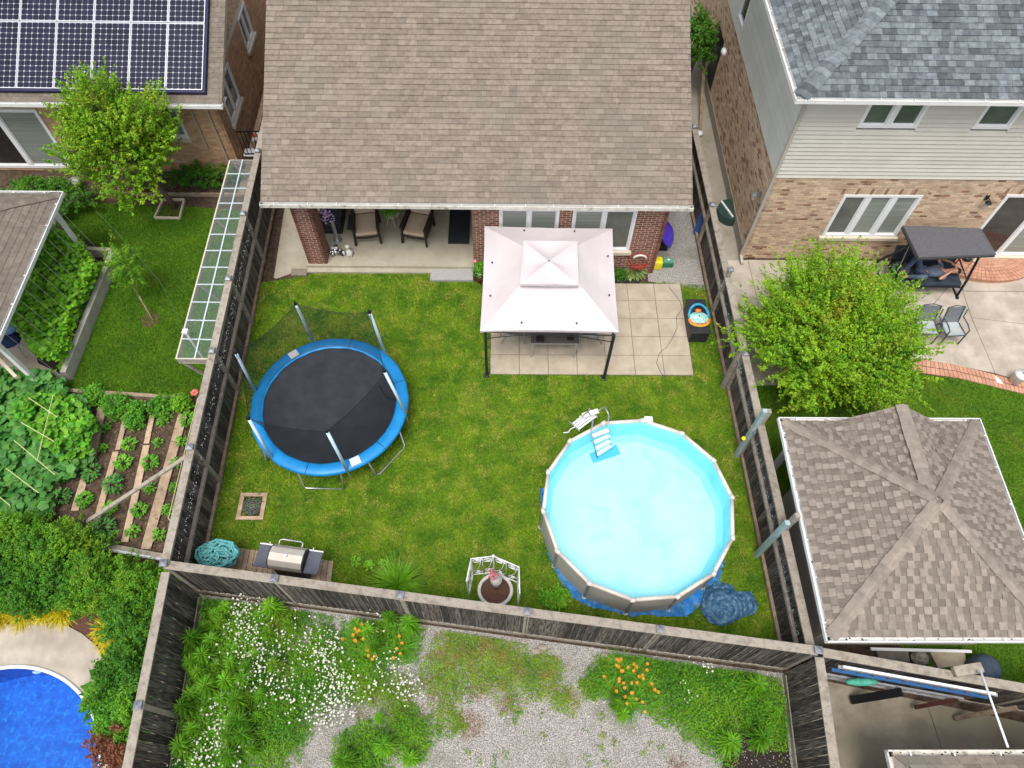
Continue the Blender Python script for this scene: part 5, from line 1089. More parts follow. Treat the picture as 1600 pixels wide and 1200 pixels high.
mb = MB().ball((-4.42, 13.78, .29), .1, 12, (1, .8, 1.25)).ball((-4.46, 13.86, .45), .065, 10).ball((-4.48, 13.92, .43), .035, 8).tube([(-4.38, 13.72, .19), (-4.36, 13.84, .33)], .035, 6).tube([(-4.46, 13.7, .19), (-4.46, 13.84, .36)], .03, 6).ball((-4.42, 13.86, .50), .025, 6, (1, .5, 1.6)).ball((-4.51, 13.86, .50), .025, 6, (1, .5, 1.6)); mb.build('body', wd, DO, smooth=True)
for k, (q, lb) in enumerate((((746, 397), 'clear glass bauble ornament at the porch edge by the pink geranium, upper one'), ((744, 410), 'clear glass bauble ornament at the porch edge, lower one'))):
    c = P(*q, .3); t = thing('glass_ornament', lb, 'ornament', c); MB().ball(c, .075, 14).build('globe', mat('silver_glass', (.35, .38, .38), (.6, .62, .62), 8, .08, metal=.6), t, smooth=True); MB().cyl(c.x, c.y, .17, .24, .05, n=12).build('base', black_m, t)
# hose reel, red flower on left side of the left fence
HR = thing('hose_reel', 'orange-red hose reel hung on the left face of the fence below the glazed frame', 'hose reel', (-6.95, 8.2, .9)); orm = mat('orange_hose', (.55, .10, .03), (.65, .2, .05), 8, .5)
for k in range(5): MB().tube([(-6.95 - .02 * k, 8.35 + (.2 + .02 * k) * math.cos(a), 1.2 + (.26 + .02 * k) * math.sin(a)) for a in [j * math.pi / 10 for j in range(20)]], .014, 5, closed=True).build('coil', orm, HR)
MB().box(-7.02, -6.9, 8.2, 8.5, 1.1, 1.5).build('bracket', frame_m, HR, bevel=.02)
RF = thing('garden_ornament', 'red flower-shaped garden stake beside the vegetable plot and the left fence', 'ornament', P(304, 614, .5)); c = P(304, 613, .55)
for k in range(6): a = k * math.pi / 3; MB().ball((c.x + .06 * math.cos(a), c.y + .06 * math.sin(a), c.z), .045, 8, (1, 1, .5)).build('petal', mat('red_petal', (.60, .05, .04), (.75, .25, .2), 20), RF, smooth=True)
MB().tube([(c.x, c.y, 0), c], .008, 5).build('stem', leafB, RF)

# string lights along both fences
def lights(lb, A, B, z, off, dens=26, m=None):
    A = Vector((*A, 0)); B = Vector((*B, 0)); d = B - A; L = d.length; d.normalize(); t = thing('string_lights', lb, 'string lights', A); w = MB(); bl_ = MB(); prev = None; pts = []
    n = int(L * 5)
    for k in range(n): pts.append(A + d * (k * L / n) + Vector((off + rnd(-.01, .01), 0, z + rnd(-.07, .05))))
    w.tube(pts, .005, 4); w.build('wire', dkplastic_m, t)
    for k in range(int(L * dens)): p = A + d * rnd(0, L) + Vector((off + rnd(0, .035), 0, z + rnd(-.10, .06))); bl_.ball(p, rnd(.006, .012), 4)
    bl_.build('bulbs', m or mat('bulb', (.6, .62, .6), None, rough=.3), t, kind='stuff')
lights('white fairy lights strung under the cap of the left fence', (fx(FL0, FL1, 4.4), 4.4), (fx(FL0, FL1, 13.5), 13.5), 1.72, .13)
lights('pale teal fairy lights strung under the cap of the right fence', (fx(FR0, FR1, 2.9), 2.9), (fx(FR0, FR1, 12), 12), 1.42, -.14, 30, mat('bulb_teal', (.3, .55, .55), None, rough=.3))
ys = thing('yellow_ball', 'yellow ball float fixed on the tall post of the right fence beside the pool', 'ball', P(1162, 686, 1.0)); MB().ball(P(1162, 685, 1.15), .055, 14).build('ball', ym, ys, smooth=True); ys2 = bpy.data.objects['yellow_ball']
# brace and post
o = MB().bar(P(303, 706, 1.85), P(136, 815, .25), .09, .05).build('brace', wood_gy_m); tag(o, 'long grey timber brace running diagonally from the left fence over the vegetable plot', 'timber')
for i, (u, lb) in enumerate(((2.55, 'lowest'), (7.2, 'upper'))):
    pass

# glazed lean-to on the left fence
GL = thing('glazed_frame', 'long sloping frame of clear panes on white bars fixed along the left fence', 'cold frame', (-7.3, 12.5, 1.5))
ga, gb, gc, gd = P(359, 250, 1.95), P(400, 250, 1.9), P(334, 562, 1.85), P(275, 560, 1.75)
gla = bpy.data.materials.new('clear_pane'); gla.use_nodes = True; b = gla.node_tree.nodes['Principled BSDF']; b.inputs['Base Color'].default_value = (.30, .36, .38, 1); b.inputs['Alpha'].default_value = .09; b.inputs['Roughness'].default_value = .15
wbar = mat('white_bar', (.55, .62, .66), None, rough=.4)
NR = 12
for r in range(NR):
    f0, f1 = r / NR, (r + 1) / NR; 
    for c_ in range(2):
        l0, r0 = ga.lerp(gd, f0), gb.lerp(gc, f0); l1, r1 = ga.lerp(gd, f1), gb.lerp(gc, f1); g0, g1 = c_ / 2, (c_ + 1) / 2
        q = [l0.lerp(r0, g0 + .02), l0.lerp(r0, g1 - .02), l1.lerp(r1, g1 - .02), l1.lerp(r1, g0 + .02)]
        MB().add(q + [v - Vector((0, 0, .006)) for v in q], [(0, 1, 2, 3), (7, 6, 5, 4)]).build('pane', gla, GL)
    if r: MB().bar(l0 + Vector((0, 0, .01)), r0 + Vector((0, 0, .01)), .022, .022).build('glazing_bar', wbar, GL)
MB().bar(ga.lerp(gb, .5) + Vector((0, 0, .012)), gd.lerp(gc, .5) + Vector((0, 0, .012)), .03, .025).build('glazing_bar', wbar, GL)
for a, b in ((ga, gd), (gb, gc), (ga, gb), (gd, gc)): MB().bar(a - Vector((0, 0, .07)), b - Vector((0, 0, .07)), .035, .14).build('frame_rail', cream_m if a is ga and b is gd else wood_gy_m, GL)
MB().bar(gd - Vector((0, 0, .1)), gc - Vector((0, 0, .06)), .03, .2).build('end_board', mat('pale_board', (.55, .50, .42), None), GL)
for f in (.0, .33, .66, 1.0): p = ga.lerp(gd, f); MB().bar(p - Vector((-.06, 0, .1)), Vector((p.x + .4, p.y, 1.0)), .05, .05).build('bracket', wood_gy_m, GL)
wp = thing('white_post', 'thin white pole with a square cap rising through the lower end of the glazed frame', 'post', P(313, 555, 0)); a = P(290, 519, 2.1); b = P(314, 556, 1.2); MB().tube([(a.x - .0, a.y, 2.1), (a.x + .02, a.y, 0)], .028, 8).build('pole', frame_m, wp); MB().box(a.x - .06, a.x + .06, a.y - .06, a.y + .06, 2.1, 2.16).build('cap', frame_m, wp)
o = MB().tube([(a.x, a.y, 2.12), P(250, 440, 1.9), P(182, 362, 2.0), P(150, 330, 2.1)], .006, 4).build('wire', mat('green_wire', (.06, .12, .05), None)); tag(o, 'thin green wire stretched from the white pole over the left lawn', 'wire')

# ================================================================ vegetation
def leafmesh(c, size, up=.5, asp=.55, fold=.25, dirs=None):
    """one folded diamond leaf per centre; c (n,3)"""
    n = len(c); s = np.asarray(size) * np.ones(n) if np.ndim(size) == 0 else size
    if dirs is None: a = RNG.uniform(0, 2 * np.pi, n); t = RNG.uniform(-.7, .9, n); d = np.stack([np.cos(a), np.sin(a), t], 1)
    else: d = dirs + RNG.normal(0, .15, (n, 3))
    d /= np.linalg.norm(d, axis=1, keepdims=True); nn = RNG.normal(0, 1, (n, 3)) * (1 - up); nn[:, 2] += up * 1.6 + .2
    w = np.cross(d, nn); w /= np.linalg.norm(w, axis=1, keepdims=True) + 1e-6; nn = np.cross(w, d)
    L = s[:, None]; V = np.empty((n, 4, 3)); V[:, 0] = c - d * L * .5; V[:, 2] = c + d * L * .5 - nn * L * .12
    V[:, 1] = c + w * L * asp * .5 + nn * L * fold * .3; V[:, 3] = c - w * L * asp * .5 + nn * L * fold * .3
    F = (np.arange(n)[:, None, None] * 4 + np.array([[0, 1, 2], [0, 2, 3]])[None]).reshape(-1, 3); return V.reshape(-1, 3), F
def join(parts):
    Vs, Fs, k = [], [], 0
    for V, F in parts: Vs.append(V); Fs.append(F + k); k += len(V)
    return np.vstack(Vs), np.vstack(Fs)
def shoots(c, rad, n, per, L=(.25, .6), spread=.05, bottom=-.5, droop=0., tip=.3, hollow=.55, upb=.4):
    """leaf centres along many short shoots spread through an ellipsoid, denser towards its skin"""
    c = np.array(c); rad = np.array(rad); v = RNG.normal(0, 1, (n * 3, 3)); v /= np.linalg.norm(v, axis=1, keepdims=True); v = v[v[:, 2] > bottom][:n]; n = len(v)
    lump = np.array([.80 + .48 * mnoise.noise(Vector(tuple(x * 2.1 + c[:3] * .7))) + .34 * mnoise.noise(Vector(tuple(x * 5.3)))  for x in v])
    r = (hollow + (1 - hollow) * RNG.uniform(0, 1, n) ** .6) * lump * 1.08; base = c + v * rad * r[:, None]
    d = v * np.array([1, 1, .7]) + RNG.normal(0, .35, (n, 3)); d[:, 2] += upb; d /= np.linalg.norm(d, axis=1, keepdims=True); ln = RNG.uniform(*L, n)
    t = RNG.uniform(0, 1, (n, per)); P_ = base[:, None] + d[:, None] * (ln[:, None] * t)[..., None] + RNG.normal(0, 1, (n, per, 3)) * (spread * (1.15 - t))[..., None]
    P_[:, :, 2] -= droop * (t ** 2) * ln[:, None]; return P_.reshape(-1, 3), np.repeat(d, per, 0), base, d
def tree(label, base, top, rad, n, per, m, size=(.05, .09), trunk=.07, cat='tree', name='tree', limbs=9, **k):
    base = Vector(base); top = Vector(top); t = thing(name, label, cat, base)
    pts, d, sb, sdir = shoots(tuple(top), rad, n, per, **k); s = RNG.uniform(*size, len(pts)); pts[:, 2] = np.maximum(pts[:, 2], .05)
    V, F = leafmesh(pts, s, up=.45); fast('crown', V, F, m, t)
    mid = base.lerp(top, .55) + Vector((rnd(-.1, .1), rnd(-.1, .1), 0)); MB().tube([base, base.lerp(mid, .5) + Vector((rnd(-.04, .04), 0, 0)), mid, top], [trunk, trunk * .85, trunk * .7, trunk * .25], 9).build('trunk', bark_m, t, smooth=True)
    idx = RNG.choice(len(sb), min(limbs, len(sb)), replace=False)
    for i in idx:
        st = base.lerp(top, rnd(.35, .75)); e = Vector(sb[i]); MB().tube([st, st.lerp(e, .5) + Vector((0, 0, .1)), e, e + Vector(sdir[i]) * .25], [trunk * .4, trunk * .28, trunk * .14, .006], 6).build('limb', bark_m, t, smooth=True)
    mb = MB()
    for i in range(0, len(sb), 4):
        e = Vector(sb[i]); st = e.lerp(top, .45); mb.tube([st, e, e + Vector(sdir[i]) * .3], [.012, .008, .003], 3, cap=False)
    mb.build('twigs', bark_m, t, kind='stuff'); return t
def shrub(label, c, rad, n, per, m, size=(.04, .07), cat='shrub', name='shrub', **k):
    t = thing(name, label, cat, (c[0], c[1], 0)); pts, d, sb, sdir = shoots(c, rad, n, per, bottom=-.3, **k); pts[:, 2] = np.maximum(pts[:, 2], .02)
    V, F = leafmesh(pts, RNG.uniform(*size, len(pts)), up=.5); fast('foliage', V, F, m, t)
    mb = MB()
    for i in range(0, len(sb), max(1, len(sb) // 24)): e = Vector(sb[i]); mb.tube([(c[0] + rnd(-.06, .06), c[1] + rnd(-.06, .06), 0), e.lerp(Vector((c[0], c[1], c[2])), .4), e], [.015, .01, .004], 4)
    mb.build('stems', bark_m, t); return t
def blades(c, n, L, w, arch=.5, seg=3, flat=.35, z0=0., r0=.04):
    """a tuft of arching strap leaves"""
    Vs = []; Fs = []
    a = RNG.uniform(0, 2 * np.pi, n); ll = RNG.uniform(*L, n); el = RNG.uniform(flat, 1.45, n)
    for i in range(n):
        dx, dy = math.cos(a[i]), math.sin(a[i]); x, y, z = c[0] + dx * rnd(0, r0), c[1] + dy * rnd(0, r0), z0; e = el[i]; st = ll[i] / seg; k = len(Vs)
        for s in range(seg + 1):
            ww = w * (1 - (s / seg) ** 2) + .001; Vs += [(x - dy * ww, y + dx * ww, z), (x + dy * ww, y - dx * ww, z)]
            x += dx * math.cos(e) * st; y += dy * math.cos(e) * st; z = max(.01, z + math.sin(e) * st); e -= arch * rnd(.6, 1.4)
        for s in range(seg): q = k + s * 2; Fs.append((q, q + 1, q + 3)); Fs.append((q, q + 3, q + 2))
    return np.array(Vs), np.array(Fs)

# right-hand tree
tree('large round-crowned bright green tree beside the right fence above the pavilion', (8.75, 10.7, 0), tuple(P(1300, 528, 1.7)), (1.98, 1.9, 1.35), 2600, 46, leafA, (.045, .085), .09, L=(.25, .95), hollow=.36, limbs=14, upb=.7, bottom=-.6, spread=.06)
# left tree in its timber square
tree('leafy green tree with yellowish tips growing in front of the solar panelled house', (-9.95, 15.75, 0), tuple(P(186, 222, 2.4)), (1.42, 1.3, 1.8), 1150, 42, leafA, (.05, .095), .09, L=(.3, .8), hollow=.35, upb=.8, bottom=-.6)
TS = thing('tree_surround', 'square of pale edging round bare soil at the foot of the left garden tree', 'edging', (-10.0, 15.4, 0))
q = [P(243, 342), P(282, 343), P(289, 314), P(256, 314)]
for i in range(4): MB().bar(q[i] + Vector((0, 0, .04)), q[(i + 1) % 4] + Vector((0, 0, .04)), .05, .1).build('edging_board', cream_m, TS)
MB().add([v + Vector((0, 0, .012)) for v in q], [(0, 1, 2, 3)]).build('soil', redmulch_m, TS)
# sapling
c = P(236, 500, 0); sp = thing('sapling', 'small yellow-green sapling tied to a stake in the left lawn', 'tree', c)
pts, d, sb, sdd = shoots((-10.0, 12.35, 1.25), (.42, .42, .8), 90, 30, L=(.15, .35)); V, F = leafmesh(pts, RNG.uniform(.05, .09, len(pts)), asp=.35); fast('crown', V, F, leafB, sp); MB().tube([c, (-9.98, 12.3, 1.3), (-10, 12.35, 1.9)], [.02, .015, .006], 6).build('trunk', bark_m, sp); MB().tube([c + Vector((.05, 0, 0)), c + Vector((.05, .1, .9))], .015, 6).build('stake', wood_lt_m, sp)
MB().cyl(c.x, c.y, .004, .02, .25, n=18).build('bare_patch', redmulch_m, sp)
# hedge / bushes top left
shrub('low clipped bright green shrub at the far left between the house and the garden shelter', (-13.6, 15.6, .45), (1.5, .75, .5), 420, 40, leafC, (.04, .07), L=(.1, .22), hollow=.6)
shrub('dark low planting along the foot of the solar panelled house', (-9.3, 16.9, .15), (1.3, .35, .3), 120, 30, leafC, (.05, .09), L=(.1, .3))
MB().bar((-11.6, 16.25, .06), (-7.3, 16.25, .06), .06, .12).build('timber_edging', wood_br_m, None, 'brown timber edging between the left lawn and the house bed', 'edging')
shrub('dark green column of shrub in the alley between the two houses', (6.25, 21.6, 1.6), (.55, .9, 1.1), 260, 34, leafC, (.05, .09), L=(.15, .3))
# raised bed with climbing beans
rb = thing('raised_bed', 'long bed with a pale concrete kerb beside the garden shelter', 'garden bed', (-12, 11.5, 0))
q = [P(142, 395, .2), P(180, 397, .2), P(104, 588, .2), P(66, 568, .2)]; MB().bar(q[0], q[1], .12, .4).build('kerb', conc_m, rb); MB().bar(q[1] + Vector((0, -.05, 0)), q[2], .14, .4).build('kerb', mat('kerb_stone', (.36, .34, .28), (.48, .46, .4), 4, .9), rb)
MB().add([P(75, 345, .1), P(178, 397, .1), P(104, 588, .1), P(60, 568, .1), P(30, 490, .1)], [(0, 1, 2, 3, 4)]).build('soil', mulch_m, rb)
def leafparts(parent, centers, size, m, nparts=300, shape='lobed', tilt=.5):
    key = ('leaf', shape, m.name)
    if key not in _UN:
        n = 10 if shape == 'lobed' else 6; vs = [(0, 0, 0)]
        for k in range(n): a = 2 * math.pi * k / n; r = .5 * ((1.0 if k % 2 == 0 else .78) if shape == 'lobed' else (1, .7, .62, .8, .62, .7)[k]); vs.append((r * math.cos(a), r * math.sin(a) * (1 if shape == 'lobed' else .8), -.10 + .03 * (k % 2)))
        _UN[key] = unit_mesh('leaf', MB().add(vs, [(0, k + 1, (k + 1) % n + 1) for k in range(n)]), m)
    me = _UN[key]; base = np.array([v.co[:] for v in me.vertices]); fa = np.array([p.vertices[:] for p in me.polygons]); Vs = []; Fs = []; k = 0
    order = np.argsort(-centers[:, 2])
    for j, i in enumerate(order):
        c = centers[i]; s = rnd(*size); az = rnd(0, 6.28); R3 = (Matrix.Rotation(az, 3, 'Z') @ Matrix.Rotation(rnd(-tilt, tilt), 3, 'X') @ Matrix.Rotation(rnd(-tilt, tilt), 3, 'Y')) * s
        if j < nparts:
            o = bpy.data.objects.new('leaf', me); finish(o, parent); M = R3.to_4x4(); M.translation = Vector(c); o.matrix_basis = M
        else: Vs.append(base @ np.array(R3).T + c); Fs.append(fa + k); k += len(base)
    if Vs: fast('foliage', np.vstack(Vs), np.vstack(Fs), m, parent, kind='stuff')
def patch(poly, n, h, bump=.25, jz=.1):
    p = sample(poly, n); z = np.array([h * (1 + bump * 2 * mnoise.noise(Vector((x * 1.6, y * 1.6, 3)))) for x, y in p]) * RNG.uniform(.55, 1, n) + RNG.normal(0, jz * .4, n); return np.column_stack([p, np.maximum(z, .04)])
BN = thing('bean_plants', 'dense bright green bean plants climbing strings beside the garden shelter', 'plants', (-11.8, 11.5, 0))
leafparts(BN, patch([P2(68, 375, .5), P2(110, 372, .5), P2(135, 385, .5), P2(160, 430, .5), P2(128, 490, .5), P2(100, 575, .5), P2(60, 560, .5), P2(20, 500, .5), P2(38, 430, .5)], 5200, 1.0, .2, .15), (.08, .15), leafW, 300)
BY = thing('low_plants', 'row of small yellow-green plants along the kerb of the bean bed', 'plants', (-11.2, 11, 0))
leafparts(BY, patch([P2(150, 420), P2(168, 408), P2(104, 588), P2(92, 586)], 420, .18, .3, .03), (.06, .10), leafW, 60)
ST = thing('bean_strings', 'fan of pale strings tied from the shelter gutter down to the bean bed', 'strings', (-11.8, 11.5, 1))
for k in range(13):
    f = k / 12; a = P(90, 325, 2.3).lerp(P(6, 520, 2.3), f); b = a + Vector((.42, -.05, -2.1)); MB().tube([a, b], .0035, 4).build('string', mat('string', (.4, .4, .37), None), ST)
for q in ((142, 716),): pass
# vegetable plot
planks = [((95, 727), (79, 801), 12), ((160, 636), (143, 716), 14), ((141, 718), (117, 798), 12), ((202, 630), (184, 703), 8), ((181, 706), (146, 832), 10), ((243, 625), (229, 693), 9), ((229, 696), (195, 847), 11), ((286, 648), (228, 858), 16), ((114, 624), (128, 626), 9)]
names = ['first plank from the left, half under the squash leaves', 'wide plank at the far end of the second row', 'stained plank at the near end of the second row', 'narrow plank at the far end of the third row', 'speckled plank at the near end of the third row', 'plank at the far end of the fourth row', 'long stained plank at the near end of the fourth row', 'widest plank, nearest the fence', 'short offcut at the far edge of the plot']
for (a, b, w), nm in zip(planks, names):
    a, b = P(*a, .05), P(*b, .05); o = MB().bar(a, b, w * .0145, .03).build('plank', wood_lt_m); tag(o, 'pale board on the soil: ' + nm, 'plank', 'boards laid between the vegetable rows')
o = MB().bar(P(97, 611, .08), P(297, 624, .08), .1, .16).build('timber_edging', wood_br_m); tag(o, 'long brown timber between the left lawn and the vegetable plot', 'edging')
o = MB().bar(P(150, 850, .08), P(262, 871, .08), .1, .16).build('timber_edging', wood_gy_m); tag(o, 'grey timber closing the near end of the vegetable plot', 'edging')
o = MB().tube([P(166, 858, .12), P(256, 874, .12)], .045, 10).build('pipe', frame_m, smooth=True); tag(o, 'white plastic pipe lying along the near end of the vegetable plot', 'pipe')
def herb(lb, c, r, h, m, n=60, size=(.05, .1), name='seedling', cat='plant', group=None):
    t = thing(name, lb, cat, (0, 0, 0), group); a = RNG.uniform(0, 6.28, n); rr = r * RNG.uniform(0, 1, n) ** .5; pts = np.column_stack([rr * np.cos(a), rr * np.sin(a), h * (1 - .6 * (rr / r) ** 2) * RNG.uniform(.4, 1, n) + .03])
    V, F = leafmesh(pts, RNG.uniform(*size, n), up=.7, asp=.5, dirs=np.column_stack([np.cos(a), np.sin(a), np.full(n, .25)])); fast('leaves', V, F, m, t); MB().tube([(0, 0, 0), (0, 0, h * .7)], [.012, .006], 5).build('stem', leafB, t); t.location = c; return t
sd_px = [(635, 420, 0), (620, 540, 0), (780, 520, 1), (800, 380, 2), (745, 630, 1), (690, 760, 2), (905, 630, 1), (945, 510, 0), (975, 385, 0), (555, 690, 2), (515, 850, 1), (375, 835, 2), (635, 1020, 2), (665, 900, 1), (840, 910, 1), (800, 1035, 0), (955, 1055, 0), (1005, 910, 0), (1045, 775, 0), (1085, 500, 0), (1130, 375, 1), (1060, 630, 0), (900, 780, 0), (390, 700, 2)]
protos = [herb('x', (0, 0, -9), .14, .16, leafV, 46, (.06, .1), group='pepper and bean seedlings in the vegetable plot'), herb('x', (0, 0, -9), .19, .22, leafV, 75, (.07, .12), group='pepper and bean seedlings in the vegetable plot'), herb('x', (0, 0, -9), .24, .28, leafS, 95, (.08, .14), group='pepper and bean seedlings in the vegetable plot')]
used = set(); LN_ = [((160, 636), (117, 798)), ((202, 630), (146, 832)), ((243, 625), (195, 847)), ((286, 648), (228, 858))]
def gap_of(x, y): return sum(x > a[0] + (b[0] - a[0]) * (y - a[1]) / (b[1] - a[1]) for a, b in LN_)
gaps = {}
for (cx_, cy_, k) in sorted(sd_px, key=lambda t: t[1]): gaps.setdefault(gap_of(cx_ * .2625, 560 + cy_ * .2625), []).append((cx_, cy_))
GN = ['left of the wide plank', 'between the wide plank and third plank row', 'between the third and fourth plank rows', 'between the fourth row and widest plank', 'between the widest plank and the fence']; ON = ['farthest', 'second farthest', 'third', 'fourth', 'fifth', 'sixth', 'seventh', 'eighth', 'ninth']
for (cx_, cy_, k) in sd_px:
    px_, py_ = cx_ * .2625, 560 + cy_ * .2625; c = P(px_, py_, 0); g0 = gap_of(px_, py_); lb = ON[gaps[g0].index((cx_, cy_))] + [' small seedling ', ' bushy seedling ', ' large-leaved seedling '][k] + GN[g0]
    if k not in used: t = protos[k]; used.add(k); t.location = c
    else: t = dup(protos[k], c, rnd(0, 6.28), sc=rnd(.85, 1.15))
    t['label'] = lb
for (q, r, lb) in (((147, 617), .26, 'parsley-like bushy herb at the far left of the vegetable plot'), ((181, 634), .36, 'largest bushy herb clump at the far edge of the vegetable plot'), ((215, 640), .2, 'narrow herb clump beside the third plank row'), ((250, 636), .27, 'spreading herb clump over the fourth plank'), ((284, 632), .2, 'pale yellow-green herb clump near the left fence'), ((213, 658), .2, 'leafy clump just below the narrow herb clump')):
    shrub(lb, tuple(P(*q, .15)), (r, r, .22), 90, 16, leafW if 'pale' in lb else leafV, (.04, .08), name='herb', cat='herb', L=(.05, .12))
SQ = thing('squash_patch', 'sprawling patch of big squash and cucumber leaves filling the left of the vegetable plot', 'plants', (-11.2, 7.2, 0))
leafparts(SQ, patch([P2(-80, 585, .4), P2(25, 580, .4), P2(60, 580, .4), P2(98, 590, .4), P2(105, 620, .4), P2(130, 620, .4), P2(148, 660, .4), P2(140, 715, .4), P2(112, 740, .4), P2(80, 750, .4), P2(72, 800, .4), P2(40, 830, .4), P2(-80, 830, .4)], 2300, .5, .35, .12), (.14, .27), leafS, 300)
CU = thing('cucumber_vines', 'paler lobed vine leaves climbing strings in the middle of the squash patch', 'plants', (-10.8, 7.6, 0))
leafparts(CU, patch([P2(45, 620, .6), P2(80, 615, .6), P2(118, 622, .6), P2(148, 660, .6), P2(138, 700, .6), P2(100, 720, .6), P2(60, 690, .6), P2(30, 650, .6)], 900, .75, .25, .12), (.11, .19), leafV, 300, tilt=.6)
yr = mat('yellow_twine', (.55, .55, .25), None); SF = thing('twine_frame', 'pale yellow twine and canes stretched over the vegetable plot', 'twine', P(150, 700, 0))
for a, b, z in (((309, 622), (263, 810), .9), ((83, 617), (58, 720), 1.0), ((309, 622), (318, 635), .9), ((263, 810), (273, 822), .9), ((290, 708), (303, 716), .9), ((44, 621), (90, 652), 1.), ((33, 660), (85, 690), 1.), ((22, 688), (86, 742), 1.), ((10, 732), (60, 770), 1.), ((0, 777), (16, 790), 1.)): MB().tube([P(*a, z), P(*b, z)], .009, 5).build('twine', yr, SF)
for q in ((309, 622), (263, 810), (83, 617), (58, 720)): p = P(*q, .9); MB().tube([(p.x, p.y, 0), p], .01, 5).build('cane', wood_lt_m, SF)

# shrub border bottom left
sh_list = [((30, 855), .85, .9, leafB, 'mid-green leafy bush below the squash patch at the left edge'), ((100, 865), .72, .95, leafB, 'bright mounded bush at the near left corner of the vegetable plot'), ((60, 905), 1.0, 1.0, leafC, 'dark feathery bush above the golden grasses'), ((155, 915), .74, 1.0, leafB, 'broad green bush in the middle of the border above the blue pool'), ((228, 925), .64, 1.0, leafB, 'tall light green bush touching the left fence corner'), ((-20, 900), 1., 1.0, leafC, 'dark bush cut by the left edge above the golden grasses'), ((215, 975), .65, .9, leafC, 'dark fine-leaved bush beside the bottom-left fence'), ((205, 1050), .72, .75, leafC, 'broad-leaved dark bush between the pool deck and the fence'), ((178, 1085), .5, .5, leafV, 'lower dark leafy bush spreading onto the pool deck'), ((200, 1125), .55, .6, leafV, 'light green bush beside the post cap of the bottom-left fence')]
for (q, r, h, m, lb) in sh_list:
    c = P(*q, h * .5); shrub(lb, (c.x, c.y, h * .45), (r * 1.0, r * .85, h * .7), int(640 * r), 42, m, (.035, .07), L=(.1, .3), hollow=.55)
shrub('rusty red-brown bush at the bottom edge next to the fence', tuple(P(185, 1160, .3)), (.45, .5, .4), 150, 30, leafR, (.04, .07), L=(.1, .2))
ygl = ['at the left edge of the pool deck', 'second from the left edge', 'third from the left edge', 'right of the row, beside bare mulch', 'alone beside the dark bush, upper', 'alone beside the dark bush, lower', 'behind the first gap of the row']
for i, (q, s) in enumerate((((5, 960), 1.), ((40, 958), 1.1), ((75, 955), .9), ((100, 957), 1.05), ((170, 985), .95), ((178, 1005), .8), ((22, 950), .8))):
    c = P(*q, .0); t = thing('golden_grass', 'tuft of bright yellow ornamental grass ' + ygl[i], 'ornamental grass', c, 'golden grasses along the pool deck'); V, F = blades((c.x, c.y), 330, (.25 * s, .5 * s), .009, .55, 4, .2, r0=.13); fast('leaves', V, F, leafY, t)
# blue pool bottom left
bp_ = thing('inground_pool', 'round in-ground pool with bright blue liner and white rim at the bottom left corner', 'pool', (-10.15, .33, 0)); bcx, bcy, br = -10.15, .33, 2.30
MB().tube([(bcx + br * math.cos(a), bcy + br * math.sin(a), .03) for a in [k * math.pi / 40 for k in range(80)]], .04, 8, closed=True).build('coping', frame_m, bp_, smooth=True)
MB().lathe((bcx, bcy), [(br, .035), (br - .04, .03), (br - .04, .022), (br - .02, .021)], 80, cap=False).build('liner_edge', frame_m, bp_)
bwm = mat('blue_pool_liner', (.003, .10, .50), (.01, .17, .66), 5, .5, c3=(.02, .26, .78), scale3=9, lo3=.52, hi3=.66, bump=.0)
nseg = 80; mb = MB().lathe((bcx, bcy), [(br - .035, .03), (br - .035, -.9)], nseg, cap=False); mb.add([(bcx + (br - .035) * math.cos(a), bcy + (br - .035) * math.sin(a), -.9) for a in [2 * math.pi * k / nseg for k in range(nseg)]], [tuple(range(nseg))]); mb.build('liner', bwm, bp_, smooth=False)
MB().add([(bcx + (br - .036) * math.cos(a), bcy + (br - .036) * math.sin(a), -.04) for a in [2 * math.pi * k / nseg for k in range(nseg)]], [tuple(range(nseg))]).build('water', water('blue_water', (.72, .88, .97), .04, .25, 5.), bp_)
c = P(57, 1046, -.1); MB().ball((c.x, bcy + math.sqrt(max(0, (br - .06) ** 2 - (c.x - bcx) ** 2)), -.15), .1, 12, (1, .4, .6)).build('pool_light', frame_m, bp_, smooth=True)

# tufts in the middle garden
def tuft(lb, q, n, L, m=leafV, w=.008, cat='ornamental grass', name='grass_tuft', z=0, **k):
    c = P(*q, z); t = thing(name, lb, cat, c); V, F = blades((c.x, c.y), n, L, w, **k); fast('leaves', V, F, m, t); return t
tuft('arching clump of long green grass against the back fence between grill and white cage', (622, 915), 420, (.35, .75), leafW, .007, arch=.4, r0=.2)
for i, (q, lb) in enumerate((((578, 884), 'small broad-leaved weed in the grass right of the barbecue'), ((556, 878), 'second small broad-leaved weed nearer the barbecue'), ((600, 882), 'third small broad-leaved weed nearer the grass clump'))): herb(lb, P(*q), .12, .08, leafW, 40, (.05, .08), 'weed', 'weed')
shrub('yellow-green low weed growing at the back fence left of the pool', tuple(P(868, 935, .1)), (.28, .2, .18), 60, 18, leafW, (.04, .08), name='weed', cat='weed', L=(.05, .15))
h = thing('hosta', 'variegated hosta clump in the bed by the window wall', 'plant', P(985, 425)); V, F = blades(P2(990, 424), 230, (.22, .46), .028, .45, 3, .3, r0=.12); fast('leaves', V, F, mat('hosta_leaf', (.12, .26, .03), (.42, .5, .2), 24, .6, vary=.3), h)
shrub('small dark green plant in the bed beside the hosta', tuple(P(966, 430, .1)), (.2, .15, .18), 60, 18, leafC, (.04, .07), name='plant', cat='plant', L=(.05, .12))
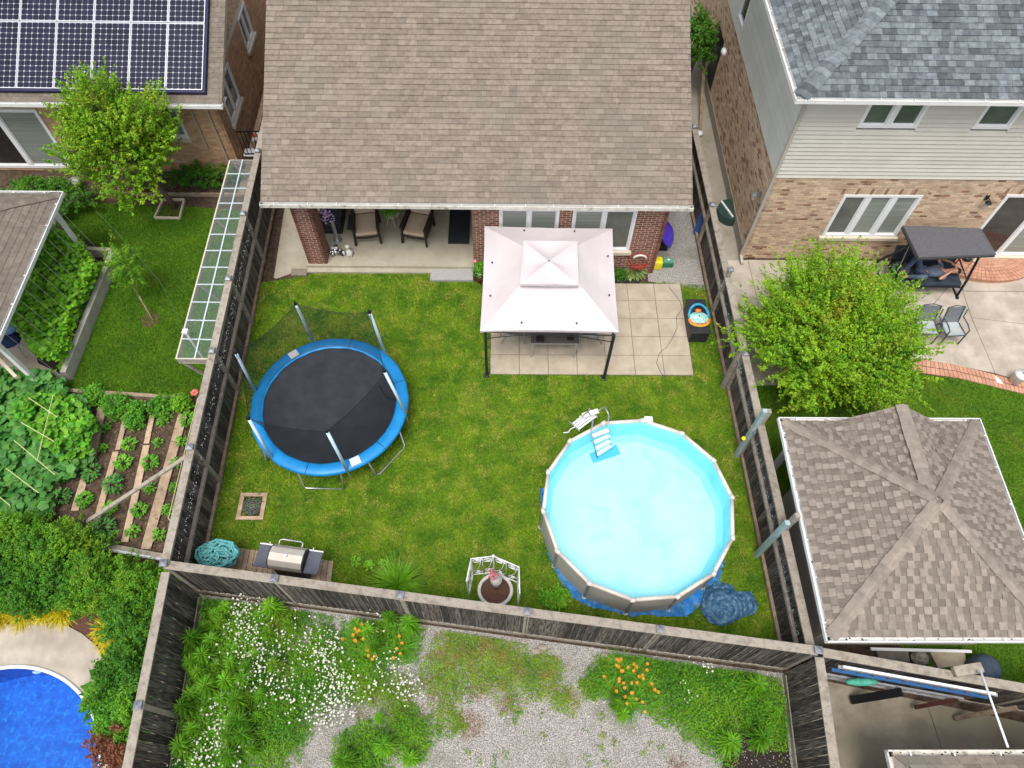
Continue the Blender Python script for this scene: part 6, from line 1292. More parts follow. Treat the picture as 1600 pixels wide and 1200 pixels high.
c = P(966, 412, .2); o = MB().ball(c, .08, 12).build('ornament', mat('blue_ceramic', (.10, .18, .4), (.3, .5, .6), 18, .3), smooth=True); tag(o, 'blue speckled ceramic ball in the bed at the gazebo corner', 'ornament')
GR = thing('geranium_pot', 'pink geranium in a pot at the porch end by the brick wall', 'plant', P(752, 395)); c = Vector((-.62, 13.2, .0)); MB().lathe((c.x, c.y), [(.09, 0), (.13, .22), (.14, .24)], 14).build('pot', mat('terracotta_dark', (.12, .05, .035), None), GR)
pts, *_ = shoots((c.x, c.y, .38), (.2, .16, .16), 50, 14, L=(.05, .1)); V, F = leafmesh(pts, .06); fast('leaves', V, F, leafV, GR); MB().ball((c.x - .17, c.y + .04, .6), .055, 8).build('bloom', mat('geranium_pink', (.75, .22, .22), (.8, .4, .38), 20), GR, smooth=True)
BR = thing('potted_ornaments', 'dark red pot with small white flowers beside the grey step', 'planter', P(747, 432)); c = Vector((-.66, 12.98, 0)); MB().lathe((c.x, c.y), [(.07, 0), (.11, .2), (.12, .21)], 12).build('pot', mat('oxblood', (.10, .02, .02), None, rough=.4), BR)
mb = MB(); [mb.ball((c.x + rnd(-.1, .1), c.y + rnd(-.04, .22), .28 + rnd(-.04, .1)), .02, 5) for _ in range(26)]; mb.build('flowers', petW, BR); pts, *_ = shoots((c.x, c.y + .08, .25), (.12, .15, .1), 26, 12, L=(.03, .08)); V, F = leafmesh(pts, .05); fast('leaves', V, F, leafC, BR)
FN = thing('fern', 'trailing green fern in its pot on the cream stand between the armchairs', 'plant', (-3.27, 15.05, .63)); MB().lathe((-3.27, 15.05), [(.1, .63), (.14, .78)], 12).build('pot', dkplastic_m, FN); V, F = blades((-3.27, 15.05), 260, (.25, .5), .012, .75, 4, .3, z0=.8, r0=.1); fast('fronds', V, F, leafB, FN)

# weedy lot: density follows circles given as (px, py, radius m, strength)
def dens(p, blobs): 
    v = np.zeros(len(p))
    for (x, y, r, s) in blobs: c = P2(x, y); v = np.maximum(v, s * np.clip(1.25 - np.hypot(p[:, 0] - c.x, p[:, 1] - c.y) / r, 0, 1))
    nz = np.array([mnoise.noise(Vector((a * 1.7, b * 1.7, 9))) + .5 * mnoise.noise(Vector((a * 5, b * 5, 2))) for a, b in p]); return v + nz * .35
lotp = [(-6.55, 4.05), (5.9, 2.4), (5.55, -3.5), (-6.2, -3.5)]
def cover(lb, cat, blobs, n, m, size, h, asp=.4, thr=.45, name='ground_cover', up=.6):
    p = sample(lotp, n); p = p[dens(p, blobs) > thr + RNG.uniform(-.12, .5, len(p)) ** 1 * 1.0]; z = RNG.uniform(.01, 1, len(p)) ** 1.3 * h * np.clip(dens(p, blobs), .3, 1.1); V, F = leafmesh(np.column_stack([p, z + .01]), RNG.uniform(*size, len(p)), up=up, asp=asp)
    o = fast(name, V, F, m, kind='stuff'); o['label'] = lb; o['category'] = cat
cover('matted low green weeds spreading over the gravel', 'weeds', [(360, 1010, 1.3, 1.2), (330, 1100, 1.3, 1.3), (300, 1200, 1.2, 1.2), (420, 1130, 1.1, 1.1), (480, 1060, .9, .95), (440, 980, .8, .9), (560, 1030, .9, .95), (610, 990, .8, 1.1), (500, 1000, .5, .7), (1060, 1060, 1.05, 1.2), (1140, 1070, .9, 1.2), (1000, 1040, .7, 1.1), (1190, 1110, .8, 1.2), (1110, 1120, .8, 1.), (640, 1150, .6, .9), (570, 1180, .7, .9), (940, 1060, .5, .9), (1060, 1110, .5, .9)], 420000, leafB, (.035, .07), .32, thr=.30)
cover('knee-high leafy green weeds crowding the left and right beds of the lot', 'weeds', [(350, 1040, 1.0, 1.1), (330, 1130, 1.1, 1.2), (330, 960, .7, 1.), (400, 1000, .6, .9), (1150, 1080, .7, 1.), (1190, 1110, .6, 1.), (590, 1010, .5, .9)], 60000, leafW, (.05, .1), .42, asp=.22, thr=.45, name='tall_cover')
cover('short pale green creeping weeds in front of the back fence', 'weeds', [(740, 1010, .95, 1.3), (700, 1050, .7, 1.), (780, 1040, .8, 1.1), (840, 1060, .7, .9), (880, 1090, .45, .8), (690, 1110, .5, .7), (620, 1080, .6, .8), (920, 1080, .3, .7), (960, 1010, .6, .8)], 420000, leafP, (.03, .055), .12, thr=.40)
cover('dry rusty patches of dead weeds on the gravel', 'weeds', [(745, 1080, .35, .95), (680, 1090, .25, .9), (740, 1130, .4, .8), (790, 1098, .3, .8), (660, 1115, .3, .8), (560, 1120, .3, .6), (430, 1120, .3, .5), (1060, 1198, .25, .9)], 200000, leafDry, (.02, .045), .05, thr=.45)
o_ = sample(lotp, 900); nz_ = np.array([mnoise.noise(Vector((x * 1.3, y * 1.3, 6))) for x, y in o_]); o_ = o_[nz_ > .05][:170]; Vs = []
for x, y in o_:
    k_ = int(RNG.integers(8, 26)); q_ = RNG.normal(0, .045, (k_, 2)) + [x, y]; Vs.append(leafmesh(np.column_stack([q_, RNG.uniform(.01, .07, k_)]), RNG.uniform(.03, .06, k_), up=.6))
V, F = join(Vs); o = fast('weed_sprigs', V, F, leafP, kind='stuff'); o['label'] = 'small sprigs of weeds dotted over the open gravel'; o['category'] = 'weeds'
# rosette weeds
def rosette(seed, h, tiers, L, m):
    t = thing('weed_stalk', 'x', 'weed', (0, 0, 0), 'tall whorled weeds of the lot'); Vs = []
    for k in range(tiers):
        z = h * (.35 + .65 * k / max(1, tiers - 1)); n = 13; ln = L * (1 - .35 * k / tiers)
        a = RNG.uniform(0, 6.28) + np.arange(n) * 2 * np.pi / n + RNG.normal(0, .12, n); el = .15 + .5 * k / tiers + RNG.normal(0, .1, n); d = np.column_stack([np.cos(a) * np.cos(el), np.sin(a) * np.cos(el), np.sin(el)])
        c = np.array([0, 0, z]) + d * ln * .55; Vs.append(leafmesh(c, RNG.uniform(.9, 1.15, n) * ln, up=.85, asp=.12, dirs=d))
    V, F = join(Vs); fast('leaves', V, F, m, t); MB().tube([(0, 0, 0), (0, 0, h)], [.008, .004], 5).build('stem', leafB, t); return t
rp_ = [rosette(1, .5, 7, .24, leafW), rosette(2, .42, 6, .21, leafW), rosette(3, .62, 8, .24, leafB)]
spots = [(352, 948), (335, 958), (305, 1000), (360, 1035), (325, 1060), (385, 1040), (365, 1125), (325, 1125), (390, 1090), (340, 1170), (310, 1170), (385, 1150), (300, 1035), (400, 960), (450, 975), (290, 1020), (318, 975), (345, 970), (330, 1000), (310, 1050), (340, 1040), (365, 1010), (300, 1085), (330, 1075), (355, 1065), (380, 1060), (290, 1105), (315, 1110), (345, 1115), (375, 1095), (300, 1140), (330, 1145), (365, 1150), (285, 1165), (395, 1020), (420, 990), (425, 950), (405, 1085), (380, 1130), (300, 1190), (350, 1190), (395, 1170), (320, 1025), (375, 985), (430, 1040), (400, 1120), (345, 1090), (360, 1180), (1180, 1070), (1200, 1100), (1195, 1080), (1215, 1110), (1170, 1130), (1185, 1155), (1140, 1160), (1205, 1140), (585, 1010), (575, 985), (555, 975), (610, 965), (640, 975), (590, 1120), (965, 1100), (985, 1095), (975, 1115), (1150, 1000), (600, 1165), (640, 1185), (540, 1190)]
for i, q in enumerate(spots):
    k = i % 3; c = P(q[0], q[1], .4); c.z = 0; t = rp_[i] if i < 3 else copy_tree(rp_[k]); t.location = c; t.rotation_euler = (0, 0, rnd(0, 6.28)); t.scale = (rnd(.65, 1.25),) * 3
    t['label'] = 'tall weed with whorls of narrow leaves ' + ('in the left bed of the gravel lot' if q[0] < 450 else 'near the left daylilies' if q[0] < 700 else 'below the right daylilies' if q[0] < 1100 else 'in the right corner of the gravel lot')
# white daisy drifts
def flowers(lb, blobs, n, m, r=(.012, .022), h=.35, name='wild_flowers'):
    Vs = []; Fs = []; k = 0; pts = []
    for (x, y, rr, cnt) in blobs:
        rr *= 1.5; cnt = int(cnt * .72); c = P2(x, y, .3); a = RNG.uniform(0, 6.28, cnt); q = rr * RNG.uniform(0, 1, cnt) ** .6; pts.append(np.column_stack([c.x + q * np.cos(a), c.y + q * np.sin(a), RNG.uniform(.25, .5, cnt)]))
    pts = np.vstack(pts); n = len(pts); R0 = RNG.uniform(*r, n); V = np.zeros((n, 7, 3)); V[:, 6] = pts + [0, 0, .004]; tl = RNG.normal(0, .35, (n, 2)); an = RNG.uniform(0, 6.28, n)
    for j in range(6): rj = R0 * RNG.uniform(.75, 1.2, n); dx = np.cos(an + j * 1.047) * rj; dy = np.sin(an + j * 1.047) * rj; V[:, j] = pts + np.column_stack([dx, dy, dx * tl[:, 0] + dy * tl[:, 1]])
    F = (np.arange(n)[:, None, None] * 7 + np.array([[j, (j + 1) % 6, 6] for j in range(6)])[None]).reshape(-1, 3)
    o = fast(name, V.reshape(-1, 3), F, m, kind='stuff'); o['label'] = lb; o['category'] = 'flowers'
    st = np.zeros((n, 3, 3)); st[:, 0] = pts; st[:, 1] = pts * [1, 1, 0] + [.004, 0, 0]; st[:, 2] = pts * [1, 1, 0] - [.004, 0, 0]; return pts, st
pw_, stw = flowers('drifts of tiny white wild flowers among the tall weeds', [(390, 945, .28, 110), (375, 975, .25, 60), (385, 990, .4, 130), (410, 1020, .4, 190), (405, 1045, .3, 110), (395, 1075, .35, 90), (345, 1120, .3, 110), (345, 1165, .4, 190), (330, 1185, .35, 110), (300, 1195, .3, 90), (370, 1150, .3, 90), (500, 1005, .28, 130), (510, 1030, .25, 100), (530, 1060, .28, 130), (525, 1095, .35, 180), (510, 1110, .3, 110), (450, 1060, .3, 70), (460, 1100, .25, 50), (580, 1070, .2, 30), (605, 1030, .2, 40), (630, 1065, .25, 80), (640, 1080, .2, 50), (585, 975, .2, 40), (465, 985, .3, 40), (340, 1035, .2, 30), (1095, 1030, .2, 16), (1075, 1080, .15, 16), (1105, 1045, .1, 10)], 0, petW, (.010, .024))
o = fast('flower_stalks', stw.reshape(-1, 3), np.arange(len(stw) * 3).reshape(-1, 3), leafB, kind='stuff'); o['label'] = 'thin green stalks under the white wild flowers'; o['category'] = 'stalks'
# daylilies
for i, (q, lb, nb) in enumerate((((972, 1045), 'upper left daylily clump with orange blooms right of the gravel', 9), ((995, 1055), 'daylily clump with orange blooms in the middle of the right bed', 9), ((960, 1075), 'daylily clump with orange blooms at the left rim of the right bed', 7), ((985, 1100), 'lowest daylily clump with orange blooms, beside feathery weeds', 7), ((1010, 1075), 'right-hand daylily clump with few blooms', 4), ((560, 995), 'daylily clump with orange blooms among the left weeds', 9), ((575, 1025), 'lower daylily clump with orange blooms among the left weeds', 6), ((625, 1010), 'daylily clump with orange blooms next to the white flowers', 5))):
    c = P(*q, .2); c.z = 0; t = thing('daylily', lb, 'flowers', c); V, F = blades((c.x, c.y), 90, (.3, .6), .008, .45, 4, .6, r0=.08); fast('leaves', V, F, leafV, t)
    for k in range(nb):
        a = rnd(0, 6.28); r = rnd(.05, .3); p = Vector((c.x + r * math.cos(a), c.y + r * math.sin(a), rnd(.35, .5))); mb = MB()
        for j in range(6):
            b = j * 1.047; d = Vector((math.cos(b), math.sin(b), .25)); s_ = Vector((-math.sin(b), math.cos(b), 0)); mb.add([p, p + d * .024 + s_ * .011, p + d * .044, p + d * .024 - s_ * .011], [(0, 1, 2, 3)])
        mb.tube([(c.x, c.y, .05), p], .004, 3); mb.build('bloom', petO, t)
# stones by the fence
for i, q in enumerate(((838, 1018), (848, 1012), (955, 1030), (945, 1025))):
    c = P(*q, .03); mb = MB().ball((c.x, c.y, .04), .09, 7, (1.2, .8, .6)); o = mb.build('rock', mat('rock', (.28, .24, .18), (.38, .33, .26), 8, .9, bump=.5)); tag(o, ['left flat tan rock at the foot of the back fence', 'small tan rock next to the left flat one', 'brown rock behind the orange daylilies', 'smaller rock behind the orange daylilies'][i], 'rock')


# ================================================================ right garden things and the person
SW = thing('garden_swing', 'grey canopied garden swing bed standing against the tan brick house', 'swing', (11.9, 13.1, 0))
grey_c = mat('swing_canopy', (.085, .085, .095), (.12, .12, .13), 18, .9, stretch=(1, 3, 1)); cush = mat('navy_cushion', (.02, .028, .042), (.035, .045, .065), 5, .8)
q = [P(1411, 352, 1.95), P(1533, 357, 1.95), P(1557, 397, 1.85), P(1436, 402, 1.85)]
mb = MB(); c = sum(q, Vector()) / 4; vs = [v for v in q] + [v - Vector((0, 0, .13)) for v in q]; inn = [v.lerp(c, .12) + Vector((0, 0, .05)) for v in q]
mb.add(vs + inn, [(0, 1, 5, 4), (1, 2, 6, 5), (2, 3, 7, 6), (3, 0, 4, 7), (0, 8, 9, 1), (1, 9, 10, 2), (2, 10, 11, 3), (3, 11, 8, 0), (8, 11, 10, 9)]); mb.build('canopy', grey_c, SW)
mb = MB(); mb.tube([v - Vector((0, 0, .1)) for v in q], .018, 6, closed=True); mb.build('canopy_frame', black_m, SW)
for s_, x in ((0, 10.85), (1, 12.88)):
    top = Vector((x, 13.0, 1.82)); mb = MB(); mb.tube([(x, 13.75, .05), (x, 13.45, .7), (x, 13.05, 1.5), top], .035, 8); mb.build('rear_leg', black_m, SW, smooth=True)
    mb = MB(); mb.tube([(x, 12.55, .05), (x + .12, 12.78, .5), (x + .12, 13.0, 1.2), top], .036, 8); mb.build('front_leg', black_m, SW, smooth=True)
    MB().tube([(x, 12.5, .04), (x, 13.85, .04)], .028, 8).build('foot', black_m, SW); MB().ball((x, 12.5, .05), .05, 10).build('foot_cap', black_m, SW, smooth=True)
    MB().tube([(x, 13.0, 1.75), (x + (.1 if not s_ else -.1), 12.85, .62)], .01, 5).build('hanger', steel_m, SW)
MB().tube([(10.85, 13.0, 1.82), (12.88, 13.0, 1.82)], .025, 8).build('top_bar', black_m, SW)
sx0_, sx1_, sy0_, sy1_ = 10.98, 12.78, 12.58, 13.32
MB().box(sx0_, sx1_, sy0_, sy1_, .42, .56).build('seat_cushion', cush, SW, bevel=.04)
MB().bar((sx0_ + .9, sy1_ + .02, .5), (sx0_ + .9, sy1_ + .22, 1.05), 1.8, .14, (0, 1, 0)).build('back_cushion', cush, SW, bevel=.04)
MB().tube([(sx0_, sy0_, .42), (sx1_, sy0_, .42), (sx1_, sy1_, .42), (sx0_, sy1_, .42)], .022, 6, closed=True).build('seat_frame', black_m, SW)
for x in (sx0_ - .03, sx1_ + .03): MB().tube([(x, sy0_, .44), (x, sy0_ + .02, .72), (x, sy1_, .76), (x, sy1_, .44)], .02, 6).build('armrest', black_m, SW, smooth=True)
MB().ball((11.12, 13.05, .66), .26, 14, (1, 1, .5)).build('round_cushion', mat('slate_cushion', (.06, .075, .095), (.09, .10, .125), 6, .9), SW, smooth=True)
# person lying with knees up, head to the right
skin = mat('skin', (.50, .25, .16), (.56, .29, .19), 12, .5); tee = mat('blue_grey_tshirt', (.09, .115, .16), (.14, .17, .23), 9, .9); jean = mat('blue_jeans', (.05, .075, .13), (.10, .14, .22), 9, .9); hairm = mat('dark_hair', (.02, .014, .01), None)
PE = thing('person', 'person in a grey-blue t-shirt and blue jeans lying on the swing seat with knees bent', 'person', (11.9, 12.95, .58))
def skinned(name, joints, edges, m, root=0, sub=2):
    me = bpy.data.meshes.new(name); me.from_pydata([j[0] for j in joints], edges, []); me.materials.append(m); me.update(); o = bpy.data.objects.new(name, me); finish(o, PE)
    sk = o.modifiers.new('skin', 'SKIN'); sk.use_smooth_shade = True
    if not me.skin_vertices: me.attributes.new('skin', 'FLOAT', 'POINT')
    d = me.skin_vertices[0].data
    for i, j in enumerate(joints): d[i].radius = (j[1], j[2] if len(j) > 2 else j[1]); d[i].use_root = (i == root)
    sb_ = o.modifiers.new('sub', 'SUBSURF'); sb_.levels = sub; sb_.render_levels = sub; return o
zs = .66
pel = (11.68, 12.90, zs); ch = (12.05, 12.93, zs + .04); nk = (12.36, 12.92, zs + .06); hd = (12.52, 12.90, zs + .10); hd2 = (12.64, 12.88, zs + .12)
shR, shL = (12.26, 12.74, zs + .03), (12.27, 13.11, zs + .03); elR, elL = (12.02, 12.60, zs + .1), (12.12, 13.26, zs + .22); wrR, wrL = (12.26, 12.70, zs + .26), (12.34, 13.05, zs + .3)
hipR, hipL = (11.66, 12.80, zs), (11.66, 13.0, zs); knR, knL = (11.52, 12.50, zs + .30), (11.42, 13.12, zs + .42); anR, anL = (11.16, 12.74, zs + .02), (11.10, 12.86, zs + .05)
J_ = [(pel, .13, .10), (ch, .15, .10), (nk, .055), (hd, .085, .09), (hd2, .07, .08), (shR, .055), (elR, .042), (wrR, .03), (shL, .055), (elL, .042), (wrL, .03), (hipR, .085), (knR, .06), (anR, .04), (hipL, .085), (knL, .06), (anL, .04), ((11.06, 12.70, zs + .0), .035), ((11.0, 12.84, zs + .02), .035), ((12.33, 12.76, zs + .3), .03), ((12.40, 12.99, zs + .32), .03)]
skinned('body', J_, [(0, 1), (1, 2), (2, 3), (3, 4), (1, 5), (5, 6), (6, 7), (1, 8), (8, 9), (9, 10), (0, 11), (11, 12), (12, 13), (0, 14), (14, 15), (15, 16), (13, 17), (16, 18), (7, 19), (10, 20)], skin)
def lr(a, b, f): return tuple(a[i] + (b[i] - a[i]) * f for i in range(3))
skinned('tshirt', [((11.74, 12.91, zs + .01), .155, .125), (ch, .175, .125), ((12.27, 12.93, zs + .05), .10, .08), (shR, .078), (lr(shR, elR, .55), .068), (shL, .078), (lr(shL, elL, .55), .068)], [(0, 1), (1, 2), (1, 3), (3, 4), (1, 5), (5, 6)], tee)
skinned('jeans', [(pel, .145, .12), (hipR, .10), (knR, .078), (lr(knR, anR, .9), .055), (hipL, .10), (knL, .078), (lr(knL, anL, .9), .055)], [(0, 1), (1, 2), (2, 3), (0, 4), (4, 5), (5, 6)], jean)
for wr, dr in ((wrR, (.09, .06, .02)), (wrL, (.07, -.08, .0))):
    for k in range(5):
        b = Vector(wr) + Vector(dr) * .7 + Vector((0, 0, .0)) + Vector((-dr[1], dr[0], 0)).normalized() * (k - 2) * .016; tip = b + Vector(dr) * (.75 if k not in (0,) else .4) + Vector((0, 0, -.02))
        MB().tube([b, b.lerp(tip, .5) + Vector((0, 0, .01)), tip], [.009, .008, .006], 6).build('finger', skin, PE, smooth=True)
h0 = Vector(hd).lerp(Vector(hd2), .4); MB().ball(tuple(h0 + Vector((.075, 0, -.02))), .098, 14, (.9, .95, .9)).build('hair', hairm, PE, smooth=True)
MB().ball(tuple(h0 + Vector((-.03, 0, .095))), .018, 8, (1.6, .7, 1)).build('nose', skin, PE, smooth=True)
for s_ in (-1, 1): MB().ball(tuple(h0 + Vector((.015, s_ * .033, .088))), .012, 8).build('eye', mat('eye', (.05, .03, .02), None), PE, smooth=True); MB().ball(tuple(h0 + Vector((.01, s_ * .092, .0))), .022, 8, (1, .4, 1)).build('ear', skin, PE, smooth=True)
MB().ball(tuple(h0 + Vector((-.075, 0, .075))), .014, 8, (.6, 1.8, .5)).build('mouth', mat('lip', (.4, .12, .1), None), PE, smooth=True)
sling_chair('teal-grey sling patio chair at the right, nearer the picture edge', (12.1, 11.15, .03), R_(184), tealf, sling_b); sling_chair('teal-grey sling patio chair half hidden by the tree, back to back with the other', (11.42, 11.2, .03), R_(176), tealf, sling_b)
BK = thing('planter_bucket', 'white bucket planter on the pink brick border at the right edge', 'planter', P(1580, 598)); c = P(1583, 597, 0); MB().lathe((c.x, c.y), [(.13, .035), (.17, .38), (.175, .4)], 18).build('bucket', frame_m, BK, smooth=True); MB().cyl(c.x, c.y, .38, .39, .16).build('soil', mulch_m, BK)
MB().tube([(c.x, c.y, .4), (c.x + .1, c.y + .1, .75)], .01, 5).tube([(c.x + .05, c.y, .4), (c.x + .25, c.y + .12, .7)], .01, 5).build('stake', black_m, BK)
o = MB().add([P(1554, 587, .04), P(1562, 592, .04), P(1568, 600, .04), P(1558, 598, .04)], [(0, 1, 2, 3)]).build('paper', frame_m); tag(o, 'torn white scrap of paper on the pink brick border', 'paper')
o = MB().ball(P(1512, 404, .25), .12, 10, (1.2, .9, .7)).build('bag', black_m, smooth=True); tag(o, 'small black bag on the landing behind the swing leg', 'bag')
o = MB().ball(P(1523, 406, .22), .1, 8, (1, .9, .6)).build('towel', cream_m, smooth=True); tag(o, 'folded cream towel next to the black bag on the landing', 'towel')
# behind the pavilion / lower right
for i, (q, r) in enumerate((((1440, 1030), .22), ((1475, 1032), .26))):
    pass
o = MB().prism([P2(1445, 1016), P2(1500, 1018), P2(1505, 1040), P2(1460, 1046)], .0, .16).build('stone_block', mat('sandstone', (.34, .29, .21), (.42, .37, .28), 6, .9)); tag(o, 'flat sandstone block behind the fence below the pavilion', 'stone')
o = MB().ball(P(1437, 1028, .12), .2, 9, (1, .8, .7)).build('rock', mat('rough_rock', (.20, .18, .14), (.40, .38, .33), 14, .95, bump=.8)); tag(o, 'rough mottled rock beside the flat sandstone block', 'rock')
o = MB().prism([P2(1365, 1018), P2(1415, 1020), P2(1418, 1036), P2(1370, 1032)], 0, .12).build('stone_block', mat('dark_stone', (.12, .11, .10), (.2, .18, .16), 8)); tag(o, 'dark stone slab under the pavilion gutter behind the fence', 'stone')
o = MB().bar(P(1360, 1014, .3), P(1518, 1018, .3), .06, .03).build('trim_board', frame_m); tag(o, 'long white trim board lying along the base of the pavilion', 'board')
BN_ = thing('covered_bin', 'round bin under a slate-blue fabric cover on the grass beside the fence', 'bin', P(1535, 1050)); c = P(1535, 1046, .3); cvm = mat('slate_cover', (.045, .07, .11), (.07, .10, .15), 6, .6, bump=.4, bscale=8)
MB().lathe((c.x, c.y), [(.27, .0), (.30, .25), (.28, .5), (.2, .6), (.05, .63)], 20).build('cover', cvm, BN_, smooth=True)
# ladder and gear hung on the near face of the lower right fence
fd = (Vector((14.5, 1.15, 0)) - Vector((6.15, 2.6, 0))).normalized(); fn = Vector((fd.y, -fd.x, 0)); fo = Vector((6.15, 2.6, 0)) + fn * .12
LA = thing('ladder', 'aluminium ladder with blue rails hung flat on the fence below the pavilion', 'ladder', fo + fd * .3)
bluer = mat('ladder_blue', (.03, .12, .32), None, rough=.4)
for z, m in ((1.62, steel_m), (1.3, bluer)): MB().bar(fo + fd * .35 + Vector((0, 0, z)) + fn * .05, fo + fd * 3.3 + Vector((0, 0, z)) + fn * .05, .06, .05).build('rail', m, LA)
for k in range(10): MB().bar(fo + fd * (.55 + k * .29) + Vector((0, 0, 1.3)) + fn * .05, fo + fd * (.55 + k * .29) + Vector((0, 0, 1.62)) + fn * .05, .035, .03).build('rung', steel_m, LA)
L2 = thing('ladder', 'second grey ladder hung lower on the same fence beneath the blue one', 'ladder', fo + fd * .3)
for z in (1.02, .74): MB().bar(fo + fd * .3 + Vector((0, 0, z)) + fn * .09, fo + fd * 3.0 + Vector((0, 0, z)) + fn * .09, .04, .05).build('rail', steel_m, L2)
for k in range(9): MB().bar(fo + fd * (.5 + k * .29) + Vector((0, 0, .74)) + fn * .09, fo + fd * (.5 + k * .29) + Vector((0, 0, 1.02)) + fn * .09, .035, .03).build('rung', steel_m, L2)
o = MB().bar(fo + fd * .4 + Vector((0, 0, 1.74)) + fn * .06, fo + fd * 3.2 + Vector((0, 0, 1.74)) + fn * .06, .045, .03).build('pole_set', frame_m); tag(o, 'long white pole clipped along the top of the ladder fence', 'pole')
o = MB().ball(fo + fd * 1.0 + Vector((0, 0, 1.12)) + fn * .14, .16, 10, (2.2, .5, .6)).build('net_bag', mat('green_net', (.04, .30, .20), (.1, .4, .3), 12), smooth=True); tag(o, 'bundle of green netting tucked behind the hanging ladders', 'netting')
o = MB().bar(fo + fd * 1.75 + Vector((0, 0, 1.15)) + fn * .2, fo + fd * 1.2 + Vector((0, 0, .12)) + fn * .32, .16, .04).build('strap', black_m); tag(o, 'black strap hanging from the ladders to the ground', 'strap')
o = MB().bar(fo + fd * 2.9 + Vector((0, 0, 1.0)) + fn * .12, fo + fd * 2.45 + Vector((0, 0, .2)) + fn * .25, .08, .05).build('broom', mat('dark_red_wood', (.07, .02, .015), None)); tag(o, 'dark red-brown broom leaning on the fence right of the ladders', 'broom')
o = MB().bar(fo + fd * 3.9 + Vector((0, 0, 1.2)) + fn * .12, fo + fd * 3.3 + Vector((0, 0, .1)) + fn * .3, .09, .05).build('spade', wood_br_m); tag(o, 'brown wooden handled spade leaning near the fence post', 'spade')
a = P(1532, 1048, 2.15); b = P(1575, 1168, 2.3); o = MB().tube([a, b], .02, 8).build('tie_bar', frame_m, smooth=True); tag(o, 'thin white bar from the fence post to the gutter at lower right', 'bar')
o = MB().bar(a + Vector((.02, 0, -.08)), P(1480, 1068, .75), .04, .05).build('floodlight_arm', steel_m); tag(o, 'grey metal arm slanting down from the fence post', 'bracket')
tp_ = thing('timber_post_top', 'capped grey timber beam end over the fence behind the ladders', 'beam', P(1505, 1045)); MB().bar(P(1490, 1050, 1.9), P(1533, 1043, 1.95), .18, .12).build('beam', wood_gy_m, tp_)
# tall teal-topped posts of the right fence lean outwards
for i, (b, t, lb) in enumerate((((1150, 712), (1190, 638), 'tall fence post with worn teal paint above the yellow ball'), ((1172, 868), (1228, 800), 'tall fence post with worn teal paint beside the pool, nearer the back corner'), ((1118, 605), (1147, 552), 'grey fence post leaning beside the tree'))):
    y_ = P(*b, 0).y; x_ = fx(FR0, FR1, y_) - .12; o = MB().bar((x_, y_, 0), (x_, y_ + .02, (2.3, 2.15, 1.75)[i]), .1, .1, (1, 0, 0)).build('support_post', (teal_m, teal_m, wood_gy_m)[i]); tag(o, lb, 'post')
# alley bits
WB = thing('window_well', 'dark green corrugated window well cover against the tan brick side wall', 'window well', (6.75, 15.6, 0)); MB().lathe((6.88, 15.6), [(.42, .0), (.42, .3)], 20).build('well', mat('well_green', (.02, .05, .045), (.04, .08, .07), 8, .5), WB); MB().bar((6.6, 15.9, .33), (6.85, 15.25, .33), .05, .04).build('bar', frame_m, WB)
WB.location = (6.75, 15.6, 0)
o = MB().tube([(5.82, 14.9, .0), (5.82, 14.9, .9)], [.14, .1], 10).build('blue_barrel', mat('blue_plastic', (.01, .10, .42), None, rough=.4)); tag(o, 'blue plastic tube standing behind the right fence in the alley', 'tube')
o = MB().bar((6.5, 19.4, .06), (6.75, 22.6, 1.6), .1, .06).build('board', wood_br_m); tag(o, 'long board leaning on the brick side wall in the alley', 'board')
o = MB().ball((6.72, 20.0, 2.5), .16, 8, (.6, 1, .7)).build('vent_hood', frame_m, smooth=True); tag(o, 'white vent hood on the side wall above the dark side door', 'vent')
o = MB().ball((6.45, 19.2, .1), .12, 7, (1, 1.2, .6)).build('white_bag', frame_m, smooth=True); tag(o, 'crumpled white bag on the alley path', 'bag')
# gap between the left house and the middle house
sheet('side_yard', [(-8.2, 16.4), (-7.0, 16.4), (-7.0, 30), (-8.2, 30)], .01, mat('side_boards', (.16, .12, .09), (.26, .21, .16), 5))
PLs = [((-7.95, 17.9, .3), (-7.95, 23, .4), .16, wood_lt_m, 'pale thick board stacked along the side wall of the left house'), ((-7.72, 18.6, .25), (-7.6, 24, .35), .14, wood_gy_m, 'grey board lying in the gap between the left two houses'), ((-7.48, 18.0, .2), (-7.35, 24, .3), .2, wood_lt_m, 'widest pale board in the gap between the left two houses'), ((-7.25, 19.0, .3), (-7.12, 24, .6), .1, steel_m, 'thin grey pipe lying next to the fence in the side gap')]
for a, b, w, m, lb in PLs: o = MB().bar(a, b, w, .12).build('lumber', m); tag(o, lb, 'board', 'lumber stored in the side gap')
RLg = thing('railing', 'black metal railing on the small landing beside the left house', 'railing', (-7.6, 17.0, 0))
ra, rb2 = P(369, 206, 1.3), P(411, 205, 1.3); MB().bar(ra, rb2, .03, .03).build('top_rail', black_m, RLg); MB().bar(ra - Vector((0, 0, .85)), rb2 - Vector((0, 0, .85)), .03, .03).build('bottom_rail', black_m, RLg)
for k in range(8): p = ra.lerp(rb2, k / 7); MB().bar(p, p - Vector((0, 0, .9)), .018, .018).build('baluster', black_m, RLg)
LNd = thing('side_steps', 'pair of white stair treads behind the black railing', 'steps', (-7.5, 17.2, 0))
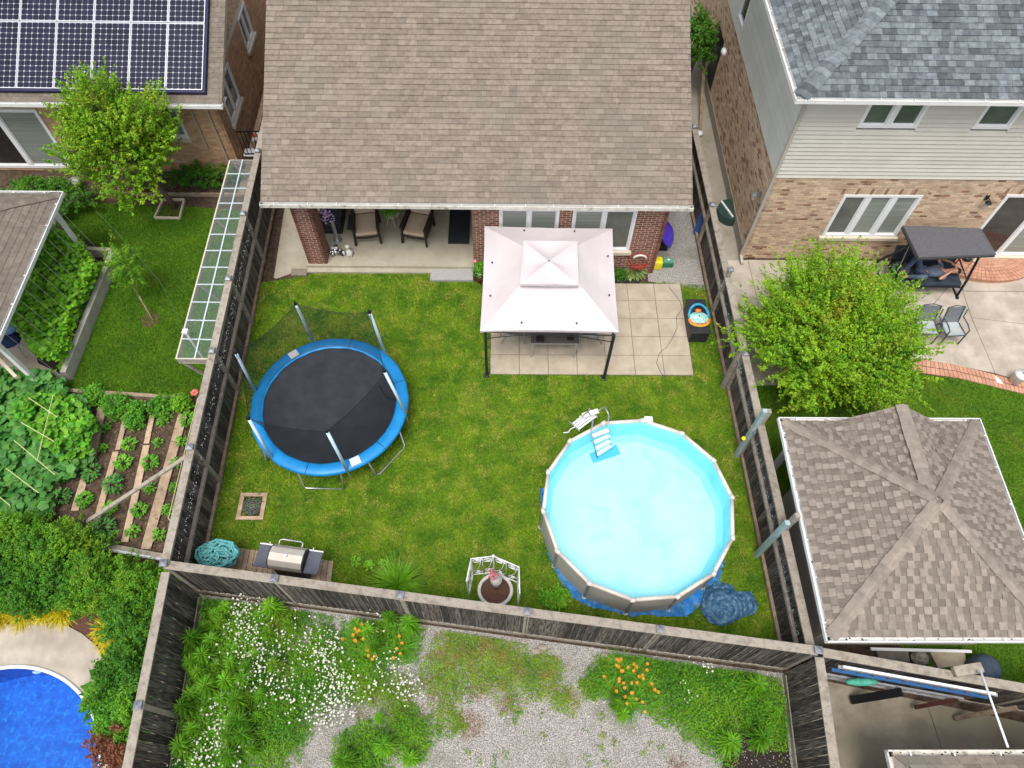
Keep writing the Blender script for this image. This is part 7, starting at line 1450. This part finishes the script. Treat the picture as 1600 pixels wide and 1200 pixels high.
for (a, b, z) in (((383, 232), (398, 243), .42), ((397, 207), (411, 219), .6)): p, q_ = P(*a, z), P(*b, z); MB().box(min(p.x, q_.x), max(p.x, q_.x) + .05, min(p.y, q_.y), max(p.y, q_.y), z - .04, z).build('tread', frame_m, LNd)
CB = thing('covered_barbecue', 'barbecue under a black cover with a red knob in the side gap', 'barbecue', (-7.3, 18.4, 0)); MB().box(-7.6, -7.05, 17.9, 18.6, 0, .9).build('cover', black_m, CB, bevel=.08); MB().ball((-7.7, 18.0, .85), .07, 8).build('knob', mat('signal_red', (.6, .05, .02), None), CB, smooth=True); MB().tube([(-7.45, 17.7, .1), (-7.4, 17.85, .9)], .07, 10).build('gas_bottle', steel_m, CB)
# under the left shelter
CH = thing('garden_chair', 'chair with pale blue rounded back cushion under the left shelter', 'chair', P(12, 525)); c = P(12, 525, .5); bl2 = mat('pale_blue_cloth', (.16, .26, .46), (.2, .31, .52), 4, .8); nv = mat('navy_cloth', (.012, .03, .09), None)
MB().ball((c.x, c.y + .1, .75), .33, 16, (1.05, .7, .55)).build('back_cushion', bl2, CH, smooth=True); MB().ball((c.x, c.y - .12, .52), .36, 16, (1.1, .8, .35)).build('seat_cushion', nv, CH, smooth=True)
for s_ in (-1, 1): MB().tube([(c.x + s_ * .33, c.y - .38, 0), (c.x + s_ * .35, c.y - .3, .45), (c.x + s_ * .33, c.y + .25, .5), (c.x + s_ * .33, c.y + .35, 0)], .014, 6).build('leg', steel_m, CH)
PT2 = thing('plant_pot', 'pale grey flower pot on the brick path under the left garden tree', 'pot', P(124, 293)); c = P(124, 293); MB().lathe((c.x, c.y), [(.12, 0), (.17, .28), (.18, .3)], 16).build('pot', mat('pot_grey', (.45, .45, .43), None), PT2, smooth=True); MB().cyl(c.x, c.y, .27, .285, .165).build('soil', mulch_m, PT2)
o = MB().bar(P(-10, 552, .9), P(26, 590, .9), .08, .08).build('handrail', cream_m); tag(o, 'cream painted handrail at the left edge above the squash leaves', 'rail')
